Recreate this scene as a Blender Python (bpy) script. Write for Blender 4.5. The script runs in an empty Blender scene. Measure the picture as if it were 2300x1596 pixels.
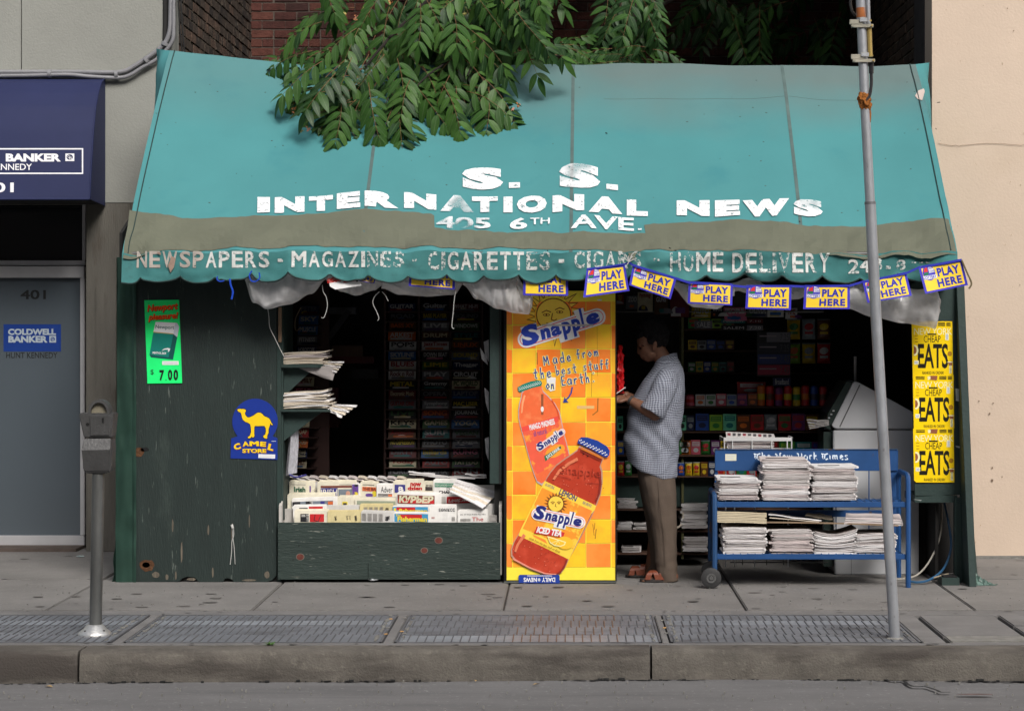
import bpy, bmesh, math, random
from mathutils import Vector, Matrix, noise, Euler
from mathutils.geometry import tessellate_polygon

random.seed(7)
SC = bpy.context.scene
COL = SC.collection
R = math.radians

# ---------------------------------------------------------------- camera
# The kiosk front stands on y = 0, the pavement is z = 0, the camera is 14 m away across the street.
DIST, FPX, HCAM, VX, VY = 14.0, 4816.0, 1.677, 1275.0, 730.0
cam = bpy.data.cameras.new('camera')
cam_o = bpy.data.objects.new('camera', cam)
COL.objects.link(cam_o)
cam_o.location = (0, -DIST, HCAM)
cam_o.rotation_euler = (R(90), 0, 0)
cam.sensor_width = 36
cam.lens = 36 * FPX / 2300
cam.shift_x = (1150 - VX) / 2300
cam.shift_y = -(798 - VY) / 2300
cam.clip_start = 0.1
cam.clip_end = 1000
SC.camera = cam_o

# ---------------------------------------------------------------- world and light
SUN_EL, SUN_AZ = R(42), R(24)          # azimuth measured from -Y (towards the camera) to +X
w = bpy.data.worlds.new('World')
SC.world = w
w.use_nodes = True
wn = w.node_tree
for n in list(wn.nodes):
    wn.nodes.remove(n)
sky = wn.nodes.new('ShaderNodeTexSky')
sky.sky_type = 'NISHITA'
sky.sun_disc = False
sky.sun_elevation = SUN_EL
sky.sun_rotation = R(180) - SUN_AZ
sky.air_density = 1.0
sky.dust_density = 5.0
sky.ozone_density = 1.0
hs = wn.nodes.new('ShaderNodeHueSaturation')
hs.inputs['Saturation'].default_value = 0.55
bg = wn.nodes.new('ShaderNodeBackground')
bg.inputs['Strength'].default_value = 0.11
wo = wn.nodes.new('ShaderNodeOutputWorld')
wn.links.new(sky.outputs[0], hs.inputs['Color'])
wn.links.new(hs.outputs[0], bg.inputs['Color'])
wn.links.new(bg.outputs[0], wo.inputs['Surface'])

sun = bpy.data.lights.new('sun', 'SUN')
sun.energy = 2.2
sun.angle = R(22)
sun.color = (1.0, 0.965, 0.92)
sun_o = bpy.data.objects.new('sun', sun)
COL.objects.link(sun_o)
sd = Vector((math.sin(SUN_AZ) * math.cos(SUN_EL), -math.cos(SUN_AZ) * math.cos(SUN_EL), math.sin(SUN_EL)))
sun_o.rotation_euler = sd.to_track_quat('Z', 'Y').to_euler()
sun_o.location = (6, -10, 12)

SC.view_settings.view_transform = 'Standard'
SC.view_settings.look = 'None'
SC.view_settings.gamma = 1
SC.view_settings.use_curve_mapping = False
SC.view_settings.exposure = 0.25
SC.cycles.max_bounces = 8
SC.cycles.diffuse_bounces = 4
SC.cycles.transparent_max_bounces = 16
SC.cycles.use_denoising = True

# ---------------------------------------------------------------- placement
def S(y):
    return FPX / (DIST + y)

def P(vx, vy, y):
    """point at depth y seen at photograph position (vx, vy) on a 2300 px wide print"""
    s = S(y)
    return Vector(((vx - VX) / s, y, HCAM - (vy - VY) / s))

def PX(vx, y): return (vx - VX) / S(y)
def PZ(vy, y): return HCAM - (vy - VY) / S(y)

def src(x, y):                     # full size photograph pixel -> print pixel
    return x / 1.46348, y / 1.46348

# ---------------------------------------------------------------- materials
def srgb(r, g, b):
    f = lambda c: (c / 255) / 12.92 if c <= 10 else (((c / 255) + .055) / 1.055) ** 2.4
    return (f(r), f(g), f(b))

MATS = {}
def mat(name, rgb, rough=0.7, metal=0.0, var=0.12, scale=6.0, bump=0.0, bscale=60.0, stretch=(1, 1, 1),
        spec=0.35, wear=None, wear2=None, alpha=None, transl=0.0, coat=0.0, hue=0.0):
    """one surface: base colour with mottling, optional patches of wear, fine bump"""
    if name in MATS:
        return MATS[name]
    m = bpy.data.materials.new(name)
    MATS[name] = m
    m.use_nodes = True
    t = m.node_tree
    N, L = t.nodes, t.links
    b = N['Principled BSDF']
    b.inputs['Roughness'].default_value = rough
    b.inputs['Metallic'].default_value = metal
    b.inputs['Specular IOR Level'].default_value = spec
    if coat:
        b.inputs['Coat Weight'].default_value = coat
        b.inputs['Coat Roughness'].default_value = 0.08
    tc = N.new('ShaderNodeTexCoord')
    oi = N.new('ShaderNodeObjectInfo')
    off = N.new('ShaderNodeVectorMath'); off.operation = 'SCALE'
    off.inputs[0].default_value = (13.1, 7.7, 5.3)
    L.new(oi.outputs['Random'], off.inputs['Scale'])
    ad = N.new('ShaderNodeVectorMath'); ad.operation = 'ADD'
    L.new(tc.outputs['Object'], ad.inputs[0]); L.new(off.outputs[0], ad.inputs[1])
    mp = N.new('ShaderNodeMapping')
    mp.inputs['Scale'].default_value = stretch
    L.new(ad.outputs[0], mp.inputs['Vector'])
    vec = mp.outputs[0]
    def nz(sc, det=4, rg=0.55, v=None):
        n = N.new('ShaderNodeTexNoise')
        n.inputs['Scale'].default_value = sc
        n.inputs['Detail'].default_value = det
        n.inputs['Roughness'].default_value = rg
        L.new(v or vec, n.inputs['Vector'])
        return n.outputs[0]
    def ramp(inp, a, bb):
        r = N.new('ShaderNodeMapRange')
        r.inputs['From Min'].default_value = a; r.inputs['From Max'].default_value = bb
        L.new(inp, r.inputs['Value'])
        return r.outputs[0]
    def mix(f, a, c):
        x = N.new('ShaderNodeMix'); x.data_type = 'RGBA'
        if isinstance(f, float): x.inputs[0].default_value = f
        else: L.new(f, x.inputs[0])
        for sock, val in ((6, a), (7, c)):
            if isinstance(val, tuple): x.inputs[sock].default_value = (*val, 1)
            else: L.new(val, x.inputs[sock])
        return x.outputs[2]
    c = tuple(rgb)
    if var > 0:
        lo = tuple(max(0, k * (1 - var)) for k in c)
        hi = tuple(min(1, k * (1 + var)) for k in c)
        f = ramp(nz(scale, 6, 0.62), 0.3, 0.7)
        c = mix(f, lo, hi)
    for wspec in (wear, wear2):
        if wspec:
            wc, wsc, wst, th, soft = wspec
            mp2 = N.new('ShaderNodeMapping'); mp2.inputs['Scale'].default_value = wst
            L.new(ad.outputs[0], mp2.inputs['Vector'])
            f = ramp(nz(wsc, 5, 0.6, mp2.outputs[0]), th, th + soft)
            c = mix(f, c, tuple(wc))
    if isinstance(c, tuple): b.inputs['Base Color'].default_value = (*c, 1)
    else: L.new(c, b.inputs['Base Color'])
    if bump:
        bp = N.new('ShaderNodeBump')
        bp.inputs['Strength'].default_value = min(1, bump)
        bp.inputs['Distance'].default_value = 0.01
        L.new(nz(bscale, 5), bp.inputs['Height'])
        L.new(bp.outputs[0], b.inputs['Normal'])
    out = N['Material Output']
    if transl:
        tr = N.new('ShaderNodeBsdfTranslucent')
        if isinstance(c, tuple): tr.inputs[0].default_value = (*c, 1)
        else: L.new(c, tr.inputs[0])
        ms = N.new('ShaderNodeMixShader'); ms.inputs[0].default_value = transl
        L.new(b.outputs[0], ms.inputs[1]); L.new(tr.outputs[0], ms.inputs[2])
        L.new(ms.outputs[0], out.inputs['Surface'])
    if alpha:                                   # (scale, threshold, softness): paint that has flaked away
        f = ramp(nz(alpha[0], 6, 0.7), alpha[1], alpha[1] + alpha[2])
        if len(alpha) > 3:
            f2 = ramp(nz(alpha[3], 3, 0.5), alpha[4], alpha[4] + alpha[5])
            mm = N.new('ShaderNodeMath'); mm.operation = 'MULTIPLY'
            L.new(f, mm.inputs[0]); L.new(f2, mm.inputs[1]); f = mm.outputs[0]
        L.new(f, b.inputs['Alpha'])
    return m

def ink(key, rgb255, rough=0.55, **k):
    return mat('ink_' + key, srgb(*rgb255), rough, var=k.pop('var', 0.04), scale=20, **k)

# ---------------------------------------------------------------- mesh builder
class MB:
    def __init__(s): s.v = []; s.f = []; s.m = []; s.mats = []
    def mi(s, m):
        if m is None: return 0
        if m not in s.mats: s.mats.append(m)
        return s.mats.index(m)
    def add(s, vs, fs, m=None):
        o = len(s.v); i = s.mi(m)
        s.v.extend([Vector(p) for p in vs])
        for f in fs:
            s.f.append([a + o for a in f]); s.m.append(i)
        return s
    def box(s, x0, x1, y0, y1, z0, z1, m=None, mtx=None):
        vs = [(x, y, z) for z in (z0, z1) for y in (y0, y1) for x in (x0, x1)]
        if mtx: vs = [mtx @ Vector(p) for p in vs]
        return s.add(vs, [(0, 2, 3, 1), (4, 5, 7, 6), (0, 1, 5, 4), (2, 6, 7, 3), (0, 4, 6, 2), (1, 3, 7, 5)], m)
    def prism(s, pts, axis, a, b, m=None):
        """polygon in the two other axes swept from a to b"""
        n = len(pts)
        def mk(p, t):
            return {'x': (t, p[0], p[1]), 'y': (p[0], t, p[1]), 'z': (p[0], p[1], t)}[axis]
        vs = [mk(p, a) for p in pts] + [mk(p, b) for p in pts]
        tris = tessellate_polygon([[Vector((p[0], p[1], 0)) for p in pts]])
        fs = [tuple(t) for t in tris] + [tuple(i + n for i in reversed(t)) for t in tris]
        fs += [(i, (i + 1) % n, (i + 1) % n + n, i + n) for i in range(n)]
        return s.add(vs, fs, m)
    def tube(s, path, rad, m=None, seg=8, caps=True, flat=1.0):
        path = [Vector(p) for p in path]
        n = len(path)
        rs = rad if isinstance(rad, (list, tuple)) else [rad] * n
        vs, fs = [], []
        up = Vector((0, 0, 1))
        d0 = (path[1] - path[0]).normalized()
        if abs(d0.dot(up)) > 0.9: up = Vector((0, 1, 0))
        side = d0.cross(up).normalized()
        for i, p in enumerate(path):
            d = (path[min(i + 1, n - 1)] - path[max(i - 1, 0)]).normalized()
            side = (side - d * side.dot(d)).normalized()
            u2 = d.cross(side)
            for k in range(seg):
                a = 2 * math.pi * k / seg
                vs.append(p + (side * math.cos(a) + u2 * math.sin(a) * flat) * rs[i])
        for i in range(n - 1):
            for k in range(seg):
                a, b = i * seg + k, i * seg + (k + 1) % seg
                fs.append((a, b, b + seg, a + seg))
        if caps:
            fs.append(tuple(reversed(range(seg)))); fs.append(tuple((n - 1) * seg + k for k in range(seg)))
        return s.add(vs, fs, m)
    def lathe(s, prof, c, m=None, seg=20, axis='z'):
        vs, fs = [], []
        for r, h in prof:
            for k in range(seg):
                a = 2 * math.pi * k / seg
                q = (r * math.cos(a), r * math.sin(a), h)
                if axis == 'y': q = (q[0], q[2], q[1])
                if axis == 'x': q = (q[2], q[0], q[1])
                vs.append((c[0] + q[0], c[1] + q[1], c[2] + q[2]))
        for i in range(len(prof) - 1):
            for k in range(seg):
                a, b = i * seg + k, i * seg + (k + 1) % seg
                fs.append((a, b, b + seg, a + seg))
        fs.append(tuple(reversed(range(seg)))); fs.append(tuple((len(prof) - 1) * seg + k for k in range(seg)))
        return s.add(vs, fs, m)
    def grid(s, fn, nu, nv, m=None):
        vs = [fn(i / nu, j / nv) for j in range(nv + 1) for i in range(nu + 1)]
        fs = [(j * (nu + 1) + i, j * (nu + 1) + i + 1, (j + 1) * (nu + 1) + i + 1, (j + 1) * (nu + 1) + i)
              for j in range(nv) for i in range(nu)]
        return s.add(vs, fs, m)
    def mesh(s, name, m=None, smooth=False, bevel=0.0, origin=None, recalc=True):
        me = bpy.data.meshes.new(name)
        o = Vector(origin) if origin is not None else Vector((0, 0, 0))
        me.from_pydata([tuple(p - o) for p in s.v], [], s.f)
        for mm in (s.mats or ([m] if m else [])): me.materials.append(mm)
        for i, p in enumerate(me.polygons):
            p.material_index = s.m[i]
        if bevel or recalc:
            bm = bmesh.new(); bm.from_mesh(me)
            if recalc: bmesh.ops.recalc_face_normals(bm, faces=bm.faces)
            if bevel:
                es = [e for e in bm.edges if len(e.link_faces) == 2 and e.calc_face_angle(0) > R(30)]
                bmesh.ops.bevel(bm, geom=es, offset=bevel, segments=1 if bevel < 0.004 else 2, affect='EDGES', clamp_overlap=True)
            bm.to_mesh(me); bm.free()
        if smooth:
            for p in me.polygons: p.use_smooth = True
            try: me.set_sharp_from_angle(angle=R(38))
            except Exception: pass
        return me
    def base(s):
        xs = [p.x for p in s.v]; ys = [p.y for p in s.v]; zs = [p.z for p in s.v]
        return Vector(((min(xs) + max(xs)) / 2, (min(ys) + max(ys)) / 2, min(zs)))

def link(o): COL.objects.link(o); return o

def tag(o, label=None, cat=None, group=None, kind=None):
    if label: o['label'] = label
    if cat: o['category'] = cat
    if group: o['group'] = group
    if kind: o['kind'] = kind
    return o

def thing(name, label, cat, loc, group=None, kind=None):
    """an Empty at the foot of a thing; its parts are children"""
    o = bpy.data.objects.new(name, None)
    o.empty_display_size = 0.1
    o.location = loc
    link(o)
    return tag(o, label, cat, group, kind)

def part(name, mb, m=None, parent=None, **k):
    """a mesh built in world coordinates, hung under a thing or a part"""
    lab, kind = k.pop('label', None), k.pop('kind', None)
    if isinstance(mb, MB):
        org = mb.base()
        me = mb.mesh(name, m, origin=org, **k)
    else:
        me, org = mb, k.pop('org')
    o = bpy.data.objects.new(name, me)
    link(o)
    if parent is not None:
        o.parent = parent
        o.location = org - world_loc(parent)
    else:
        o.location = org
    if lab: o['label'] = lab
    if kind: o['kind'] = kind
    return o

def world_loc(o):
    p = Vector((0, 0, 0))
    while o is not None:
        p += o.location; o = o.parent
    return p

def single(name, mb, m, label, cat, group=None, **k):
    o = part(name, mb, m, None, **k)
    return tag(o, label, cat, group)

def struct(name, mb, m=None, parent=None, **k):
    o = part(name, mb, m, parent, **k)
    if parent is None: o['kind'] = 'structure'
    return o

def ordinal(n):
    W = ['first', 'second', 'third', 'fourth', 'fifth', 'sixth', 'seventh', 'eighth', 'ninth', 'tenth', 'eleventh', 'twelfth',
         'thirteenth', 'fourteenth', 'fifteenth', 'sixteenth', 'seventeenth', 'eighteenth', 'nineteenth', 'twentieth',
         'twenty-first', 'twenty-second', 'twenty-third', 'twenty-fourth', 'twenty-fifth', 'twenty-sixth']
    return W[n]

# ---------------------------------------------------------------- flat print: shapes and lettering
_tx = {}
def text_tris(s, bold=0.0, shear=0.0, spacing=1.0):
    key = (s, bold, shear, spacing)
    if key in _tx: return _tx[key]
    cu = bpy.data.curves.new('t', 'FONT')
    cu.body = s; cu.offset = bold; cu.shear = shear; cu.resolution_u = 3
    cu.space_character = spacing
    cu.fill_mode = 'FRONT'
    cu.space_line = 0.85
    ob = bpy.data.objects.new('t', cu)
    COL.objects.link(ob)
    dg = bpy.context.evaluated_depsgraph_get(); dg.update()
    me = bpy.data.meshes.new_from_object(ob.evaluated_get(dg))
    vs = [(v.co.x, v.co.y) for v in me.vertices]
    fs = [tuple(p.vertices) for p in me.polygons]
    bpy.data.objects.remove(ob); bpy.data.curves.remove(cu); bpy.data.meshes.remove(me)
    if vs:
        x0 = min(v[0] for v in vs); x1 = max(v[0] for v in vs); y0 = min(v[1] for v in vs); y1 = max(v[1] for v in vs)
    else: x0 = x1 = y0 = y1 = 0
    _tx[key] = (vs, fs, (x0, y0, x1, y1))
    return _tx[key]

class Art:
    """print drawn in any flat coordinates with y DOWN; build() maps (x, y, layer) into the scene"""
    def __init__(s): s.items = []; s.T = lambda x, y: (x, y)
    def poly(s, pts, m, lay=1):
        pts = [s.T(*p) for p in pts]
        tr = tessellate_polygon([[Vector((p[0], p[1], 0)) for p in pts]])
        s.items.append((pts, [tuple(t) for t in tr], m, lay)); return s
    def rect(s, x0, y0, x1, y1, m, lay=1): return s.poly([(x0, y0), (x1, y0), (x1, y1), (x0, y1)], m, lay)
    def ell(s, cx, cy, rx, ry, m, lay=1, a0=0, a1=360, n=28, rot=0):
        pts = []
        for k in range(n + (a1 - a0 < 360)):
            a = R(a0 + (a1 - a0) * k / n)
            x, y = rx * math.cos(a), ry * math.sin(a)
            c, q = math.cos(R(rot)), math.sin(R(rot))
            pts.append((cx + x * c - y * q, cy + x * q + y * c))
        return s.poly(pts, m, lay)
    def stroke(s, pts, w, m, lay=1, nib=None):
        """a pen line; nib=(dx,dy) gives broad-nib lettering"""
        for a, b in zip(pts[:-1], pts[1:]):
            if nib:
                q = [(a[0] - nib[0], a[1] - nib[1]), (a[0] + nib[0], a[1] + nib[1]), (b[0] + nib[0], b[1] + nib[1]), (b[0] - nib[0], b[1] - nib[1])]
            else:
                dx, dy = b[0] - a[0], b[1] - a[1]
                l = math.hypot(dx, dy) or 1
                ex, ey = dx / l * w * .3, dy / l * w * .3
                nx, ny = -dy / l * w / 2, dx / l * w / 2
                q = [(a[0] + nx - ex, a[1] + ny - ey), (a[0] - nx - ex, a[1] - ny - ey), (b[0] - nx + ex, b[1] - ny + ey), (b[0] + nx + ex, b[1] + ny + ey)]
            s.poly(q, m, lay)
        return s
    def text(s, t, x0, y0, x1, y1, m, lay=2, bold=0.0, shear=0.0, rot=0.0, spacing=1.0, arc=0.0, outline=None, ow=0.03):
        """lettering stretched into the box x0..x1, y0 (top)..y1 (bottom), turned by rot degrees about its centre"""
        if bold > .045 and any(c in 'ap9' for c in t): bold = .045
        if bold > 0 and ('M' in t or '4' in t):      # these two glyphs fill in when swollen: lay shifted copies instead
            bb = text_tris(t, 0, shear, spacing)[2]
            kx, ky = bold * (x1 - x0) / (bb[2] - bb[0] + 2 * bold), bold * (y1 - y0) / (bb[3] - bb[1] + 2 * bold)
            for i, (sx, sy) in enumerate(((-1, -1), (1, -1), (-1, 1), (1, 1), (0, 0))):
                s.text(t, x0 + kx + sx * kx, y0 + ky + sy * ky, x1 - kx + sx * kx, y1 - ky + sy * ky, m, lay + .1 * i, 0, shear, rot, spacing, arc)
            return s
        if outline is not None:
            sx = (x1 - x0); 
            v0 = text_tris(t, bold, shear, spacing)[2]
            k = ow * (x1 - x0) / max(1e-6, (v0[2] - v0[0])); k2 = ow * (y1 - y0) / max(1e-6, (v0[3] - v0[1]))
            s.text(t, x0 - k, y0 - k2, x1 + k, y1 + k2, outline, lay - 1, bold + ow, shear, rot, spacing, arc)
        vs, fs, (a0, b0, a1, b1) = text_tris(t, bold, shear, spacing)
        if not vs: return s
        cx, cy = (x0 + x1) / 2, (y0 + y1) / 2
        c, q = math.cos(R(rot)), math.sin(R(rot))
        out = []
        for (x, y) in vs:
            u = (x - a0) / (a1 - a0 or 1); v = (y - b0) / (b1 - b0 or 1)
            px = x0 + u * (x1 - x0); py = y1 + v * (y0 - y1) - arc * (1 - (2 * u - 1) ** 2)
            dx, dy = px - cx, py - cy
            out.append(s.T(cx + dx * c - dy * q, cy + dx * q + dy * c))
        s.items.append((out, fs, m, lay)); return s
    def into(s, mb, fn, grid=None):
        for it, (pts, fs, m, lay) in enumerate(s.items):
            lay = lay + .015 * (it % 30)
            if grid:
                bm = bmesh.new()
                vv = [bm.verts.new((p[0], p[1], 0)) for p in pts]
                for f in fs:
                    try: bm.faces.new([vv[i] for i in f])
                    except Exception: pass
                for ax, no in ((0, (1, 0, 0)), (1, (0, 1, 0))):
                    if not grid[ax]: continue
                    lo = min(p[ax] for p in pts); hi = max(p[ax] for p in pts)
                    k = math.floor(lo / grid[ax]) + 1
                    while k * grid[ax] < hi:
                        co = [0, 0, 0]; co[ax] = k * grid[ax]
                        bmesh.ops.bisect_plane(bm, geom=bm.verts[:] + bm.edges[:] + bm.faces[:], plane_co=co, plane_no=no)
                        k += 1
                bm.verts.index_update()
                pts = [(v.co.x, v.co.y) for v in bm.verts]; fs = [tuple(v.index for v in f.verts) for f in bm.faces]
                bm.free()
            mb.add([fn(p[0], p[1], lay) for p in pts], fs, m)
        return mb
    def build(s, name, fn, parent, grid=None, label=None):
        mb = s.into(MB(), fn, grid)
        return part(name, mb, None, parent, recalc=False, label=label)

def facing(y, step=0.0012):
    return lambda vx, vy, lay: P(vx, vy, y - lay * step) if False else (lambda p: Vector((p.x, p.y - lay * step, p.z)))(P(vx, vy, y))
# ================================================================ materials of the place
M_ROAD = mat('asphalt', (.150, .147, .147), .9, var=.16, scale=2.2, bump=.5, bscale=130, stretch=(.5, 2, 1), wear=((.23, .228, .225), 38, (1, 1, 1), .60, .1), wear2=((.112, .11, .11), 1.3, (.3, 4, 1), .52, .22))
M_WALK = mat('pavement_concrete', (.188, .180, .172), .9, var=.17, scale=1.7, bump=.4, bscale=150, wear=((.135, .13, .125), 9, (.8, 3.2, 1), .68, .05), wear2=((.27, .262, .25), 46, (1, 1, 1), .60, .1))
M_BORDER = mat('grate_border_concrete', (.165, .16, .157), .9, var=.2, scale=3, bump=.3, bscale=120, wear=((.09, .09, .09), 12, (.6, 2, 1), .68, .05))
M_KERB = mat('kerb_granite', (.116, .105, .091), .9, var=.34, scale=3.4, bump=.6, bscale=90, wear=((.165, .15, .128), 26, (1, 1, 1), .54, .2), wear2=((.058, .050, .044), 1.8, (.6, 1, 3.5), .47, .16))
M_KTOP = M_KERB
M_STEEL = mat('grating_steel', (.185, .195, .215), .6, .25, var=.25, scale=2.0, wear=((.11, .11, .118), 3.5, (1, 2, 1), .52, .2))
M_STEEL2 = mat('grating_steel_worn', (.27, .29, .32), .5, .3, var=.3, scale=2.5)
M_RUST = mat('grating_rust', (.17, .105, .07), .8, .1, var=.3, scale=8)
M_DARK = mat('dark_void', (.012, .012, .013), .95, var=0)
M_SOIL = mat('grit', (.05, .045, .04), .95, var=.3, scale=30)
M_CONC = mat('grey_stucco', (.28, .285, .26), .9, var=.08, scale=1.4, bump=.3, bscale=70, wear=((.20, .195, .165), 1.1, (1, 1, .35), .58, .25), wear2=((.38, .37, .33), 70, (1, 1, 1), .68, .1))
M_PILAS = mat('stained_stucco', (.135, .127, .11), .85, var=.25, scale=2.2, stretch=(2.2, 1, .35), bump=.5, bscale=60, wear=((.075, .06, .048), 2.2, (2.5, 1, .5), .55, .12))
M_BEIGE = mat('beige_stucco', (.61, .49, .39), .92, var=.05, scale=1.3, bump=.22, bscale=55, wear=((.42, .32, .23), 22, (1, 1, .7), .71, .05), wear2=((.50, .39, .285), .8, (.6, 1, 1), .55, .3))
M_ALU = mat('door_aluminium', (.46, .46, .475), .5, .1, var=.08, scale=6)
M_PATCH = mat('pale_cement', (.2, .195, .18), .9, var=.25, scale=18, bump=.6, bscale=60)
M_TAR = mat('tar', (.02, .02, .02), .8, var=.2)

# ================================================================ ground, road, pavement
def bow(x): return -0.0115 * (x - .4) ** 2        # the kerb line swings towards the street at both ends
KY = -2.86
b = MB(); b.box(-60, 60, -40, 30, -1.2, -1.0, M_SOIL)
struct('ground', b)
xs = [-60, -30, -12] + [-6 + i * .5 for i in range(25)] + [12, 30, 60]
b = MB()
def clampbow(x): return bow(max(-6.5, min(6.5, x)))
for x0, x1 in zip(xs[:-1], xs[1:]):
    vs = []
    n = 24
    for j in range(n + 1):
        for x in (x0, x1):
            t = j / n
            yk = KY + clampbow(x) + .03
            vs.append((x, yk - (t ** 1.6) * 34, -.163 + .010 * noise.noise((x * .5, t * 9, 0)) - .012 * min(1, t * 8)))
    b.add(vs, [(2 * j, 2 * j + 1, 2 * j + 3, 2 * j + 2) for j in range(n)], M_ROAD)
o = struct('road', b, smooth=True)
# cracks and a tar repair in the road, a long thin dark line each
def crack(name, pts, wd, z, m, parent=None):
    c = MB()
    for i, (p, q) in enumerate(zip(pts[:-1], pts[1:])):
        d = Vector((q[0] - p[0], q[1] - p[1], 0)).normalized(); nn = Vector((-d.y, d.x, 0)) * wd / 2
        P0, P1 = Vector((p[0], p[1], z)), Vector((q[0], q[1], z))
        c.add([P0 - nn, P1 - nn, P1 + nn, P0 + nn], [(0, 1, 2, 3)], m)
    return part(name, c, None, parent, recalc=False)
def gp(vx, vy, z=0.0):            # point on the level z seen at (vx, vy)
    s = (vy - VY) / (HCAM - z)
    return ((vx - VX) / s, FPX / s - DIST)
ck = []
random.seed(3)
for i in range(14):
    t = i / 13
    x, y = gp(1985 + t * 150, 1526 + 34 * t + 3 * math.sin(i * 1.3), -.165)
    ck.append((x + random.uniform(-.01, .01), y))
crack('tar_crack', ck, .018, -.155, M_TAR, o)

pave = thing('pavement', None, None, (0, 0, 0)); pave['kind'] = 'structure'
b = MB(); b.box(-14, 14, -2.72, 8, -.6, -.35, M_SOIL)
part('bedding', b, None, pave)
# concrete flags between the buildings and the grate border; joints run towards the street
YB0, YB1 = -1.375, -1.40
jn = [-8.6, -6.75, -4.9] + [gp(a, c)[0] for a, c in ((232, 1300), (600, 1340), (1137, 1340), (1658, 1340), (2155, 1345))] + [4.75, 6.7, 8.6]
for i, (x0, x1) in enumerate(zip(jn[:-1], jn[1:])):
    for (ya, yb) in ((YB0, .15), (.158, 2.35)):
        b = MB(); dz = random.uniform(-.003, .003)
        b.box(x0 + .006, x1 - .006, ya, yb, -.09, 0 + dz, M_WALK)
        part('flag', b, None, pave, bevel=.006)
b = MB(); b.box(-8.6, 8.6, YB0 - .004, 2.35, -.3, -.014, M_SOIL)
part('joint_filling', b, None, pave)

# grates: each a steel frame, bearing bars along the street and cross rods
GY0, GY1 = -2.665, -1.585
def gx(vx, vy): return gp(vx, vy)[0]
spans = [(-8.4, -5.4), (-5.28, gx(292, 1411)), (gx(322, 1411), gx(875, 1411)), (gx(903, 1411), gx(1476, 1411)), (gx(1497, 1411), gx(2052, 1426))]
edges = []
GN = ['under the parking meter, half cut by the picture edge', 'in front of the dark green plywood wall', 'in front of the orange drink board, with rusty rods in the middle', 'at the foot of the leaning pole']
random.seed(5)
def rods(gr, x0, x1, rusty):
    """four bands of cross rods, every band shifted a little"""
    ys = [GY0, GY0 + .30, GY0 + .58, GY0 + .84, GY1]
    for k in range(4):
        st, ru = MB(), MB()
        x = x0 + .02 + .016 * ((k * 7) % 3)
        while x < x1 - .02:
            isr = rusty and x0 + (x1 - x0) * .44 < x < x0 + (x1 - x0) * .86
            q = random.random()
            tgt = ru if (isr and random.random() < .85) else st
            tgt.box(x - .0026, x + .0026, ys[k] + .004, ys[k + 1] - .004, -.045, .0030 + .0005 * q, M_RUST if tgt is ru else M_DARKROD)
            x += .0465
        if st.v: part('cross_rods', st, None, gr, kind='stuff')
        if ru.v: part('cross_rods', ru, None, gr, kind='stuff', label='rusty cross rods')
M_DARKROD = mat('grating_rod', (.125, .128, .137), .7, .2, var=.3, scale=6)
for i, (x0, x1) in enumerate(spans):
    if i == 0: continue
    gr = thing('pavement_grate', 'steel pavement grate ' + GN[i - 1], 'grate', ((x0 + x1) / 2, (GY0 + GY1) / 2, 0), 'steel grates along the kerb')
    fr = MB()
    for (a, c, d, e) in ((x0, x1, GY0, GY0 + .012), (x0, x1, GY1 - .012, GY1), (x0, x0 + .012, GY0, GY1), (x1 - .012, x1, GY0, GY1)):
        fr.box(a, c, d, e, -.05, .003, M_DARKROD)
    part('frame', fr, None, gr)
    bars = MB()
    y = GY0 + .02
    k = 0
    while y < GY1 - .015:
        for j in range(4):
            xa, xb = x0 + .014 + (x1 - x0 - .028) * j / 4, x0 + .014 + (x1 - x0 - .028) * (j + 1) / 4
            bars.box(xa, xb, y - .0112, y + .0112, -.045, -.001 + random.uniform(-.0006, .0004), M_STEEL2 if (i in (1, 2, 4) and -1.98 < y < -1.80) or (i == 3 and y < -2.40) else M_STEEL)
        y += .0235; k += 1
    part('bearing_bars', bars, None, gr, kind='stuff')
    rods(gr, x0, x1, i == 3)
    # dust and grit caught along the ends
    gt = MB()
    for e in (x0 + .035, x1 - .035):
        for q in range(26):
            y = random.uniform(GY0, GY1); r = random.uniform(.003, .008)
            gt.box(e - r + random.uniform(-.01, .01), e + r, y - r, y + r, .002, .002 + r, M_PATCH)
    part('grit', gt, None, gr, kind='stuff')
b = MB(); b.box(-8.4, 3.4, GY0, GY1, -.34, -.30, M_DARK)
part('pit_floor', b, None, pave)
# concrete round the grates
b = MB()
b.box(-8.6, 8.6, GY1 + .003, YB0 - .008, -.2, -.001, M_BORDER)
part('border', b, None, pave, bevel=.004)
b = MB(); b.box(-8.6, 3.0, -2.735, GY0 - .003, -.2, -.001, M_BORDER)
part('border', b, None, pave, bevel=.004)
for a, c in zip(spans[:-1], spans[1:]):
    b = MB(); b.box(a[1] + .008, c[0] - .008, GY0, GY1, -.2, -.001, M_BORDER)
    part('border', b, None, pave, bevel=.004)
b = MB(); b.box(spans[4][1] + .008, gx(2112, 1430) , GY0, GY1, -.2, -.001, M_BORDER)
part('border', b, None, pave, bevel=.004)
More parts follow.
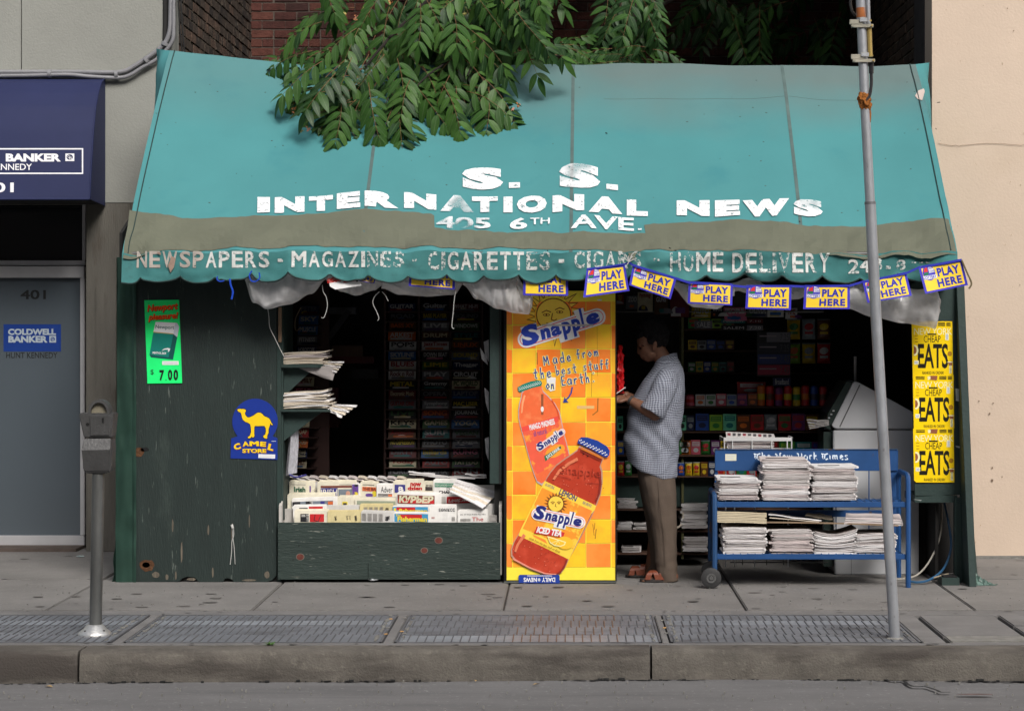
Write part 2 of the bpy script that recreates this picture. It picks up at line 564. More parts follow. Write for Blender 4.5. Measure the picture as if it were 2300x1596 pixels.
# cover slabs at the right end
x = gx(2112, 1430) + .03
k = 0
for wd in (.43, .9, 1.2, 1.5):
    cuts = [(-2.735, -2.45), (-2.44, -2.02), (-2.01, GY1)] if k == 1 else [(-2.735, -2.62), (-2.60, -2.40), (-2.39, GY1)] if k == 0 else [(-2.735, -2.2), (-2.19, GY1)]
    for j, (ya, yb) in enumerate(cuts):
        b = MB(); b.box(x, x + wd, ya, yb, -.2, -.002 + .003 * math.sin(j * 3 + k), M_PATCH if (k == 0 and j == 1) else M_BORDER)
        part('cover_slab', b, None, pave, bevel=.006)
    x += wd + .028; k += 1
b = MB(); b.box(3.0, 8.6, -2.735, GY1, -.3, -.15, M_DARK); part('slab_trench', b, None, pave)

# kerb stones
kx = [-9.2, -6.3, gx(176, 1462), gx(1462, 1454), 3.9, 6.9]
for i, (x0, x1) in enumerate(zip(kx[:-1], kx[1:])):
    b = MB()
    n = max(6, int((x1 - x0) / .12))
    prof = [(-2.742, -.30), (-2.742, -.002), (-2.80, .0), (-2.842, -.003), (-2.857, -.012), (-2.866, -.03), (-2.872, -.10), (-2.876, -.18), (-2.876, -.30)]
    vs = []
    for k in range(n + 1):
        x = x0 + .006 + (x1 - x0 - .012) * k / n
        for (yy, zz) in prof:
            jt = .0035 * noise.noise((x * 4, yy * 9, zz * 9)) + .004 * noise.noise((x * 1.1, zz * 4, 3))
            f = 0 if yy > -2.75 else 1
            vs.append((x, yy + clampbow(x) * f + jt * f, zz + jt * (zz < 0)))
    m = len(prof)
    fs = [(k * m + j, k * m + j + 1, (k + 1) * m + j + 1, (k + 1) * m + j) for k in range(n) for j in range(m - 1)]
    fs += [tuple(range(m)), tuple(n * m + j for j in reversed(range(m)))]
    b.add(vs, fs, M_KERB)
    part('kerb_stone', b, None, pave, smooth=True)
def spot(b, x, y, rx, ry, z, m):
    n = 9
    pts = [(x + rx * math.cos(k * 2 * math.pi / n) * random.uniform(.7, 1.2), y + ry * math.sin(k * 2 * math.pi / n) * random.uniform(.7, 1.2), z) for k in range(n)]
    b.add(pts, [tuple(range(n))], m)
# black gutter dirt where kerb meets road
b = MB(); random.seed(9)
for i in range(900):
    x = random.uniform(-4, 4.4); dn_ = noise.noise((x * 1.5, 0, 0)) + .6 * noise.noise((x * 6, 0, 3))
    if dn_ < random.uniform(-.5, .5): continue
    r = random.uniform(.003, .011) * (1 + max(0, dn_))
    y = -2.880 + clampbow(x) - random.uniform(0, .02) * (1 + dn_)
    spot(b, x, y, r * 1.6, r * .8, -.160 + i * 2e-6, M_TAR)
    if i % 5 == 0: b.box(x - r, x + r, y - r * .3, y + r * .6, -.164, -.160 + r * .7, M_TAR)
part('gutter_dirt', b, None, pave, kind='stuff')

# chewing gum spots and pale grit on pavement and road
b = MB(); random.seed(12)
for i in range(150):
    x, y = random.uniform(-4.6, 4.6), random.uniform(-1.35, 1.6)
    if y > -.1 and -3 < x < 2.6: continue
    r = random.uniform(.008, .03)
    spot(b, x, y, r * 1.5, r, .0045, ink('gum_old', (80, 78, 76), .9) if i % 3 == 0 else ink('gum', (98, 95, 92), .9))
for i in range(60):
    x, y = random.uniform(-4.6, 4.6), random.choice((random.uniform(-1.57, -1.40), random.uniform(-2.8, -2.68)))
    spot(b, x, y, random.uniform(.008, .024), .009, .003, ink('gum_old', (80, 78, 76), .9))
part('gum_spots', b, None, pave, kind='stuff', recalc=False)
b = MB()
for i in range(520):
    x, y = random.uniform(-4.6, 4.6), random.uniform(-1.45, 0)
    if i % 4 == 0: y = random.uniform(-1.43, -1.37)
    r = random.uniform(.0015, .0042)
    b.box(x - r, x + r, y - r, y + r, .002, .004 + r, M_PATCH)
for i in range(420):
    x, y = random.uniform(-4.4, 4.4), random.uniform(-4.4, -2.93)
    r = random.uniform(.0015, .004)
    b.box(x - r, x + r, y - r, y + r, -.165, -.156 + r, M_PATCH)
part('grit', b, None, pave, kind='stuff')

# ================================================================ left building
YL = 1.9                                                    # its front
XC = PX(385, YL)                                            # its right corner
lb = thing('grey_building', 'grey stucco building with an aluminium door on the left of the newsstand', 'building', (-6, YL, 0))
b = MB()
DX0, DX1 = PX(-120, YL), PX(193, YL)
ZT = PZ(455, YL)
b.box(-9.0, DX0, YL, YL + 6, -.02, 9, M_CONC)
b.box(DX0, PX(48, YL) - .004, YL, YL + .3, ZT, 9, M_CONC)
b.box(PX(48, YL) + .004, XC, YL, YL + .3, ZT, 9, M_CONC)
b.box(PX(48, YL) - .01, PX(48, YL) + .01, YL + .03, YL + .3, PZ(160, YL), 9, M_TAR)
b.box(PX(48, YL) - .01, PX(48, YL) + .01, YL + .001, YL + .3, ZT, PZ(160, YL), M_CONC)
part('wall', b, None, lb)
b = MB()
# stained pilaster beside the door, its lower face slightly proud
b.box(DX1, XC + .02, YL, YL + .5, -.02, ZT - .002, M_PILAS)
b.box(PX(214, YL - .02), PX(262, YL - .02), YL - .022, YL, .0, PZ(640, YL), M_PILAS)
part('pilaster', b, None, lb, bevel=.006)
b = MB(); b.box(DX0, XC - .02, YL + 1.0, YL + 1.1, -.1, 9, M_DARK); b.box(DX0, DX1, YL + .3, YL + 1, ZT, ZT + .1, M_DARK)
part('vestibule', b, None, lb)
# crack in the stucco right of the blue awning
ck = MB()
pts = [P(352 + (470 - 352) * i / 10, 322 + 3 * noise.noise((i * 1.7, 0, 0)), YL) for i in range(11)]
ck.tube([(p.x, YL - .0005, p.z) for p in pts], .0018, M_TAR, 4)
part('crack', ck, None, lb)
# door: frame, glass, numbers, sign
YD = 2.2
def dbox(b, x0, x1, y0, y1, m, d=.05, yy=YD):
    b.box(PX(x0, yy), PX(x1, yy), yy - d, yy, PZ(y1, yy), PZ(y0, yy), m)
M_GLASS = mat('door_glass', (.080, .098, .115), .14, var=.05, scale=.6, spec=.6)
M_GDARK = mat('transom_glass', (.012, .014, .016), .06, var=.1, spec=.7)
dr = MB()
dbox(dr, -130, 193, 598, 624, M_ALU, .06)
dbox(dr, -130, 193, 585, 596, M_ALU, .03)
dbox(dr, 186.5, 194, 455, 585, M_ALU, .03)
dbox(dr, 184, 194, 624, 1200, M_ALU, .06)
dbox(dr, -130, 194, 1201, 1226, M_ALU, .07)
door = part('door', dr, None, lb, bevel=.004, label='aluminium framed glass door')
g = MB(); dbox(g, -130, 184, 624, 1202, M_GLASS, .012)
glass = part('glass', g, None, door)
a = Art()
K = ink('door_black', (22, 24, 26)); WB = ink('door_white', (168, 180, 190)); BL = ink('door_blue', (10, 52, 130))
a.text('401', 46, 651, 103, 672, K, 1, bold=.02)
a.rect(8, 728, 137, 789, BL, 1)
a.text('COLDWELL', 18, 738, 126, 752, WB, 2, bold=.05)
a.text('BANKER', 19, 754, 107, 769, WB, 2, bold=.05)
a.rect(111, 754, 126, 769, WB, 2); a.ell(118.5, 761.5, 5, 5, BL, 3); a.text('C', 115, 758, 120, 764, WB, 4); a.text('B', 118, 760, 122, 766, WB, 4)
a.text('HUNT KENNEDY', 14, 791, 129, 804, K, 1, bold=.005)
a.build('lettering', facing(YD - .013, .0008), door)
tr = MB(); dbox(tr, -130, 186.5, 463, 585, M_GDARK, .012, YD + .02)
part('transom_window', tr, None, lb)
tr = MB()
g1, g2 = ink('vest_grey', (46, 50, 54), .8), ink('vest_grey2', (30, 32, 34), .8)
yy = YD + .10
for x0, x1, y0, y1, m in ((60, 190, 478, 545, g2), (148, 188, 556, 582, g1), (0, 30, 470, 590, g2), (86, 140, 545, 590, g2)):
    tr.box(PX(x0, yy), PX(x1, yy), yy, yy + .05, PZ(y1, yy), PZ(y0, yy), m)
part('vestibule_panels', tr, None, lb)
g = MB(); g.box(PX(-60, YD), PX(194, YD), 1.86, 2.2, -.02, .025, mat('door_step', (.09, .07, .06), .9, var=.3, scale=9))
part('door_step', g, None, lb)

# side wall of the left building and the brick wall at the back of the yard: every brick its own piece
YR = 5.9
ZC = .0835
def brick_mesh(name, l, h, d, seed):
    random.seed(seed)
    b = MB(); b.box(-l / 2, l / 2, -d / 2, d / 2, -h / 2, h / 2)
    me = b.mesh(name, bevel=.004)
    bm = bmesh.new(); bm.from_mesh(me)
    for v in bm.verts:
        v.co += Vector((random.uniform(-.003, .003), 0, random.uniform(-.002, .002)))
    bm.to_mesh(me); bm.free()
    return me
M_BR = [mat('red_brick_%s' % n, c, .92, var=.3, scale=14, bump=.5, bscale=70, wear=((c[0] * .35, c[1] * .35, c[2] * .35), 8, (1, 1, 1), .6, .15))
        for n, c in (('a', (.088, .031, .025)), ('b', (.070, .026, .022)), ('c', (.108, .040, .030)), ('d', (.052, .023, .021)))]
M_BO = [mat('old_brick_%s' % n, c, .92, var=.4, scale=12, bump=.6, bscale=60, wear=((.22, .19, .15), 9, (1, 1, 1), .62, .1))
        for n, c in (('a', (.06, .045, .035)), ('b', (.035, .028, .024)), ('c', (.10, .065, .048)))]
M_MORT = mat('mortar', (.115, .095, .080), .95, var=.25, scale=20, bump=.5)
M_MORTO = mat('old_mortar', (.20, .175, .135), .95, var=.3, scale=16, bump=.5)
def bricks(parent, origin, ax, length, z0, rows, cam_rows, mats, L=.205, seed=1, old=False):
    """running bond along ax (unit vector) from origin; rows*len pieces"""
    rnd = random.Random(seed)
    cache = {}
    n_obj = 0
    rest = MB()
    pitch = L + .011
    dirv = Vector(ax)
    nrm = Vector((-dirv.y, dirv.x, 0))
    rot = math.atan2(dirv.y, dirv.x)
    for r in range(rows):
        z = z0 + (r + .5) * ZC
        u = -pitch * (.5 if r % 2 else 0)
        hdr = (r % 6 == 3)
        p = pitch / 2 if hdr else pitch
        while u < length:
            a0, a1 = max(u, 0), min(u + p - .011, length)
            if a1 - a0 > .03:
                l = a1 - a0
                key = (round(l, 2), rnd.randrange(4))
                if key not in cache:
                    me = brick_mesh('brick', key[0], ZC - .011, .1, hash(key) % 1000)
                    me.materials.append(mats[key[1] % len(mats)])
                    cache[key] = me
                pos = Vector(origin) + dirv * ((a0 + a1) / 2); pos.z = z
                off = rnd.uniform(-.004, .004)
                if r in cam_rows and n_obj < 298:
                    o = bpy.data.objects.new('brick', cache[key])
                    COL.objects.link(o); o.parent = parent
                    o.location = pos + nrm * off - world_loc(parent)
                    o.rotation_euler = (rnd.uniform(-.01, .01), rnd.uniform(-.006, .006), rot)
                    n_obj += 1
                else:
                    mt = Matrix.Translation(pos + nrm * off) @ Matrix.Rotation(rot, 4, 'Z')
                    rest.box(-key[0] / 2, key[0] / 2, -.05, .05, -(ZC - .011) / 2, (ZC - .011) / 2, mats[key[1] % len(mats)], mtx=mt)
            u += p
    if rest.v: part('brickwork', rest, None, parent, kind='stuff', recalc=False)
BX0, BX1 = PX(385, YL), 2.62
bw = thing('brick_building', 'red brick wall at the back of the yard behind the ailanthus leaves', 'building', (0, YR, 0))
b = MB(); b.box(BX0 - .3, BX1 + .3, YR + .010, YR + .4, 0, 8.5, M_MORT)
part('mortar_wall', b, None, bw)
bricks(bw, (BX0, YR + .05, 0), (1, 0, 0), BX1 - BX0, 3.5, 34, set(range(6, 15)), M_BR, L=.205, seed=4)
# left yard wall
b = MB(); b.box(XC - .3, XC - .009, YL + .302, YR + .07, 0, 8.5, M_MORTO)
part('side_mortar', b, None, lb)
bricks(lb, (XC - .05, YL + .32, 0), (0, 1, 0), YR - YL - .3, 3.3, 26, set(range(4, 17)), M_BO, L=.2, seed=6)
# right building: beige front, brick side to the yard
YRB = 1.44
XB = PX(2093, YRB)
rb = thing('beige_building', 'beige stucco building on the right of the newsstand', 'building', (6, YRB, 0))
b = MB()
zf = .02
nx, nz = 26, 34
def bf(u, v):
    x = XB + u * 6.5; z = zf + v * 8
    return (x, YRB + .006 * noise.noise((x * .9, z * .9, 0)) - .006, z)
b.grid(bf, nx, nz, M_BEIGE)
b.box(XB, XB + 6.5, YRB + .003, YRB + .3, 0, 8.02, M_BEIGE)
part('wall', b, None, rb, smooth=True, recalc=False)
b = MB(); b.box(XB - .03, XB + 6.5, YRB - .05, YRB + .02, -.02, .02, M_PATCH)
part('footing', b, None, rb, bevel=.006)
# stains and chips on the beige wall
b = MB(); rs_ = random.Random(14)
def wspot(vx, vy, rx, ry, m):
    n = 9; p = P(vx, vy, YRB); k_ = 1 / S(YRB)
    b.add([(p.x + rx * k_ * math.cos(i * 6.283 / n) * rs_.uniform(.6, 1.3), YRB - .0125, p.z + ry * k_ * math.sin(i * 6.283 / n) * rs_.uniform(.6, 1.3)) for i in range(n)], [tuple(range(n))], m)
for vx, vy, r in ((2228, 1078, 3), (2222, 928, 2), (2250, 1070, 1.5), (2198, 900, 1.4), (2228, 1050, 2), (2290, 640, 1.2), (2230, 905, 1.5), (2262, 20, 1.5), (2276, 70, 1.4)): wspot(vx, vy, r, r * 1.2, ink('chip', (120, 100, 84)))
for i in range(46): wspot(rs_.uniform(2110, 2300), rs_.uniform(10, 1240), rs_.uniform(.5, 1.1), rs_.uniform(.5, 1.6), ink('chip_pale', (176, 150, 126)))
part('stains', b, None, rb, kind='stuff', recalc=False)
# hairline crack
ck = MB()
cp = []
for i in range(26):
    t = i / 25
    cp.append(P(2107 + 193 * t, 322 + 10 * math.sin(t * 7) * (1 - t) * .6 + 3 * noise.noise((i * .9, 4, 0)) + 4 * t, YRB))
ck.tube([(p.x, YRB - .0125, p.z) for p in cp], .0016, ink('crackline', (150, 128, 108)), 4)
part('crack', ck, None, rb)
M_BS = [mat('dim_brick_%s' % n, c, .92, var=.35, scale=12, bump=.5, bscale=60) for n, c in (('a', (.075, .05, .035)), ('b', (.05, .036, .028)))]
b = MB(); b.box(XB + .009, XB + .28, YRB + .302, YR + .07, 0, 8.5, M_MORTO); part('side_mortar', b, None, rb)
b = MB(); b.box(XB - .006, XB + .28, YRB + .301, YRB + .75, 0, 8.5, mat('return_render', (.05, .048, .05), .8, var=.3, scale=5)); part('corner_render', b, None, rb)
bricks(rb, (XB + .05, YRB + .76, 0), (0, 1, 0), YR - YRB - .75, 3.1, 26, set(range(6, 17)), M_BS, L=.2, seed=8)

# street across: the far side of the road, a plain unseen row of houses, height set to keep low sky light out of the stand
ob = thing('opposite_building', 'long brown building across the street', 'building', (0, -26, 0))
b = MB(); b.box(-30, 30, -30, -26, -.2, 16, mat('opposite_brick', (.16, .12, .10), .9, var=.2, scale=2))
part('wall', b, None, ob)
for i in range(14):
    for j in range(5):
        b = MB(); b.box(-27 + i * 4, -25.3 + i * 4, -26.02, -25.98, 1 + j * 2.8, 2.7 + j * 2.8, M_GDARK)
        part('window', b, None, ob)
# ================================================================ the green awning
M_TEAL = mat('awning_canvas', (.070, .266, .280), .82, var=.06, scale=1.3, bump=.15, bscale=300, transl=.12,
             wear=((.052, .235, .262), 2.2, (1, 1, 1), .56, .2), wear2=((.05, .12, .12), 26, (1, 1, 1), .74, .04))
# dirt that has settled on the upper, flatter part and the greener, sooty valance
def dirty_canvas():
    m = M_TEAL.copy(); m.name = 'awning_canvas_dirty_top'
    t = m.node_tree; N, L = t.nodes, t.links
    b = N['Principled BSDF']
    src_c = b.inputs['Base Color'].links[0].from_socket
    geo = N.new('ShaderNodeNewGeometry')
    sp = N.new('ShaderNodeSeparateXYZ'); L.new(geo.outputs['Position'], sp.inputs[0])
    nz = N.new('ShaderNodeTexNoise'); nz.inputs['Scale'].default_value = 2.2; nz.inputs['Detail'].default_value = 5
    L.new(geo.outputs['Position'], nz.inputs['Vector'])
    ma = N.new('ShaderNodeMath'); ma.operation = 'MULTIPLY_ADD'; ma.inputs[1].default_value = .34; L.new(nz.outputs[0], ma.inputs[0]); L.new(sp.outputs['Z'], ma.inputs[2])
    r1 = N.new('ShaderNodeMapRange'); r1.inputs['From Min'].default_value = 3.12; r1.inputs['From Max'].default_value = 3.62; L.new(ma.outputs[0], r1.inputs['Value'])
    r2 = N.new('ShaderNodeMapRange'); r2.inputs['From Min'].default_value = -1.6; r2.inputs['From Max'].default_value = .4; r2.inputs['To Min'].default_value = .35; L.new(sp.outputs['X'], r2.inputs['Value'])
    mu = N.new('ShaderNodeMath'); mu.operation = 'MULTIPLY'; L.new(r1.outputs[0], mu.inputs[0]); L.new(r2.outputs[0], mu.inputs[1])
    m2 = N.new('ShaderNodeMath'); m2.operation = 'MULTIPLY'; m2.inputs[1].default_value = .92; L.new(mu.outputs[0], m2.inputs[0])
    mx = N.new('ShaderNodeMix'); mx.data_type = 'RGBA'; L.new(m2.outputs[0], mx.inputs[0]); L.new(src_c, mx.inputs[6]); mx.inputs[7].default_value = (.135, .185, .18, 1)
    L.new(mx.outputs[2], b.inputs['Base Color'])
    return m
M_TEALD = dirty_canvas()
M_VAL = mat('valance_canvas', (.050, .20, .20), .75, var=.14, scale=4, bump=.2, bscale=200, transl=.08, wear=((.04, .12, .115), 5, (1, 1, 1.5), .56, .2))
M_OLIVE = mat('olive_patch_paint', (.122, .130, .094), .85, var=.07, scale=2.5, stretch=(1, 1, 2), bump=.2, bscale=120, wear=((.095, .10, .075), 4, (.8, 1, 2), .6, .2))
M_SEAM = mat('seam_stain', (.085, .13, .125), .8, var=.2, scale=9)
M_EDGE = mat('valance_binding', (.018, .04, .038), .8, var=.2)

AXL, AXR = -2.825, 2.47
AY0, AY1, AZ1 = 1.22, -0.40, 2.14
def ztop(x):
    z = 3.525
    if x < -1.6: z += .105 * min(1, (-1.6 - x) / 1.2) ** 1.5
    if x > 2.2: z -= .0
    z += .012 * noise.noise((x * 1.3, 0, 0))
    return z
RIBS = [AXL, -1.30, 0.04, 1.52, AXR]
def abump(x, t):
    """how far the canvas stands off its flat plane, metres along its normal"""
    d = 0
    for a, c in zip(RIBS[:-1], RIBS[1:]):
        if a <= x <= c: d = -.055 * math.sin(math.pi * (x - a) / (c - a)) * math.sin(math.pi * min(1, max(0, t)))
    d += .050 * math.sin(math.pi * min(1, max(0, t))) ** 1.0 * (.4 + .6 * (1 - t))     # full, slightly rounded near the top
    d += .022 * noise.noise((x * 1.2, t * 2.5, 1.7)) + .006 * noise.noise((x * 4, t * 3, 9))
    # slack folds at the foot, strongest at the ends
    e = math.exp(-max(0, x - AXL) / .5) + math.exp(-max(0, AXR - x) / .5)
    f = max(0, (t - .68) / .32)
    d += f * (.024 + .03 * e) * noise.noise((x * 4 + t * 7, t * 9 - x * 2, 4))
    d += f * f * .014 * noise.noise((x * 13 + t * 9, t * 18, 2))
    d += .012 * max(0, 1 - abs(t - .08) / .08) * e * noise.noise((x * 9, t * 9, 5))
    return d
def asurf(x, t, off=0.0):
    zt = ztop(x)
    sag = .0
    y = AY0 + (AY1 - AY0) * t
    z = zt + (AZ1 - zt) * t
    nrm = Vector((0, -(zt - AZ1), AY0 - AY1)).normalized()
    p = Vector((x, y, z)) + nrm * (abump(x, t) + off)
    return p
def amap(vx, vy, lay, step=.0035):
    """the point of the canvas seen at (vx, vy)"""
    lo, hi = -.3, 1.3
    x = 0
    for _ in range(22):
        t = (lo + hi) / 2
        s = S(AY0 + (AY1 - AY0) * t)
        x = (vx - VX) / s
        z = ztop(x) + (AZ1 - ztop(x)) * t
        v = VY - (z - HCAM) * s
        if v < vy: lo = t
        else: hi = t
    return asurf(x, t, lay * step)

aw = thing('green_awning', 'large faded teal awning lettered for a newsstand, overhanging the shop front', 'awning', (-.2, .4, 2.1))
b = MB()
def front(u, v):
    x = AXL + (AXR - AXL) * u
    return asurf(x, v)
b.grid(front, 260, 70, M_TEALD)
part('canopy', b, None, aw, smooth=True, recalc=False)
# side cheeks, flared out towards the wall
for sx, x0 in ((-1, AXL), (1, AXR)):
    b = MB()
    def cheek(u, v, sx=sx, x0=x0):
        p = asurf(x0, v)
        back = Vector((x0 + sx * (.10 * (1 - v) + .02), 1.35, p.z + .03))
        q = p.lerp(back, u)
        q.x += sx * .03 * math.sin(u * math.pi) * (.6 + noise.noise((v * 6, u * 3, sx)))
        return q
    b.grid(cheek, 12, 30, M_TEAL)
    part('side_panel', b, None, aw, smooth=True, recalc=False)
# seams and their stains
def band(x0, x1, t0, t1, m, off, n=40):
    g = MB()
    def f(u, v):
        c = x0 + (x1 - x0) * v if callable(x0) is False else 0
        return asurf(c + (u - .5) * .022, t0 + (t1 - t0) * v, off)
    g.grid(f, 2, n, m); return g
for x0, x1, t0, t1, wd in ((.04, .02, 0, 1, 1), (1.52, 1.50, 0, .98, 1), (-1.30, -1.31, .30, .98, .8)):
    part('seam', band(x0, x1, t0, t1, M_SEAM, .002), None, aw, smooth=True, recalc=False)
for sgn, x0 in ((-1, AXL + .035), (1, AXR - .04)):
    g = MB(); g.tube([asurf(x0, i / 40, .004) for i in range(41)], .004, M_EDGE, 5)
    part('edge_piping', g, None, aw, smooth=True)
g = MB()
g.tube([asurf(.25 + i * .03, .205 + .003 * math.sin(i * .4), .0002) for i in range(0, 64)], .0014, M_SEAM, 4)
part('cross_seam', g, None, aw)

# olive over-painted band, traced edge
jag = lambda x, k=0: 2.2 * noise.noise((x * .05, k, 0)) + 1.3 * noise.noise((x * .21, k, 5))
up = [(291, 472), (330, 478), (400, 488), (452, 490), (500, 486), (560, 482), (620, 484), (700, 482), (790, 478), (860, 478), (968, 480), (975, 483), (976, 508), (1000, 513), (1080, 514), (1140, 520), (1230, 518), (1262, 525), (1330, 524), (1450, 523), (1447, 503), (1500, 500),
      (1560, 496), (1650, 492), (1720, 496), (1800, 504), (1880, 506), (1950, 502), (2010, 494), (2060, 494), (2130, 496)]
lo = [(2149, 571), (2090, 578), (2040, 577), (1960, 574), (1890, 574), (1820, 566), (1740, 566), (1650, 566), (1560, 563), (1450, 562), (1430, 570), (1422, 586), (1410, 568), (1340, 563), (1200, 557), (1100, 557), (1000, 557), (880, 557), (760, 556), (640, 556), (560, 560), (500, 560), (420, 559), (370, 565), (276, 577)]
def dense(pts, step=9, k=0, amp=1.0):
    out = []
    for (a, c) in zip(pts[:-1], pts[1:]):
        n = max(1, int(math.hypot(c[0] - a[0], c[1] - a[1]) / step))
        for i in range(n):
            x, y = a[0] + (c[0] - a[0]) * i / n, a[1] + (c[1] - a[1]) * i / n
            out.append((x, y + amp * jag(x, k)))
    out.append(pts[-1]); return out
ar = Art()
ar.poly(dense(up, 9, 1) + dense(lo, 9, 2, .8), M_OLIVE, 1)
ar.build('painted_band', lambda x, y, l: amap(x, y, 1, .004), aw, (14, 9))
M_LET = mat('awning_lettering', (.82, .84, .86), .6, var=.05, scale=12, alpha=(42, .32, .14, 1.9, .30, .10))
M_LETW = mat('valance_lettering', (.62, .64, .62), .65, var=.18, scale=9, alpha=(34, .36, .12, 2.2, .26, .1))
M_LETF = mat('valance_lettering_flaked', (.60, .64, .62), .65, var=.2, scale=9, alpha=(44, .45, .08, 3.0, .22, .15))
M_LETD = mat('valance_lettering_soiled', (.42, .38, .34), .7, var=.25, scale=7, alpha=(30, .30, .10))
ar = Art()
B = .075
ar.text('S', 1038, 375, 1130, 424, M_LET, 2, bold=B); ar.rect(1143, 410, 1168, 422, M_LET, 2)
ar.text('S', 1256, 377, 1348, 430, M_LET, 2, bold=B); ar.rect(1362, 417, 1388, 429, M_LET, 2)
wd = [('I', 578, 606, 440, 477), ('N', 617, 684, 441, 478), ('T', 694, 748, 442, 477), ('E', 757, 810, 440, 475), ('R', 820, 882, 440, 472), ('N', 908 - 20, 978, 438, 472),
      ('A', 1003 - 10, 1078 - 1, 438, 474), ('T', 1062, 1120, 440, 474), ('I', 1131, 1151, 441, 476), ('O', 1161, 1228, 441, 478), ('N', 1241, 1312, 444, 478), ('A', 1322, 1398, 446, 482), ('L', 1408, 1455, 448, 484)]
wd[5] = ('N', 908, 980, 438, 472); wd[6] = ('A', 989, 1064, 438, 474); wd[7] = ('T', 1060, 1118, 440, 474)
wd[4] = ('R', 820, 895, 440, 473)
for ch, x0, x1, y0, y1 in wd: ar.text(ch, x0, y0, x1, y1, M_LET, 2, bold=B)
for ch, x0, x1, y0, y1 in (('N', 1520, 1594, 447, 482), ('E', 1606, 1662, 448, 484), ('W', 1668, 1772, 450, 487), ('S', 1782, 1848, 452, 487)):
    ar.text(ch, x0, y0, x1, y1, M_LET, 2, bold=B)
ar.text('405', 980, 486, 1102, 511, M_LET, 2, bold=.03)
ar.text('6', 1145, 488, 1184, 514, M_LET, 2, bold=.03); ar.text('TH', 1191, 490, 1235, 504, M_LET, 2, bold=.01)
ar.text('AVE', 1282, 489, 1424, 518, M_LET, 2, bold=.025); ar.rect(1433, 513, 1441, 517, M_LET, 2)
ar.build('lettering', lambda x, y, l: amap(x, y, l, .004), aw, (14, 9))
# leaf litter, scratches and a torn patch on the canvas
random.seed(21)
g = MB()
for (x, y, r) in ((1430, 455, 3), (1795, 497, 3), (1507, 558, 3), (1515, 562, 2), (1230, 560, 3), (2110, 240, 2), (2100, 300, 2), (1360, 300, 2)):
    c = amap(x, y, 1); 
    g.tube([c, c + Vector((random.uniform(-.02, .02), -.006, random.uniform(-.01, .01)))], .003, M_TAR, 4)
for i in range(90):
    x, y = random.uniform(300, 2120), random.uniform(180, 560)
    c = amap(x, y, 1, .001); r = random.uniform(.002, .005)
    g.box(c.x - r, c.x + r * 1.6, c.y - r * .4, c.y, c.z - r * .5, c.z + r * .5, M_SEAM)
part('specks', g, None, aw, kind='stuff')
ar = Art(); ar.poly([(2054, 224), (2062, 212), (2074, 208), (2076, 216), (2070, 236), (2060, 232)], mat('torn_patch', (.5, .42, .38), .8, var=.1), 1)
ar.build('torn_patch', lambda x, y, l: amap(x, y, l, .006), aw)

# valance
NOTCH = [PX(v, AY1) for v in (232, 316, 404, 485, 566, 650, 741, 829, 917, 1003, 1086, 1166, 1249, 1334, 1418, 1500, 1585, 1673, 1756, 1846, 1933, 2016, 2100, 2184)]
def scal(x):
    for a_, c_ in zip(NOTCH[:-1], NOTCH[1:]):
        if a_ <= x <= c_:
            q = (x - a_) / (c_ - a_); return .137 + (.050 + .012 * noise.noise((a_ * 5, 0, 0))) * (4 * q * (1 - q)) ** .62 + .014 * noise.noise((x * 1.3, 2, 2)) + (.010 if x < -2.2 else 0)
    return .14
def vsurf(x, k, off=0.0):
    base = asurf(x, 1.0)
    d = scal(x)
    wv = .016 * math.sin(x * 10.4 + .8 * math.sin(x * 3)) + .02 * noise.noise((x * 3.1, k * 1.5, 3)) + .008 * noise.noise((x * 11, k * 4, 8))
    if .5 < x < 1.35: wv += .02 * math.sin((k - .2) * 7 + x * 3)          # pinched where the strings are tied
    y = base.y - .012 - wv * max(0, k) ** .7 - off
    return Vector((x, y, base.z - d * k))
def vmap(vx, vy, lay):
    s = S(AY1 - .015)
    x = (vx - VX) / s
    k = (asurf(x, 1.0).z - (HCAM - (vy - VY) / s)) / scal(x)
    return vsurf(x, k, lay * .003 + .001)
b = MB(); b.grid(lambda u, v: vsurf(AXL + (AXR - AXL) * u, v), 420, 10, M_VAL)
va = part('valance', b, None, aw, smooth=True, recalc=False)
b = MB(); b.tube([vsurf(AXL + (AXR - AXL) * i / 360, 1.0, .001) for i in range(361)], .0055, M_EDGE, 5)
part('binding', b, None, va, smooth=True)
# the returns of the valance along the sides
for sx, x0 in ((-1, AXL), (1, AXR)):
    b = MB(); b.grid(lambda u, v: Vector((x0 + sx * .03 * u, vsurf(x0, v).y + u * 1.65, vsurf(x0, v).z)), 8, 4, M_VAL)
    part('side_valance', b, None, va, smooth=True, recalc=False)
ar = Art()
def spell(s, x0, x1, y0, y1, mats, bold=.022, gap=.22):
    n = len(s); cw = [1.35 if c in 'MW' else (.35 if c == 'I' else 1.0) for c in s]
    tot = sum(cw) + gap * (n - 1); x = x0; k = (x1 - x0) / tot
    for i, (c, q) in enumerate(zip(s, cw)):
        m = mats[min(len(mats) - 1, int(i * len(mats) / n))]
        ar.text(c, x, y0, x + q * k, y1, m, 1, bold=bold); x += (q + gap) * k
spell('NEWSPAPERS', 306, 605, 564, 601, [M_LETD, M_LETD, M_LETD, M_LETW, M_LETW, M_LETW])
ar.rect(624, 581, 636, 588, M_LETW)
spell('MAGAZINES', 656, 908, 564, 600, [M_LETW, M_LETW, M_LETW, M_LETF, M_LETF])
ar.rect(927, 582, 936, 587, M_LETF)
spell('CIGARETTES', 962, 1236, 565, 606, [M_LETF, M_LETW, M_LETW, M_LETW, M_LETW, M_LETF, M_LETF])
ar.rect(1255, 582, 1267, 590, M_LETW)
spell('CIGARS', 1290, 1440, 564, 603, [M_LETF])
ar.rect(1468, 580, 1481, 586, M_LETF)
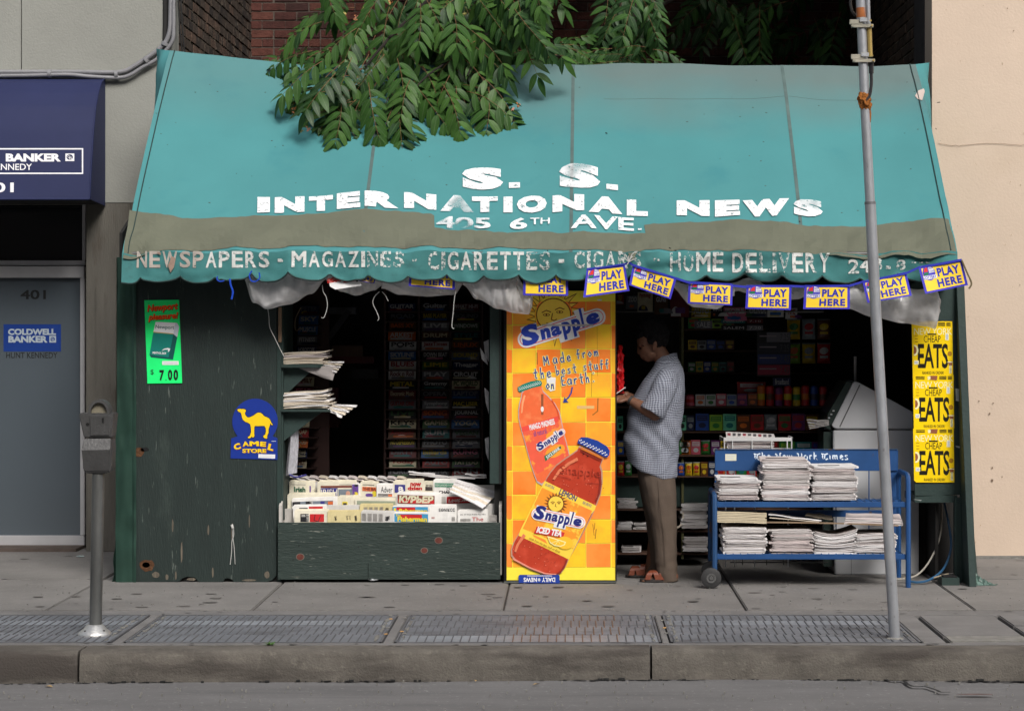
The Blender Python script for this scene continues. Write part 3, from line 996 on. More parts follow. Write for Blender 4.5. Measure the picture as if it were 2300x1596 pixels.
spell('HOME', 1505, 1625, 566, 610, [M_LETF, M_LETF, M_LETW, M_LETW])
spell('DELIVERY', 1645, 1864, 568, 612, [M_LETW, M_LETF, M_LETF, M_LETF, M_LETW, M_LETW, M_LETW])
ar.text('2', 1906, 582, 1930, 614, M_LETW, 1, bold=.02); ar.text('4', 1932, 580, 1955, 612, M_LETW, 1, bold=.02); ar.text('3', 1960, 578, 1981, 608, M_LETF, 1, bold=.02)
ar.rect(1990, 597, 2000, 604, M_LETW); ar.text('8', 2013, 583, 2034, 606, M_LETF, 1, bold=.02)
for x in (2048, 2064, 2080): ar.rect(x, 588, x + 10, 591, M_LETF)
ar.build('lettering', vmap, va, (7, 9))
# torn bits on the valance
ar = Art(); mt = mat('torn_canvas', (.30, .21, .165), .8, var=.25, scale=14)
ar.poly([(378, 596), (386, 575), (395, 580), (391, 600), (383, 612)], mt, 4); ar.poly([(352, 566), (363, 567), (361, 573), (356, 570)], mt, 4)
ar.build('torn_edge', vmap, va)

# awning frame: the pipes seen from beneath
M_PIPE = mat('frame_pipe', (.10, .10, .10), .5, .5, var=.2)
b = MB()
b.tube([(AXL + .03, AY1 + .03, AZ1 - .01), (AXR - .03, AY1 + .03, AZ1 - .01)], .014, M_PIPE)
for x in RIBS:
    x = min(max(x, AXL + .03), AXR - .03)
    b.tube([asurf(x, 0.02, -.06), asurf(x, .98, -.05)], .012, M_PIPE)
    b.tube([(x, AY1 + .03, AZ1 - .01), (x, 1.2, 2.16)], .012, M_PIPE)
part('frame', b, None, aw)

# ================================================================ the newsstand itself
M_PLY = mat('green_plywood', (.0165, .0275, .025), .62, var=.16, scale=3, stretch=(3, 1, .5), bump=.45, bscale=38, spec=.4,
            wear=((.12, .14, .125), 17, (3.2, 1, .40), .655, .07), wear2=((.055, .075, .065), 2.4, (1, 1, .6), .60, .25))
M_GREEN = mat('green_paint', (.024, .044, .040), .6, var=.14, scale=6, bump=.2, bscale=40, wear=((.10, .12, .11), 14, (1, 1, .5), .72, .05))
M_TIN = mat('green_tin', (.03, .068, .052), .3, .35, var=.2, scale=4, bump=.1, bscale=10, wear=((.35, .38, .36), 22, (1, 1, .6), .73, .03))
M_BARE = mat('bare_wood', (.27, .18, .115), .85, var=.3, scale=12, stretch=(1, 1, .2), bump=.4)
M_ROT = mat('rotten_wood', (.10, .045, .02), .9, var=.45, scale=30, bump=.8, bscale=50)
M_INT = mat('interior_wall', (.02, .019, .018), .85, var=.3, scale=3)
st = thing('newsstand', 'dark green plywood newsstand with a wide open front under the teal awning', 'kiosk', (0, .8, 0))
XLp, XRp = PX(300, 0), PX(621, 0)
# front plywood wall with gnawed holes along its foot
b = MB()
zt = 2.12
foot = [(XLp, .0), (PX(403, 0), .004), (PX(408, 0), .022), (PX(420, 0), .036), (PX(438, 0), .030), (PX(446, 0), .0), (PX(500, 0), .0), (PX(505, 0), .022), (PX(512, 0), .026), (PX(522, 0), .016), (PX(524, 0), .0),
        (PX(600, 0), .0), (PX(612, 0), .015), (XRp, .045)]
outline = foot + [(XRp, zt), (XLp, zt)]
b.prism(outline, 'y', 0.0, .022, M_PLY)
part('front_panel', b, None, st, bevel=.002)
b = MB(); b.box(XLp, XRp, .03, .05, 0, .1, M_TAR); part('sill', b, None, st)
# holes with torn wood
def hole(name, cx, cy, pts, m):
    h = Art(); h.poly([(cx + x, cy + y) for x, y in pts], m, 1)
    return h.build(name, facing(0, .0015), st)
rag = lambda rx, ry, n=13, sd=0: [(rx * math.cos(k * 6.283 / n) * (1 + .35 * noise.noise((k * 1.7, sd, 0))), ry * math.sin(k * 6.283 / n) * (1 + .35 * noise.noise((k * 1.3, sd, 4)))) for k in range(n)]
hole('damage', 311, 1015, rag(13, 11, 13, 1), M_ROT); hole('damage', 325, 1009, rag(10, 5, 11, 2), M_DARK)
hole('damage', 330, 1269, rag(17, 13, 14, 3), M_ROT); hole('damage', 328, 1268, rag(9, 6, 11, 5), M_DARK)
for (x, y, rx, ry, s_) in ((388, 1180, 3, 18, 1), (408, 1240, 3, 30, 2), (522, 1195, 4, 25, 3), (468, 1190, 3, 14, 4), (560, 1170, 2, 18, 5), (350, 1290, 12, 8, 6), (430, 1300, 14, 4, 7), (560, 1302, 22, 3, 8), (600, 1290, 8, 10, 9), (395, 1292, 3, 12, 10), (478, 1285, 3, 14, 11), (375, 1295, 5, 8, 12)):
    hole('scuff', x, y, rag(rx * .7, ry * .8, 11, s_), mat('scuffed_wood', (.13, .11, .085), .85, var=.35, scale=30, stretch=(3, 1, .4)))
# tin flashing at the left corner, dented
b = MB()
def tin(u, v):
    z = v * 2.12; x0 = PX(266 - (3 if v > .5 else 6) + 3 * noise.noise((0, 0, v * 5)), 0); x1 = XLp + .02
    x = x0 + (x1 - x0) * u
    y = -.004 - .018 * math.sin(u * math.pi) * (.4 + noise.noise((u * 2, v * 7, 3))) - .012 * noise.noise((u * 3, v * 16, 1)) - (.012 if u > .85 else 0)
    return (x, y, z)
b.grid(tin, 10, 60, M_TIN)
b.grid(lambda u, v: (PX(262, 0) + .0 - .0 * u, -.004 + 1.3 * u, v * 2.12), 2, 2, M_TIN)
part('corner_flashing', b, None, st, smooth=True, recalc=False)
b = MB()
b.grid(lambda u, v: (PX(262, 0) - .035 * (1 - v) ** 2 * (1 - u) + .02 * noise.noise((v * 6, u, 0)) * (1 - v), .02 + u * .04, .62 * v), 3, 14, M_TIN)
part('loose_flashing', b, None, st, smooth=True, recalc=False)
# side, back, roof, floor
YBK = 1.75
b = MB()
SLP = [(.03, 0), (YBK, 0), (YBK, 2.75), (1.3, 2.75), (.03, 2.28)]
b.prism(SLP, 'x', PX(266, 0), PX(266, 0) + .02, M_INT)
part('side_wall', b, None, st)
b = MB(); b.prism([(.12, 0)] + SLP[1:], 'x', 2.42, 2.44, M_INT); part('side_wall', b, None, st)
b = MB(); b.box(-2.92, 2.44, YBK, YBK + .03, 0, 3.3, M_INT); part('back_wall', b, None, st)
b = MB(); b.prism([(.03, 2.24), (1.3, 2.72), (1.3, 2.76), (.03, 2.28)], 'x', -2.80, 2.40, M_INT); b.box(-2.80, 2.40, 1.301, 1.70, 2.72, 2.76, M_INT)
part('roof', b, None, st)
b = MB(); b.box(-2.80, 2.40, .024, .045, 2.122, 2.238, M_INT); part('lintel', b, None, st)
b = MB()
b.box(PX(1110, .03), PX(1384, .03), .05, .07, 0, 2.12, M_INT)
part('partition', b, None, st)
# window posts
b = MB(); b.box(PX(1100, 0), PX(1127, 0), -.01, .05, PZ(1086, 0), 2.12, M_GREEN)
wp = part('window_post', b, None, st, bevel=.003)
b = MB(); b.box(PX(1121, 0), PX(1124, 0), -.014, -.01, PZ(1086, 0), 2.1, M_TAR); part('post_groove', b, None, wp)
b = MB(); b.box(PX(621, 0), PX(630, 0), .024, .10, .0, 2.12, M_GREEN)
part('window_post', b, None, st)
b = MB(); b.box(PX(1112, 0), PX(1131, 0), .055, .06, .0, 2.1, M_DARK); part('gap_strip', b, None, st)
b = MB(); b.box(PX(626, .02), PX(633, .02), .0, .02, PZ(768, 0), PZ(690, 0), M_BARE); part('bare_wood_strip', b, None, st)
# two small shelves in the window and the slanted bracket
for y0, x1, y1 in ((818, 726, 826), (919, 742, 925)):
    b = MB()
    b.prism([(PX(631, .06), .02), (PX(x1 - 8, .06), .02), (PX(x1, .06), .06), (PX(x1, .06), .30), (PX(631, .06), .30)], 'z', PZ(y1, .05), PZ(y0, .05), M_GREEN)
    part('shelf', b, None, st, bevel=.004)
    b = MB(); b.prism([(PX(631, .1), PZ(y1 + .5, .1)), (PX(x1 - 20, .1), PZ(y1 + .5, .1)), (PX(631, .1), PZ(y1 + 70, .1))], 'y', .09, .11, M_GREEN)
    part('bracket', b, None, st)
b = MB(); b.box(PX(622, .05), PX(636, .05), .05, .55, 0.4, 2.1, M_GREEN); part('window_jamb', b, None, st)
# right hand post and poster board, leaning outwards at the foot
b = MB()
b.prism([(PX(2046, 0), 1.95), (PX(2163, 0), 2.02), (PX(2163, 0), PZ(1110, 0)), (PX(2055, 0), PZ(1116, 0)), (PX(2053, 0), PZ(1070, 0))], 'y', 0, .02, M_GREEN)
part('poster_board', b, None, st, bevel=.003)
b = MB()
b.add([(PX(2147, -.02), -.03, 1.98), (PX(2165, -.02), -.03, 1.98), (PX(2192, -.24), -.26, 0), (PX(2176, -.24), -.26, 0),
       (PX(2147, -.02), .05, 1.98), (PX(2165, -.02), .05, 1.98), (PX(2192, -.24), .0, 0), (PX(2176, -.24), .0, 0)],
      [(0, 1, 2, 3), (7, 6, 5, 4), (0, 4, 5, 1), (1, 5, 6, 2), (2, 6, 7, 3), (3, 7, 4, 0)], M_GREEN)
b.box(PX(2144, -.02), PX(2163, -.02), -.03, .03, 0, PZ(1116, 0), M_GREEN)
part('side_post', b, None, st, bevel=.003)
b = MB()
b.add([(PX(2166, 0), .0, 1.0), (PX(2177, 0), .3, 1.0), (PX(2200, 0), .3, 0), (PX(2188, 0), -.1, 0), (PX(2170, 0), .02, 1.0), (PX(2181, 0), .3, 1.0), (PX(2204, 0), .3, 0), (PX(2192, 0), -.08, 0)],
      [(0, 1, 2, 3), (7, 6, 5, 4), (0, 4, 5, 1), (1, 5, 6, 2), (2, 6, 7, 3), (3, 7, 4, 0)], M_GREEN)
part('lean_board', b, None, st)
b = MB(); b.box(PX(2055, 0), PX(2150, 0), .0, .5, PZ(1128, 0), PZ(1112, 0), M_GREEN); part('ledge', b, None, st)
b = MB(); b.box(PX(2052, .5), PX(2170, .5), .5, .52, 0, .65, M_INT); part('recess_back', b, None, st)

# ================================================================ display bin under the window
bn = thing('display_bin', 'green plywood newspaper bin with chipped front board below the window', 'bin', (-1.2, .1, 0))
M_PLYH = mat('green_bin_board', (.027, .042, .037), .6, var=.18, scale=3, stretch=(.6, 1, 2.4), bump=.5, bscale=38, wear=((.22, .23, .20), 17, (.5, 1, 3.4), .645, .05), wear2=((.10, .085, .065), 3.2, (.5, 1, 2.0), .64, .10))
b = MB(); b.box(PX(626, 0), PX(828 * 1.005, 0), -.035, -.012, PZ(1299, 0), PZ(1173, 0), M_PLYH)
b = MB()
sx = PX(1210 / 1.0 - 382, 0)
b.box(PX(626, 0), sx - .0015, -.035, -.012, PZ(1299, 0), PZ(1262, 0), M_PLYH)
b.box(sx + .0015, PX(1124, 0), -.035, -.012, PZ(1299, 0), PZ(1262, 0), M_PLYH)
b.box(PX(626, 0), PX(1124, 0), -.035, -.012, PZ(1262, 0), PZ(1172, 0), M_PLYH)
part('front_board', b, None, bn, recalc=True)
for sxx in (PX(627, 0), PX(1121, 0)):
    b = MB()
    b.add([(sxx, -.012, .05), (sxx + .018, -.012, .05), (sxx + .018, .45, .05), (sxx, .45, .05), (sxx, -.012, .50), (sxx + .018, -.012, .50), (sxx + .018, .45, .69), (sxx, .45, .69)],
          [(0, 1, 2, 3), (4, 5, 6, 7), (0, 1, 5, 4), (1, 2, 6, 5), (2, 3, 7, 6), (3, 0, 4, 7)], mat('bin_white', (.5, .48, .45), .7, var=.15, scale=6, wear=((.2, .19, .17), 12, (1, 1, 1), .66, .1)))
    part('side_board', b, None, bn)
b = MB(); b.box(PX(628, 0), PX(1120, 0), .44, .455, .05, .635, M_GREEN); part('back_board', b, None, bn)
for i in range(1, 4):
    b = MB(); b.box(PX(630, 0), PX(1119, 0), .03 + i * .105, .035 + i * .105, .2, PZ(1168 - i * 24, .05), MATS['bin_white'])
    part('divider', b, None, bn)
b = MB(); b.box(PX(627, 0), PX(1123, 0), .03, .05, 0, .08, M_DARK); part('plinth', b, None, bn)
kn = mat('wood_plug', (.13, .035, .025), .7, var=.3, scale=30); knr = mat('plug_rim', (.16, .14, .12), .8, var=.2)
for x, y, r in ((1442 / 1.4635, 1775 / 1.4635, 8), (1395 / 1.4635, 1808 / 1.4635, 7), (987 / 1.4635, 1829 / 1.4635, 8)):
    ar = Art(); ar.ell(x, y, r * 1.2, r, knr, 1, n=16); ar.ell(x, y, r, r * .82, kn, 2, n=14); ar.build('plug', facing(-.0355, .0012), bn)
for i in range(10):
    random.seed(40 + i); ar = Art(); ar.ell(random.uniform(640, 1110), random.uniform(1180, 1290), 1.6, 1.4, M_TAR, 1, n=7); ar.build('nail', facing(-.0355, .0012), bn)

# ================================================================ blue awning of the neighbour
YBF = 1.37
ba = thing('navy_awning', 'navy blue awning with white lettering over the aluminium door', 'awning', (-4, YBF, 2.5))
M_NAVY = mat('navy_canvas', (.018, .024, .078), .6, var=.08, scale=2, bump=.1, bscale=200, spec=.25, wear=((.06, .06, .075), 1.2, (.5, 1, 1), .62, .25))
XBR = -3.427
prof = [(YL - .005, 3.50), (YL - .06, 3.49), (YL - .14, 3.46), (YL - .24, 3.38), (YL - .33, 3.26), (YL - .40, 3.10), (YL - .455, 2.90), (YL - .495, 2.74), (YBF, 2.58)]
def bsurf(x, k):
    n = len(prof) - 1; q = min(n - .0001, max(0, k * n)); i = int(q); f = q - i
    y = prof[i][0] + (prof[i + 1][0] - prof[i][0]) * f; z = prof[i][1] + (prof[i + 1][1] - prof[i][1]) * f
    return Vector((x, y - .003 * noise.noise((x * 2, z * 2, 0)), z))
b = MB(); b.grid(lambda u, v: bsurf(-5.6 + (XBR + 5.6) * u, v), 24, 40, M_NAVY)
part('canopy', b, None, ba, smooth=True, recalc=False)
b = MB(); pr = [(p[0], p[1]) for p in prof] + [(YL - .005, 2.56)]
b.prism(pr, 'x', XBR - .004, XBR, M_NAVY); part('side_panel', b, None, ba)
b = MB(); b.tube([bsurf(XBR, i / 30) + Vector((0, -.002, 0)) for i in range(31)], .006, M_NAVY, 6); b.tube([(-5.6, YBF, 2.58), (XBR, YBF, 2.58)], .008, M_NAVY, 6)
part('piping', b, None, ba, smooth=True)
b = MB(); b.box(-5.6, XBR - .01, YBF + .01, YL - .01, 2.57, 2.575, M_DARK); part('underside', b, None, ba)
def bmap(vx, vy, lay):
    lo_, hi_ = 0.0, 1.0
    for _ in range(24):
        k = (lo_ + hi_) / 2; q = bsurf(0, k); s = S(q.y)
        if VY - (q.z - HCAM) * s < vy: lo_ = k
        else: hi_ = k
    p = bsurf((vx - VX) / s, k); p.y -= .002 * lay; return p
WN = ink('navy_white', (232, 232, 236))
ar = Art()
ar.text('BANKER', 13, 345, 137, 363, WN, 1, bold=.05)
ar.rect(147, 345, 167, 362, WN, 1); ar.ell(157, 353, 7, 6, M_NAVY, 2); ar.text('C', 152, 349, 158, 355, WN, 3); ar.text('B', 156, 352, 162, 358, WN, 3)
ar.text('KENNEDY', -22, 368, 72, 382, WN, 1, bold=.01)
for r in ((-200, 333, 187, 336), (-200, 388, 187, 391), (184, 336, 187, 388)): ar.rect(*r, WN, 1)
ar.text('401', -45, 410, 31, 432, WN, 1, bold=.02)
ar.build('lettering', bmap, ba, (30, 12))

# ================================================================ conduit on the grey wall
cd = thing('conduit', 'pair of grey painted conduits bending up the stucco corner', 'pipe', (-3.5, YL - .03, 3.5))
M_CON = mat('conduit_paint', (.27, .27, .285), .38, .25, var=.1, scale=8, wear=((.5, .5, .5), 30, (1, 1, 1), .7, .05))
def smooth_path(pts, n=8):
    out = []
    P_ = [pts[0]] + pts + [pts[-1]]
    for i in range(1, len(P_) - 2):
        p0, p1, p2, p3 = [Vector(q) for q in P_[i - 1:i + 3]]
        for k in range(n):
            t = k / n
            out.append(.5 * ((2 * p1) + (-p0 + p2) * t + (2 * p0 - 5 * p1 + 4 * p2 - p3) * t * t + (-p0 + 3 * p1 - 3 * p2 + p3) * t ** 3))
    out.append(Vector(pts[-1])); return out
def vpath(pts, y, n=6): return smooth_path([P(a, c, y if len(q) == 0 else q[0]) for (a, c, *q) in pts], n)
for dy, pts, r in ((.0, [(-60, 162), (60, 162), (165, 162), (250, 163), (280, 160), (300, 150), (325, 134), (352, 115), (372, 95), (381, 70), (383, 40), (384, -20), (386, -120)], .0175),
                   (.01, [(-60, 171), (60, 170), (150, 168), (200, 172), (262, 175), (290, 170), (320, 152), (350, 135), (374, 112), (388, 90), (390, 60), (390, 30), (390, -20), (391, -120)], .015)):
    b = MB(); b.tube(vpath(pts, YL - .03 - dy), r, M_CON, 10); part('pipe', b, None, cd, smooth=True)
for (x, y, a) in ((112, 166, 0), (262, 168, .1), (330, 136, .7), (372, 100, 1.1)):
    c = P(x, y, YL - .03); b = MB(); d = Vector((math.cos(a), 0, math.sin(a)))
    b.tube([c - d * .012, c + d * .012], .034, M_CON, 10); part('strap', b, None, cd, smooth=True)
b = MB()
for x0, x1 in ((398, 413), (404, 418)):
    b.tube(smooth_path([P(x0, -60, YL + .15), P(x0 + 3, 20, YL + .12), P(x0 + 6, 70, YL + .1), P(x1 - 2, 130, YL + .1)]), .006, M_TAR, 5)
b.tube([P(372, -60, YL - .01), P(372, 50, YL - .01), P(371, 90, YL - .01)], .02, M_TAR, 6)
tag(part('cable', b, None, None, smooth=True), 'black cables hanging down the brick side wall beside the conduits', 'cable')
# ================================================================ signs on the plywood wall
def board(name, pts, y, th, m, label, cat, group=None):
    """a flat sheet with real thickness; pts are photograph positions"""
    q = [(PX(a, y), PZ(c, y)) for a, c in pts]
    cx = sum(p[0] for p in q) / len(q); zb = min(p[1] for p in q)
    t = thing(name, label, cat, (cx, y, zb), group)
    b = MB(); b.prism(q, 'y', y, y + th, m); part('sheet', b, None, t)
    return t
NG = ink('neon_green', (34, 250, 128), .45); NO = ink('neon_orange', (250, 84, 20), .45); NT = ink('pack_teal', (10, 128, 116)); NTD = ink('pack_dark', (8, 84, 82)); WH = ink('white', (236, 236, 236)); GY = ink('pack_grey', (200, 205, 215))
BK = ink('black', (16, 16, 18)); BKG = ink('sign_shadow', (20, 90, 50)); GOLD = ink('pack_gold', (200, 170, 90))
ns = board('price_sign', [(324, 674), (402, 673), (409, 860), (331, 861)], -.008, .004, NG, 'fluorescent green cigarette price sign reading 7.00 on the green plywood wall', 'sign')
c7 = lambda x, y: ((400 + x / 2.66) / 1.46348, (950 + y / 2.66) / 1.46348)
ar = Art(); ar.T = c7
ar.text('Newport', 224, 130, 496, 208, BK, 2, bold=.045, shear=.25, rot=-5); ar.text('Newport', 221, 126, 493, 204, NO, 3, bold=.055, shear=.25, rot=-5)
ar.text('pleasure!', 232, 212, 500, 284, BK, 2, bold=.045, shear=.25, rot=-4); ar.text('pleasure!', 230, 208, 497, 280, NO, 3, bold=.06, shear=.25, rot=-4)
ar.poly([(297, 285), (470, 294), (452, 392), (278, 375)], WH, 2); ar.poly([(470, 294), (485, 295), (504, 330), (486, 420), (452, 392)], GY, 2)
ar.poly([(278, 375), (452, 392), (410, 595), (243, 572)], NT, 2); ar.poly([(452, 392), (486, 420), (449, 616), (410, 595)], NTD, 2)
ar.poly([(243, 572), (410, 595), (449, 616), (256, 596)], NTD, 2); ar.poly([(278, 371), (452, 388), (452, 394), (278, 378)], GOLD, 3)
ar.text('Newport', 296, 316, 460, 356, NTD, 3, bold=.01, rot=3)
ar.poly([(347, 540), (372, 520), (405, 513), (425, 520), (418, 540), (404, 552), (408, 530), (380, 528)], WH, 3)
ar.text('MENTHOL BOX', 271, 548, 390, 568, WH, 3, bold=.03, rot=3)
ar.rect(354, 628, 498, 662, WH, 2)
for k in (637, 645, 652): ar.rect(364, k, 490, k + 2, GY, 3)
ar.text('$', 253, 703, 280, 750, BK, 2, bold=.0); ar.text('7', 330, 706, 372, 800, BK, 2, bold=.05); ar.rect(384, 790, 392, 798, BK, 2)
ar.text('0', 404, 702, 443, 798, BK, 2, bold=.05); ar.text('0', 453, 702, 494, 798, BK, 2, bold=.05)
ar.build('print', facing(-.008, .0006), ns)

CB = ink('camel_blue', (16, 48, 142)); CY = ink('camel_yellow', (246, 206, 22)); CO = ink('camel_outline', (150, 60, 20))
pts = []
for k in range(41):
    a = R(140 + 260 * k / 40); pts.append(c7(1166 + 199 * math.cos(a), 1156 + 199 * math.sin(a)))
pts = [c7(957, 1304)] + pts + [c7(1362, 1302), c7(1362, 1490), c7(952, 1478)]
cs = board('store_sticker', pts, -.005, .004, CB, 'blue round sticker with a yellow camel on the green plywood wall', 'sticker')
camel = [(1010, 1056), (1018, 1048), (1038, 1046), (1052, 1048), (1062, 1046), (1072, 1050), (1084, 1052), (1086, 1062), (1078, 1082), (1082, 1100), (1094, 1116), (1112, 1122), (1134, 1114), (1156, 1102), (1172, 1090), (1184, 1082), (1200, 1078), (1218, 1082),
         (1234, 1094), (1244, 1108), (1262, 1116), (1286, 1126), (1298, 1142), (1306, 1158), (1312, 1174), (1322, 1182), (1318, 1188), (1306, 1182), (1300, 1170), (1296, 1190), (1288, 1208), (1284, 1228), (1284, 1254), (1274, 1276), (1270, 1292), (1274, 1302), (1262, 1306), (1248, 1300),
         (1238, 1290), (1240, 1280), (1256, 1268), (1262, 1240), (1260, 1216), (1248, 1194), (1222, 1194), (1190, 1196), (1164, 1194), (1160, 1214), (1158, 1246), (1160, 1282), (1156, 1292), (1142, 1294), (1136, 1284), (1130, 1296), (1118, 1302), (1102, 1298), (1106, 1290), (1122, 1280),
         (1132, 1246), (1130, 1206), (1124, 1180), (1104, 1166), (1080, 1158), (1062, 1142), (1052, 1120), (1048, 1098), (1040, 1076), (1024, 1072)]
ar = Art(); ar.T = c7
ctr = (1165, 1175)
ar.stroke(camel + camel[:1], 9, BK, 1); ar.poly(camel, CY, 2)
for i, (ch, x0, x1, y0, y1, rt) in enumerate((('C', 980, 1040, 1348, 1400, -16), ('A', 1056, 1112, 1330, 1372, -6), ('M', 1118, 1200, 1328, 1370, 0), ('E', 1210, 1262, 1332, 1374, 5), ('L', 1280, 1330, 1352, 1408, 14))):
    ar.text(ch, x0 + 1, y0 + 2, x1 + 3, y1 + 4, CO, 2, bold=.06, rot=rt); ar.text(ch, x0, y0, x1, y1, CY, 3, bold=.05, rot=rt)
ar.text('STORE', 1057, 1396, 1268, 1432, CO, 2, bold=.06); ar.text('STORE', 1055, 1394, 1265, 1430, CY, 3, bold=.045)
ar.poly([(1196, 1440), (1342, 1444), (1341, 1480), (1195, 1474)], WH, 2)
for k in (1452, 1460, 1468): ar.rect(1204, k, 1334, k + 2, GY, 3)
ar.rect(1310, 1326, 1350, 1330, GY, 2)
ar.build('print', facing(-.005, .0006), cs)

# small bits on the wall: white string, pale mark
M_STR = mat('white_string', (.62, .62, .60), .6, var=.05, transl=.2)
def string(pts, y, r, label, name='string', cat='string', group=None, m=None):
    b = MB(); b.tube(vpath(pts, y, 5), r, m or M_STR, 5)
    return tag(part(name, b, None, None, smooth=True), label, cat, group)
b = MB(); b.tube(vpath([(519, 1180), (523, 1178), (525, 1200), (521, 1215), (520, 1240), (517, 1267)], -.01), .0025, M_STR, 5)
b.tube(vpath([(521, 1181), (523, 1205), (526, 1230), (528, 1266)], -.008), .002, M_STR, 5)
b.tube([P(520, 1178, -.01), P(523, 1186, -.015)], .008, M_STR, 6)
tag(part('knotted_string', b, None, None, smooth=True), 'frayed white string hanging low on the green plywood wall', 'string')

# ================================================================ drink board
dk = thing('drink_board', 'tall orange and yellow checked drink advertising board with two bottles', 'advertising board', (PX(1260, -.05), -.05, 0))
YS = -.06
b = MB(); x0, x1 = PX(1132, YS), PX(1385, YS)
zt_ = PZ(652, YS); zb_ = PZ(1308, YS)
b.box(x0, x1, YS + .002, YS + .05, zb_, zt_, BK); part('panel', b, None, dk, bevel=.002)
fr = MB()
fr.box(x0, x0 + .012, YS - .004, YS + .001, zb_ + .012, zt_, BK)
part('frame_edge', fr, None, dk); fr = MB(); fr.box(x1 - .008, x1, YS - .004, YS + .001, zb_ + .012, zt_, BK)
part('frame_edge', fr, None, dk); fr = MB(); fr.box(x0, x1, YS - .008, YS + .001, zb_, zb_ + .011, mat('frame_sill', (.12, .13, .12), .5, .3, var=.1)); part('frame_edge', fr, None, dk)
k4 = lambda x, y: ((1640 + x / 3.193) / 1.46348, (940 + y / 3.193) / 1.46348)
k5 = lambda x, y: ((1640 + x / 2.955) / 1.46348, (1400 + y / 2.955) / 1.46348)
def grad_ink(key, c1, c2, sc, wear=None):
    m = ink(key, c1, .42, wear=(srgb(*c2), sc, (1, 1, 1), .40, .22), var=.03); return m
OR = grad_ink('tile_orange', (255, 128, 40), (255, 152, 66), 3.2); YE = grad_ink('tile_yellow', (254, 206, 44), (253, 170, 52), 3.6); GR = ink('tile_grout', (255, 232, 70)); DG = ink('tile_line', (178, 128, 22))
ar = Art()
ar.rect(1138, 653, 1384, 1302, GR, 1)
# vertical grout positions (top, bottom) and horizontal rows, in print pixels
vx_ = [1138, 1163, 1215, 1266, 1318, 1372, 1384]
hy = [675, 708, 742, 776, 810, 845, 880, 914, 948, 1008 - 27, 1014, 1048, 1082, 1116, 1150, 1184, 1218, 1251, 1280]
hy = [k4(0, v)[1] for v in (158, 408, 660, 912, 1168, 1424)] + [k5(0, v)[1] for v in (192, 434, 668, 904, 1136, 1370)]
vxs = [k4(78, 0)[0], k4(140, 0)[0], k4(390, 0)[0], k4(650, 0)[0], k4(912, 0)[0], k4(1176, 0)[0], k4(1230, 0)[0]]
tl = MB()
rt = random.Random(4)
for r in range(len(hy) - 1):
    for c in range(6):
        xa, xb, ya, yb = vxs[c], vxs[c + 1], hy[r], hy[r + 1]
        g = 1.1
        j = lambda: rt.uniform(-.5, .5)
        m = OR if (r + c) % 2 == 0 else YE
        if r == 0 and c in (3,): m = OR
        q = [(xa + g + j(), ya + g + j()), ((xa + xb) / 2, ya + g + j()), (xb - g + j(), ya + g + j()), (xb - g + j(), (ya + yb) / 2), (xb - g + j(), yb - g + j()), ((xa + xb) / 2, yb - g + j()), (xa + g + j(), yb - g + j()), (xa + g + j(), (ya + yb) / 2)]
        if r == len(hy) - 2 and False: continue
        ar.poly([(x + .5, y + .7) for x, y in q], DG, 2); ar.poly(q, m, 3)
SB = ink('logo_blue', (38, 66, 176)); SR = ink('logo_red', (226, 66, 84)); SBD = ink('logo_navy', (30, 40, 120)); SUNL = ink('sun_line', (120, 60, 20)); SUNY = ink('sun_yellow', (250, 214, 80))
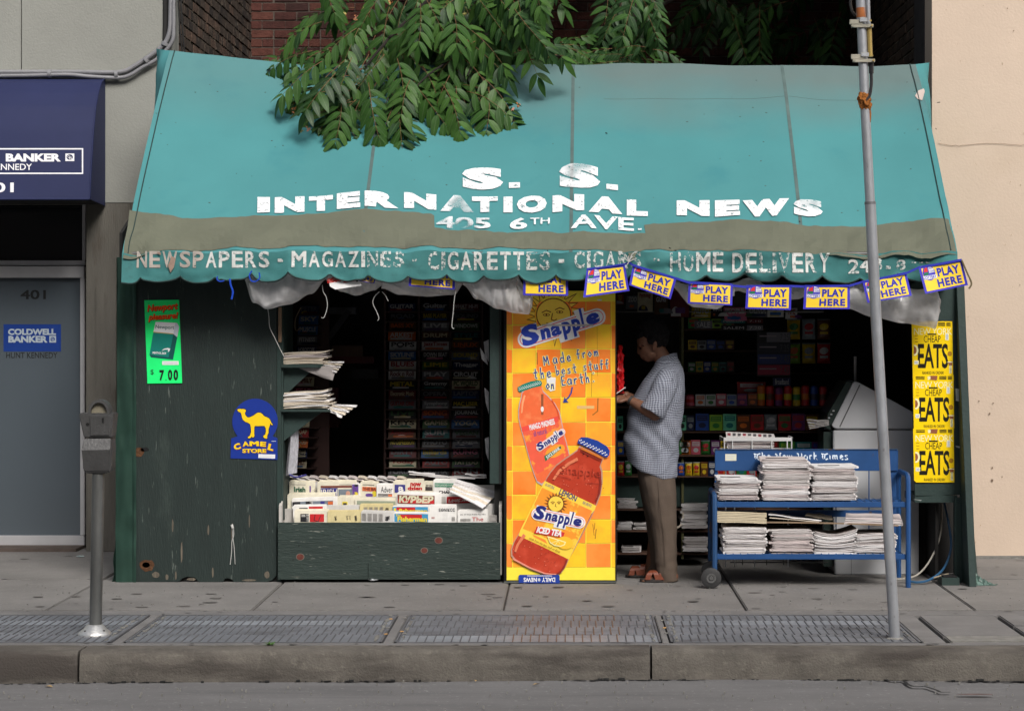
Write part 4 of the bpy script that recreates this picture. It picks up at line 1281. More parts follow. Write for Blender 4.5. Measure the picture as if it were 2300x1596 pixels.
def logo(T, c, l, h, rot, base, blue, sun=True):
    """rounded lozenge with the script word, centred c, half length l, half height h"""
    L = Art(); L.T = T
    def loc(u, v):
        a = R(rot); return (c[0] + u * math.cos(a) - v * math.sin(a), c[1] + u * math.sin(a) + v * math.cos(a))
    def pill(ll, hh, m, lay):
        pts = []
        for k in range(13):
            a = R(-90 + 180 * k / 12); pts.append(loc(ll - hh + hh * math.cos(a), hh * math.sin(a)))
        for k in range(13):
            a = R(90 + 180 * k / 12); pts.append(loc(-ll + hh + hh * math.cos(a), hh * math.sin(a)))
        L.poly(pts, m, lay)
    if sun:
        sc = h / 62.0
        sx, sy = loc(-20 * sc - l * .02, -h * 1.75)
        L.ell(sx, sy, 128 * sc, 122 * sc, SUNL, base, n=22)
        n = 22
        for k in range(n):
            a = 2 * math.pi * k / n + .05; r1 = 138 * sc; r2 = (222 if k % 2 else 190) * sc; d = .125
            L.poly([(sx + r1 * math.cos(a - d * 1.15), sy + r1 * math.sin(a - d * 1.15)), (sx + (r2 + 12 * sc) * math.cos(a + .06), sy + (r2 + 12 * sc) * math.sin(a + .06)), (sx + r1 * math.cos(a + d * 1.15), sy + r1 * math.sin(a + d * 1.15))], SUNL, base)
            L.poly([(sx + r1 * math.cos(a - d * .8), sy + r1 * math.sin(a - d * .8)), (sx + (r2 - 6 * sc) * math.cos(a + .06), sy + (r2 - 6 * sc) * math.sin(a + .06)), (sx + r1 * math.cos(a + d * .8), sy + r1 * math.sin(a + d * .8))], SUNY, base + 1)
        L.ell(sx, sy, 120 * sc, 114 * sc, SUNY, base + 1, n=26)
        for s_ in (-1, 1):
            ex = sx + (s_ * 48 - 4) * sc; ey = sy - 12 * sc - s_ * 10 * sc
            L.stroke([(ex - 32 * sc, ey - 14 * sc), (ex, ey - 30 * sc), (ex + 32 * sc, ey - 18 * sc)], 7 * sc, SUNL, base + 2)
            L.ell(ex, ey + 2 * sc, 26 * sc, 11 * sc, SUNL, base + 2, n=12); L.ell(ex, ey + 2 * sc, 19 * sc, 7 * sc, SUNY, base + 3, n=12); L.ell(ex, ey + 2 * sc, 7 * sc, 7 * sc, SUNL, base + 4, n=8)
        L.stroke([(sx - 8 * sc, sy - 10 * sc), (sx - 16 * sc, sy + 34 * sc), (sx + 4 * sc, sy + 42 * sc), (sx + 22 * sc, sy + 32 * sc)], 7 * sc, SUNL, base + 2)
        L.stroke([(sx - 50 * sc, sy + 62 * sc), (sx - 20 * sc, sy + 66 * sc), (sx + 20 * sc, sy + 62 * sc), (sx + 62 * sc, sy + 40 * sc)], 9 * sc, SUNL, base + 2)
    # white carrier round the tall S, the l and the descenders
    pill(l, h, WH, base + 5)
    for (u0, u1, v0, v1) in ((-.86, -.50, -1.50, -.9), (.36, .58, -1.50, -.9), (-.12, .32, .9, 1.62)):
        L.poly([loc(u0 * l, v0 * h), loc(u1 * l, v0 * h), loc(u1 * l, v1 * h), loc(u0 * l, v1 * h)], WH, base + 5)
    pill(l * .955, h * .80, SR, base + 6); pill(l * .94, h * .70, WH, base + 7)
    for (u0, u1, v0, v1) in ((-.83, -.53, -1.0, 0), (.38, .55, -1.0, 0), (-.10, .29, .0, 1.2)):
        L.poly([loc(u0 * l, v0 * h), loc(u1 * l, v0 * h), loc(u1 * l, v1 * h), loc(u0 * l, v1 * h)], WH, base + 7)
    def ch(t, u0, u1, v0, v1, bold=.045):
        if t in 'ap': bold = .042
        x0, y0 = c[0] + u0 * l, c[1] + v0 * h; x1, y1 = c[0] + u1 * l, c[1] + v1 * h
        mx, my = (u0 + u1) / 2 * l, (v0 + v1) / 2 * h
        q = loc(mx, my); w2, h2 = (x1 - x0) / 2, (y1 - y0) / 2
        L.text(t, q[0] - w2, q[1] - h2, q[0] + w2, q[1] + h2, blue, base + 8, bold=bold, shear=.12, rot=rot)
    ch('S', -.92, -.50, -1.55, .82, .055)
    ch('n', -.49, -.26, -.58, .66, .06); ch('a', -.25, -.02, -.58, .68, .06); ch('p', -.01, .20, -.58, 1.45, .06); ch('p', .21, .42, -.58, 1.45, .06); ch('l', .44, .53, -1.55, .68, .02); ch('e', .56, .86, -.60, .70, .06)
    return L
ar.items += logo(k4, (658, 440), 480, 90, -17.5, 4, SB).items
HW = ink('hand_blue', (44, 66, 150)); HO = ink('hand_halo', (250, 240, 150))
ar.T = k4
# hand lettering as pen strokes
def hand(word, x, y, h, adv, rot, ink_, lay):
    G = {'M': [[(0, 1), (.1, 0), (.4, .7), (.75, 0), (.85, 1)]], 'a': [[(.6, .45), (.2, .4), (0, .7), (.15, 1), (.5, .9), (.62, .45), (.65, 1)]], 'd': [[(.6, .55), (.2, .45), (0, .75), (.2, 1), (.55, .9)], [(.65, -.1), (.62, 1)]],
         'e': [[(.02, .75), (.55, .65), (.4, .42), (.1, .5), (0, .8), (.2, 1), (.6, .9)]], 'f': [[(.6, .05), (.35, 0), (.3, .3), (.3, 1.05)], [(.05, .5), (.6, .45)]], 'r': [[(.1, .45), (.15, 1)], [(.15, .65), (.4, .42), (.55, .5)]],
         'o': [[(.3, .42), (.02, .7), (.25, 1), (.6, .75), (.3, .42)]], 'm': [[(.05, .45), (.08, 1)], [(.08, .6), (.3, .45), (.38, 1)], [(.38, .6), (.62, .45), (.7, 1)]], 't': [[(.3, .0), (.3, .95), (.5, 1)], [(0, .4), (.6, .36)]],
         'h': [[(.08, -.1), (.08, 1)], [(.1, .65), (.4, .45), (.5, 1)]], 'b': [[(.05, -.1), (.1, 1)], [(.1, .6), (.45, .5), (.5, .85), (.1, 1)]], 's': [[(.55, .45), (.15, .5), (.2, .68), (.5, .8), (.4, 1), (.02, .97)]],
         'u': [[(.05, .45), (.1, .95), (.45, .9), (.5, .45)], [(.5, .45), (.58, 1)]], 'n': [[(.05, .45), (.08, 1)], [(.08, .6), (.35, .45), (.5, 1)]], 'E': [[(.6, .0), (.1, .05), (.08, .5), (.5, .46)], [(.08, .5), (.1, 1), (.65, .95)]], '.': [[(.2, .95), (.28, 1)]]}
    a = R(rot)
    for c_ in word:
        for st_ in G.get(c_, []):
            q = []
            for (u, v) in st_:
                px, py = u * h * .62, v * h
                q.append((x + px * math.cos(a) - py * math.sin(a), y + px * math.sin(a) + py * math.cos(a)))
            ar.stroke(q, h * .26, HO, lay); ar.stroke(q, h * .13, ink_, lay + 1)
        d = adv * (1.35 if c_ in 'Mm' else 1)
        x += d * math.cos(a); y += d * math.sin(a)
hand('Made', 462, 740, 92, 74, -10, HW, 14); hand('from', 806, 672, 88, 62, -8, HW, 14)
hand('the', 362, 872, 98, 70, -5, HW, 14); hand('best', 592, 846, 88, 60, -8, HW, 14); hand('stuff', 880, 798, 88, 58, -6, HW, 14)
hand('on', 498, 986, 90, 52, 2, HW, 14); hand('Earth.', 650, 946, 96, 64, -7, HW, 14)
ar.stroke([(770, 1062), (758, 1120), (732, 1165), (700, 1195)], 15, HW, 14); ar.poly([(672, 1222), (690, 1160), (704, 1192), (732, 1218)], HW, 14)
ar.ell(992, 912, 17, 17, HO, 14); ar.text('R', 984, 902, 1000, 922, HW, 15)
# mango bottle
MG = ink('mango', (242, 112, 66), .35, wear=(srgb(250, 150, 96), 9, (1, 1, 1), .5, .2)); MGD = ink('mango_edge', (206, 110, 100), .35); TEALC = ink('cap_green', (20, 130, 112)); REDL = ink('mango_label', (238, 78, 66)); GLS = ink('glass_grey', (196, 176, 176), .3)
bt = [(238, 1110), (232, 1160), (212, 1230), (203, 1300), (204, 1380), (222, 1470), (262, 1610), (330, 1860), (372, 1992), (400, 2060), (450, 2090), (640, 1940), (742, 1760), (712, 1640), (690, 1560), (665, 1440), (640, 1320), (590, 1230), (520, 1150), (465, 1100), (448, 1050), (450, 1010), (300, 1040)]
ar.poly(bt, GLS, 15)
def shrink(p, c, k): return [(c[0] + (x - c[0]) * k, c[1] + (y - c[1]) * k) for x, y in p]
ar.poly(shrink(bt, (440, 1500), .965), MG, 16)
ar.poly([(236, 1478), (250, 1530), (628, 1420), (620, 1360)], REDL, 17); ar.poly([(250, 1530), (628, 1420), (690, 1640), (742, 1790), (400, 1970), (330, 1830)], ink('label_pink', (240, 96, 70), wear=(srgb(252, 170, 60), 14, (1, 1, 1), .55, .1)), 17)
ar.text('MANGO MADNESS', 316, 1420, 588, 1482, WH, 18, bold=.03, rot=-14)
ar.text('all natural', 360, 1505, 500, 1560, HW, 18, bold=.0, rot=-16)
ar.ell(560, 1560, 70, 40, ink('mango_fruit', (250, 160, 50)), 18, rot=-25); ar.ell(590, 1730, 110, 60, ink('mango_fruit', (250, 160, 50)), 18, rot=-25)
ar.poly([(196, 1062), (250, 1030), (330, 1000), (400, 988), (440, 992), (454, 1020), (444, 1046), (360, 1064), (270, 1096), (216, 1112), (202, 1096)], TEALC, 18)
for i in range(12):
    for j in range(3):
        u = 212 + i * 19.5 + (j % 2) * 10; v = 1082 - i * 6.0 + j * 11 - 14
        ar.rect(u - 4, v - 4, u + 4, v + 4, WH, 19)
ar.stroke([(455, 1140), (455, 1340)], 24, ink('scrape', (150, 84, 50)), 18)
ar.ell(455, 1290, 16, 30, WH, 19, n=9)
ar.items += logo(k4, (545, 1612), 178, 34, -35, 20, SBD, sun=False).items
ar.T = k5
ar.poly([(440, 290), (600, 190), (606, 216), (452, 340)], ink('juice_green', (40, 110, 70)), 20)
ar.text('JUICE DRINK', 446, 242, 610, 280, WH, 21, bold=.03, rot=-37)
# lemon tea bottle
TE = ink('tea', (186, 62, 40), .35, wear=(srgb(212, 84, 60), 8, (1, 1, 1), .5, .2)); TEG = ink('tea_glass', (190, 150, 130), .3)
tb = [(782, 186), (768, 220), (726, 252), (640, 310), (560, 370), (500, 440), (462, 500), (440, 560), (390, 650), (300, 830), (210, 1010), (140, 1130), (116, 1200), (118, 1260), (150, 1300), (300, 1390), (450, 1444), (560, 1446), (610, 1420), (650, 1360), (680, 1290), (780, 1110), (900, 880), (960, 740), (990, 660), (1008, 540), (1006, 430), (990, 380), (1004, 340), (1020, 300)]
ar.poly(tb, TEG, 22); ar.poly(shrink(tb, (560, 850), .97), TE, 23)
LY = ink('label_yellow', (248, 214, 74))
ar.poly([(444, 528), (944, 770), (930, 812), (895, 850), (680, 1292), (430, 1170), (190, 1060), (206, 1010)], LY, 24)
ar.poly([(420, 594), (905, 820), (720, 1190), (232, 992)], ink('label_orange', (244, 154, 46), wear=(srgb(250, 205, 70), 12, (1, 1, 1), .5, .05)), 25)
ar.poly([(800, 772), (905, 820), (850, 940), (760, 890)], OR, 26); ar.poly([(330, 1050), (450, 1100), (470, 1140), (340, 1070)], OR, 26)
ar.text('LEMON', 582, 640, 762, 696, SBD, 26, bold=.02, rot=25); ar.text('All NATURAL', 448, 566, 545, 596, HW, 26, rot=24); ar.text('REAL BREWED', 812, 742, 904, 770, HW, 26, rot=24)
for r_ in range(1):
    ar.ell(553, 752, 82, 84, SUNL, 27, n=20)
    for k in range(20):
        a = 2 * math.pi * k / 20; ar.poly([(553 + 80 * math.cos(a - .12), 752 + 80 * math.sin(a - .12)), (553 + 118 * math.cos(a + .05), 752 + 112 * math.sin(a + .05)), (553 + 80 * math.cos(a + .12), 752 + 80 * math.sin(a + .12))], SUNL, 27)
    ar.ell(553, 752, 72, 74, SUNY, 28, n=20)
    for s_ in (-1, 1): ar.stroke([(553 + s_ * 30 - 18, 738), (553 + s_ * 30, 730), (553 + s_ * 30 + 18, 738)], 7, SUNL, 29); ar.ell(553 + s_ * 30, 748, 13, 6, SUNL, 29, n=8)
    ar.stroke([(553, 750), (546, 776), (562, 780)], 5, SUNL, 29)
ar.items += logo(k5, (578, 892), 266, 58, 11, 30, SBD, sun=False).items
ar.T = k5
ar.poly([(368, 970), (640, 1030), (622, 1076), (340, 1036)], ink('iced_red', (206, 50, 48)), 40)
ar.text('ICED TEA', 366, 988, 612, 1052, WH, 41, bold=.05, shear=.2, rot=10)
LE = ink('lemon', (252, 196, 50)); LEW = ink('lemon_pith', (255, 240, 170))
ar.ell(640, 1130, 80, 62, LE, 40, n=22, rot=8); ar.poly([(470, 1062), (652, 1120), (640, 1150), (600, 1166), (540, 1160), (492, 1126)], LEW, 41); ar.poly([(482, 1076), (640, 1126), (630, 1144), (598, 1156), (544, 1150), (500, 1120)], LE, 42)
for q in (500, 545, 590): ar.stroke([(575, 1105), (q, 1158 - abs(545 - q) * .5)], 4, LEW, 43)
ar.text('made from the best stuff on Earth', 280, 1138, 610, 1160, SUNL, 41, rot=25, shear=.2)
CAPB = ink('cap_blue', (24, 60, 150))
ar.poly([(770, 132), (800, 106), (860, 108), (960, 140), (1050, 196), (1076, 238), (1070, 280), (1046, 304), (1010, 290), (900, 224), (800, 178), (764, 166)], CAPB, 40)
for i in range(19):
    for j in range(3):
        u = 784 + i * 14.6; v = 128 + i * 7.0 + j * 13 + 2 * math.sin(i * .3) - (i < 4) * (4 - i) * 1 + max(0, i - 9) * .9
        if (i + j) % 2: ar.rect(u - 5, v - 5, u + 6, v + 6, WH, 41)
for x, y in ((860, 290), (820, 268)): ar.ell(x, y, 7, 6, BK, 41, n=8)
ar.stroke([(540, 470), (700, 512)], 4, ink('tea_dark', (140, 44, 34)), 41); ar.stroke([(860, 548), (1004, 560)], 5, MATS['ink_tea_dark'], 41)
ar.text('Snapple', 590, 395, 980, 500, MATS['ink_tea_dark'], 41, bold=-.01, rot=6); ar.text('Snapple', 594, 392, 984, 497, TE, 42, bold=-.01, rot=6)
rt = random.Random(8)
DROP = ink('droplet', (232, 150, 130), .25)
for i in range(150):
    t = rt.random(); s_ = rt.uniform(-1, 1)
    cx_, cy_ = 880 - t * 560 + s_ * 200, 420 + t * 900 + s_ * 100
    if 528 + (cx_ - 444) * .48 < cy_ < 1292 and cy_ < 1060 + (cx_ - 190) * .47: continue
    ar.ell(cx_, cy_, 4, 4, DROP if i % 2 else MATS['ink_tea_dark'], 41, n=6)
# bottle shine: pale printed streaks and darker glass edges
SH1, SH2 = ink('tea_shine', (226, 128, 92), .3), ink('mango_shine', (255, 168, 120), .3)
TD = MATS['ink_tea_dark']
ar.poly([(770, 330), (690, 370), (600, 440), (540, 520), (520, 512), (580, 420), (670, 350), (760, 300)], SH1, 41)
ar.poly([(236, 1040), (168, 1150), (150, 1210), (168, 1220), (196, 1150), (262, 1060)], SH1, 41); ar.poly([(985, 440), (998, 540), (984, 650), (950, 730), (935, 722), (966, 640), (978, 540), (966, 440)], TD, 41)
ar.poly([(668, 1300), (640, 1370), (600, 1420), (560, 1436), (560, 1424), (600, 1396), (640, 1330), (650, 1290)], TD, 41)
ar.poly([(140, 1275), (300, 1362), (450, 1420), (556, 1432), (554, 1440), (445, 1432), (296, 1376), (132, 1290)], MATS['ink_droplet'], 41)
ar.poly([(800, 200), (1010, 300), (1004, 320), (795, 222)], ink('neck_amber', (214, 120, 50), .3), 41); ar.poly([(792, 232), (1000, 330), (997, 340), (788, 242)], TD, 42)
ar.T = k4
ar.poly([(262, 1140), (240, 1220), (232, 1330), (246, 1330), (258, 1230), (280, 1150)], SH2, 18); ar.poly([(560, 1190), (620, 1300), (640, 1400), (628, 1400), (604, 1300), (548, 1200)], ink('mango_deep', (214, 84, 50), .3), 18)
ar.T = k5
# shop clutter on the board: tape marks, price strip, grime
GRM = ink('grime', (170, 110, 40), .8)
for pts, w_ in (([(932, 940), (928, 1000)], 7), ([(945, 1000), (935, 1090)], 8), ([(912, 950), (925, 1060)], 6)):
    ar.stroke(pts, w_, GRM, 6)
ar.T = k4
for pts, w_ in (([(400, 700), (404, 820)], 10), ([(1040, 1180), (1036, 1310), (985, 1350)], 12), ([(1030, 430), (1036, 940)], 3), ([(978, 760), (970, 1160)], 4)): ar.stroke(pts, w_, GRM, 6)
ar.rect(820, 1254, 1000, 1286, ink('strip', (232, 190, 120)), 6); ar.rect(450, 400, 990, 420, ink('strip2', (190, 184, 180)), 13)
ar.poly([(500, 950), (596, 960), (590, 1090), (540, 1105), (505, 1060)], WH, 13)
ar.ell(1056, 146, 26, 8, WH, 6, n=10)
ar.build('print', facing(YS + .0015, .0004), dk)
# upside down blue strip at the foot
dn = board('news_strip', [(1165, 1293), (1167, 1290), (1255, 1290), (1257, 1293), (1257, 1309), (1165, 1308)], YS - .012, .003, ink('strip_blue', (28, 62, 156)), 'blue upside-down newspaper name strip at the foot of the drink board', 'sign')
ar = Art()
ar.text('DAILY', 1172, 1295, 1207, 1305, WH, 1, bold=.03, rot=180); ar.text('NEWS', 1216, 1295, 1250, 1305, WH, 1, bold=.03, rot=180)
ar.items = []
ar.text('NEWS', 1178 - 2, 1296, 1206, 1306, WH, 1, bold=.03, rot=180); ar.ell(1211, 1301, 3, 4, GY, 1, n=8); ar.text('DAILY', 1217, 1296, 1247, 1306, WH, 1, bold=.03, rot=180)
ar.rect(1184, 1291.5, 1240, 1293, WH, 1)
ar.build('print', facing(YS - .0122, .0008), dn)

# ================================================================ lottery bunting and tag under the awning
LB = ink('card_blue', (62, 56, 190), .5); LBR = ink('card_edge', (44, 52, 170), .5); LYL = ink('card_yellow', (255, 214, 60), .5); LR = ink('card_red', (214, 50, 40)); LG = ink('card_green', (30, 120, 70))
bu = thing('lottery_bunting', 'string of blue and yellow lottery cards reading PLAY HERE along the valance', 'bunting', (.9, -.47, 1.9))
M_PAPERLT = None
YC = -.475
cards = [((797, 600), (846, 612), (841, 637), (792, 628)), ((921, 598), (1023, 604), (1021, 650), (918, 642)), ((1176, 604), (1276, 610), (1276, 664), (1175, 663)), ((1318, 602), (1403, 593), (1414, 653), (1310, 668)), ((1422, 594), (1520, 624), (1506, 672), (1413, 640)),
         ((1547, 631), (1646, 637), (1644, 686), (1545, 681)), ((1677, 640), (1778, 640), (1777, 696), (1674, 693)), ((1807, 640), (1909, 640), (1909, 694), (1804, 694)), ((1936, 632), (2036, 610), (2048, 664), (1948, 680)), ((2062, 598), (2160, 582), (2175, 640), (2077, 660))]
cards = [tuple((x, y) for x, y in c) for c in cards]
cw = []
for i, q in enumerate(cards):
    a = Art()
    def bil(u, v, q=q):
        x = (1 - u) * (1 - v) * q[0][0] + u * (1 - v) * q[1][0] + u * v * q[2][0] + (1 - u) * v * q[3][0]
        y = (1 - u) * (1 - v) * q[0][1] + u * (1 - v) * q[1][1] + u * v * q[2][1] + (1 - u) * v * q[3][1]
        return x, y
    yc = -.378 if i < 3 else YC
    m = MB()
    def cf(u, v, off=0.0, yc=yc, i=i, bil=bil):
        x, y = bil(u, v)
        p = P(x, y, yc); c = .010 * math.sin(u * math.pi + i) + .012 * v * math.sin(i * 2.3 + u * 3) + .006 * v * v * math.sin(i * 5)
        return Vector((p.x, p.y - c - off, p.z))
    m.grid(cf, 8, 6, LB)
    m.grid(lambda u, v: cf(u, v, -.0012), 8, 6, WH)
    c_ = part('card', m, None, bu, smooth=True, recalc=False)
    a.T = bil
    a.rect(.055, .10, .945, .93, LYL, 1)
    a.rect(.0, .0, 1, .10, LBR, 1)
    a.ell(.205, .30, .145, .27, LB, 2, n=20)
    a.ell(.205, .30, .13, .24, WH, 3, a0=270, a1=360, n=8); a.poly([(.205, .06), (.205, .30), (.335, .30), (.31, .12)], WH, 3)
    a.poly([(.08, .25), (.12, .12), (.19, .07), (.19, .25)], LR, 3); a.poly([(.075, .36), (.09, .28), (.19, .26), (.19, .36)], LG, 3)
    a.rect(.05, .38, .36, .52, WH, 3); a.text('LOTTERY', .06, .40, .355, .50, LB, 4, bold=.02)
    a.text('NEW', .215, .10, .31, .17, LB, 4); a.text('YORK', .215, .20, .33, .28, LB, 4)
    a.text('PLAY', .38, .17, .90, .48, LBR, 2, bold=.04, spacing=1.1); a.text('HERE', .33, .57, .90, .86, LBR, 2, bold=.04, spacing=1.15)
    def inv(u, v, lay, cf=cf): return cf(u, v, lay * .0009)
    a.T = lambda x, y: (x, y)
    a2 = Art(); a2.items = a.items
    # items were stored through bil; rebuild in card coordinates instead
    b2 = Art()
    def draw(b):
        b.rect(.055, .10, .945, .93, LYL, 1); b.rect(.0, .0, 1, .07, LBR, 1); b.ell(.205, .30, .145, .27, LB, 2, n=20)
        b.poly([(.21, .06), (.21, .30), (.335, .30), (.325, .18), (.29, .10)], WH, 3)
        b.poly([(.085, .25), (.12, .12), (.19, .07), (.19, .25)], LR, 3); b.poly([(.075, .36), (.09, .28), (.19, .26), (.19, .36)], LG, 3)
        b.rect(.05, .385, .36, .52, WH, 3); b.text('LOTTERY', .06, .40, .355, .505, LB, 4, bold=.02)
        b.text('NEW', .22, .10, .31, .18, LB, 4); b.text('YORK', .22, .21, .33, .29, LB, 4)
        b.text('PLAY', .39, .17, .90, .49, LBR, 2, bold=.045, spacing=1.1); b.text('HERE', .34, .57, .90, .87, LBR, 2, bold=.045, spacing=1.15)
    draw(b2)
    b2.build('print', inv, c_, (.14, .17))
# the ribbon the cards hang from
b = MB()
rb_pts = [(797, 588), (850, 602), (921, 598), (1023, 606), (1100, 600), (1176, 606), (1276, 611), (1318, 604), (1403, 592), (1413, 588), (1422, 594), (1520, 624), (1547, 633), (1646, 640), (1677, 643), (1778, 641), (1807, 642), (1909, 640), (1936, 632), (2036, 612), (2062, 600), (2160, 582)]
for i in range(len(rb_pts) - 1):
    (x0_, y0_), (x1_, y1_) = rb_pts[i], rb_pts[i + 1]
    h_ = 4 if i > 7 else 2.5
    yy_ = -.378 if x0_ < 1300 else YC
    b.add([P(x0_, y0_ - h_ * .3, yy_ - .003), P(x1_, y1_ - h_ * .3, yy_ - .003), P(x1_, y1_ + h_, yy_ - .003), P(x0_, y0_ + h_, yy_ - .003)], [(0, 1, 2, 3)], LBR)
b.tube(vpath([(2160, 584), (2172, 612), (2182, 636), (2176, 648)], YC - .002), .006, mat('ribbon_end', (.16, .13, .07), .6), 5)
part('ribbon', b, None, bu, recalc=False, kind='stuff')
# white knots where it is tied
b = MB()
for dx, dy in ((-16, -10), (-8, -16), (0, -14), (10, -12), (16, -6), (12, -20), (-4, 6)):
    b.tube(vpath([(1412, 588), (1412 + dx * .6, 588 + dy * .8), (1412 + dx, 588 + dy)], -.50), .003, M_STR, 4)
tag(part('knot', b, None, None), 'white string knot tying the lottery cards to the valance', 'knot')
# red and white price tag card
pts = [(734, 606), (780, 590), (812, 631), (748, 638)]
at = board('machine_tag', [(734, 610), (801, 606), (812, 641), (753, 650), (741, 643)], -.384, .002, WH, 'white tag with red letters hanging below the valance at the left', 'tag')
ar = Art()
ar.text('A T M', 776, 598, 812, 614, LR, 1, bold=.06, rot=-5); ar.items = []
ar.text('M', 774, 608, 794, 637, LR, 1, bold=.05, rot=80); ar.text('DE', 758, 615, 769, 638, LR, 1, bold=.02, rot=80); ar.text('974-ATMS', 743, 614, 753, 643, LR, 1, bold=.01, rot=80)
ar.ell(802, 630, 3, 3, BK, 1, n=10)
ar.build('print', facing(-.384, .0008), at)
# blue ribbon loops
BR = mat('blue_ribbon', srgb(34, 74, 190), .35, var=.1)
for lab, pts, r in (('blue ribbon tail hanging from the valance over the plywood', [(516, 626), (518, 640), (523, 655), (520, 672)], .006),
                    ('small blue ribbon loop left of the ribbon tail', [(489, 620), (487, 627), (494, 632), (504, 630)], .004),
                    ('blue ribbon ring by the clear plastic roll', [(566, 608), (560, 618), (564, 630), (574, 632), (583, 624), (582, 612)], .0045)):
    string(pts, -.45, r, lab, 'ribbon', 'ribbon', None, BR)
for i, (lab, pts, y) in enumerate((('white string hanging from the left plastic roll', [(724, 640), (726, 655), (733, 668), (735, 690), (728, 712), (722, 713)], -.33),
                    ('doubled white string hanging from the middle plastic roll', [(852, 655), (840, 668), (838, 682), (846, 700), (851, 714), (848, 720)], -.33),
                    ('long white string hanging beside the right-most magazine column', [(1024, 652), (1020, 675), (1018, 700), (1015, 732), (1020, 738)], -.33),
                    ('white string running from the plastic roll to the upper newspaper shelf', [(601, 690), (604, 712), (606, 735), (618, 760), (630, 785), (638, 800)], -.10),
                    ('short white string bow at the foot of the doubled string', [(858, 655), (866, 664), (872, 676)], -.33))):
    string(pts, y, .0022, lab)

# ================================================================ magazine posters on the right board
PYL = ink('poster_yellow', (252, 214, 6), .4); PWH = ink('poster_white', (250, 244, 190), .4); PBK = ink('poster_black', (26, 24, 14), .45); PBN = ink('poster_brown', (150, 90, 60), .5)
p1 = lambda x, y: ((2700 + x / 1.4505) / 1.46348, (900 + y / 1.4505) / 1.46348)
for i, (ox, oy) in enumerate(((0, 0), (6, 255), (7, 509))):
    q = [p1(430 + ox, 227 + oy), p1(624 + ox * 1.1, 226 + oy), p1(628 + ox * .9, 481 + oy), p1(436 + ox * .8, 484 + oy)]
    if i == 2: q = [p1(437, 736), p1(631, 735), p1(634, 993), p1(452, 993), p1(442, 983)]
    pt = board('magazine_poster', q, -.006 - .002 * i, .0015, PYL, 'yellow magazine cover poster, %s of three on the right board' % ('topmost' if i == 0 else 'middle one' if i == 1 else 'lowest'), 'poster', 'yellow magazine posters')
    ar = Art(); ar.T = lambda x, y, ox=ox, oy=oy: p1(x + ox, y + oy)
    ar.text('NEW YORK', 442, 258, 622, 290, PWH, 1, bold=.0, spacing=.92)
    ar.text('CHEAP', 488, 294, 568, 326, PBK, 2, bold=.0); ar.text('EATS', 460, 332, 604, 450, PBK, 2, bold=.02, spacing=.95)
    ar.text('RANKED IN ORDER!', 482, 464, 583, 478, PBK, 2, bold=.01)
    ar.rect(506, 284, 548, 291, PBK, 2)
    for k in range(3): ar.rect(556, 232 + k * 6, 590, 236 + k * 6, PBK, 2); ar.rect(596, 232 + k * 6, 616, 236 + k * 6, PBK, 2)
    if i: ar.rect(444, 234, 486, 238, PBK, 2); ar.rect(444, 241, 486, 246, PBK, 2); ar.poly([(508, 230), (548, 230), (544, 252), (512, 250)], PBN, 2); ar.poly([(500, 234), (514, 232), (514, 246), (502, 250)], PWH, 2)
    ar.ell(444, 364, 19, 26, PWH, 2, n=16, a0=-100, a1=100); ar.ell(442, 364, 12, 18, PBN, 3, n=12, a0=-95, a1=95)
    ar.rect(442, 412, 464, 432, PWH, 3); ar.rect(446, 416, 460, 428, GY, 4)
    ar.rect(590, 282, 608, 316, PWH, 3); ar.rect(594, 286, 604, 312, GY, 4)
    ar.ell(612, 380, 11, 12, DG, 2, n=10); ar.poly([(602, 420), (624, 414), (624, 436), (610, 442)], PBN, 2); ar.rect(600, 418, 626, 422, PWH, 3); ar.rect(609, 436, 621, 474, PWH, 3)
    for k in range(6): ar.rect(611, 439 + k * 6, 619, 441 + k * 6, PBK, 4)
    for k in range(3): ar.rect(446, 294 + k * 14, 460, 297 + k * 14, DG, 2)
    ar.build('print', facing(-.006 - .002 * i, .0004), pt)
# clear tape scraps on the post
for lab, (x0, x1, y0, y1) in (('scrap of clear tape on the post beside the middle poster', (2146, 2158, 872, 902)), ('scrap of clear tape at the foot of the poster board', (2052, 2070, 1120, 1124)), ('scrap of clear tape on the post above the lowest poster', (2146, 2158, 1000, 1006))):
    b = MB(); b.prism([(PX(x0, -.04), PZ(y0, -.04)), (PX(x1, -.04), PZ(y0 + 2, -.04)), (PX(x1 - 2, -.04), PZ(y1, -.04)), (PX(x0 + 1, -.04), PZ(y1 - 3, -.04))], 'y', -.045, -.043, mat('clear_tape', (.30, .33, .32), .2, var=.3, scale=30))
    single('tape', b, None, lab, 'tape')

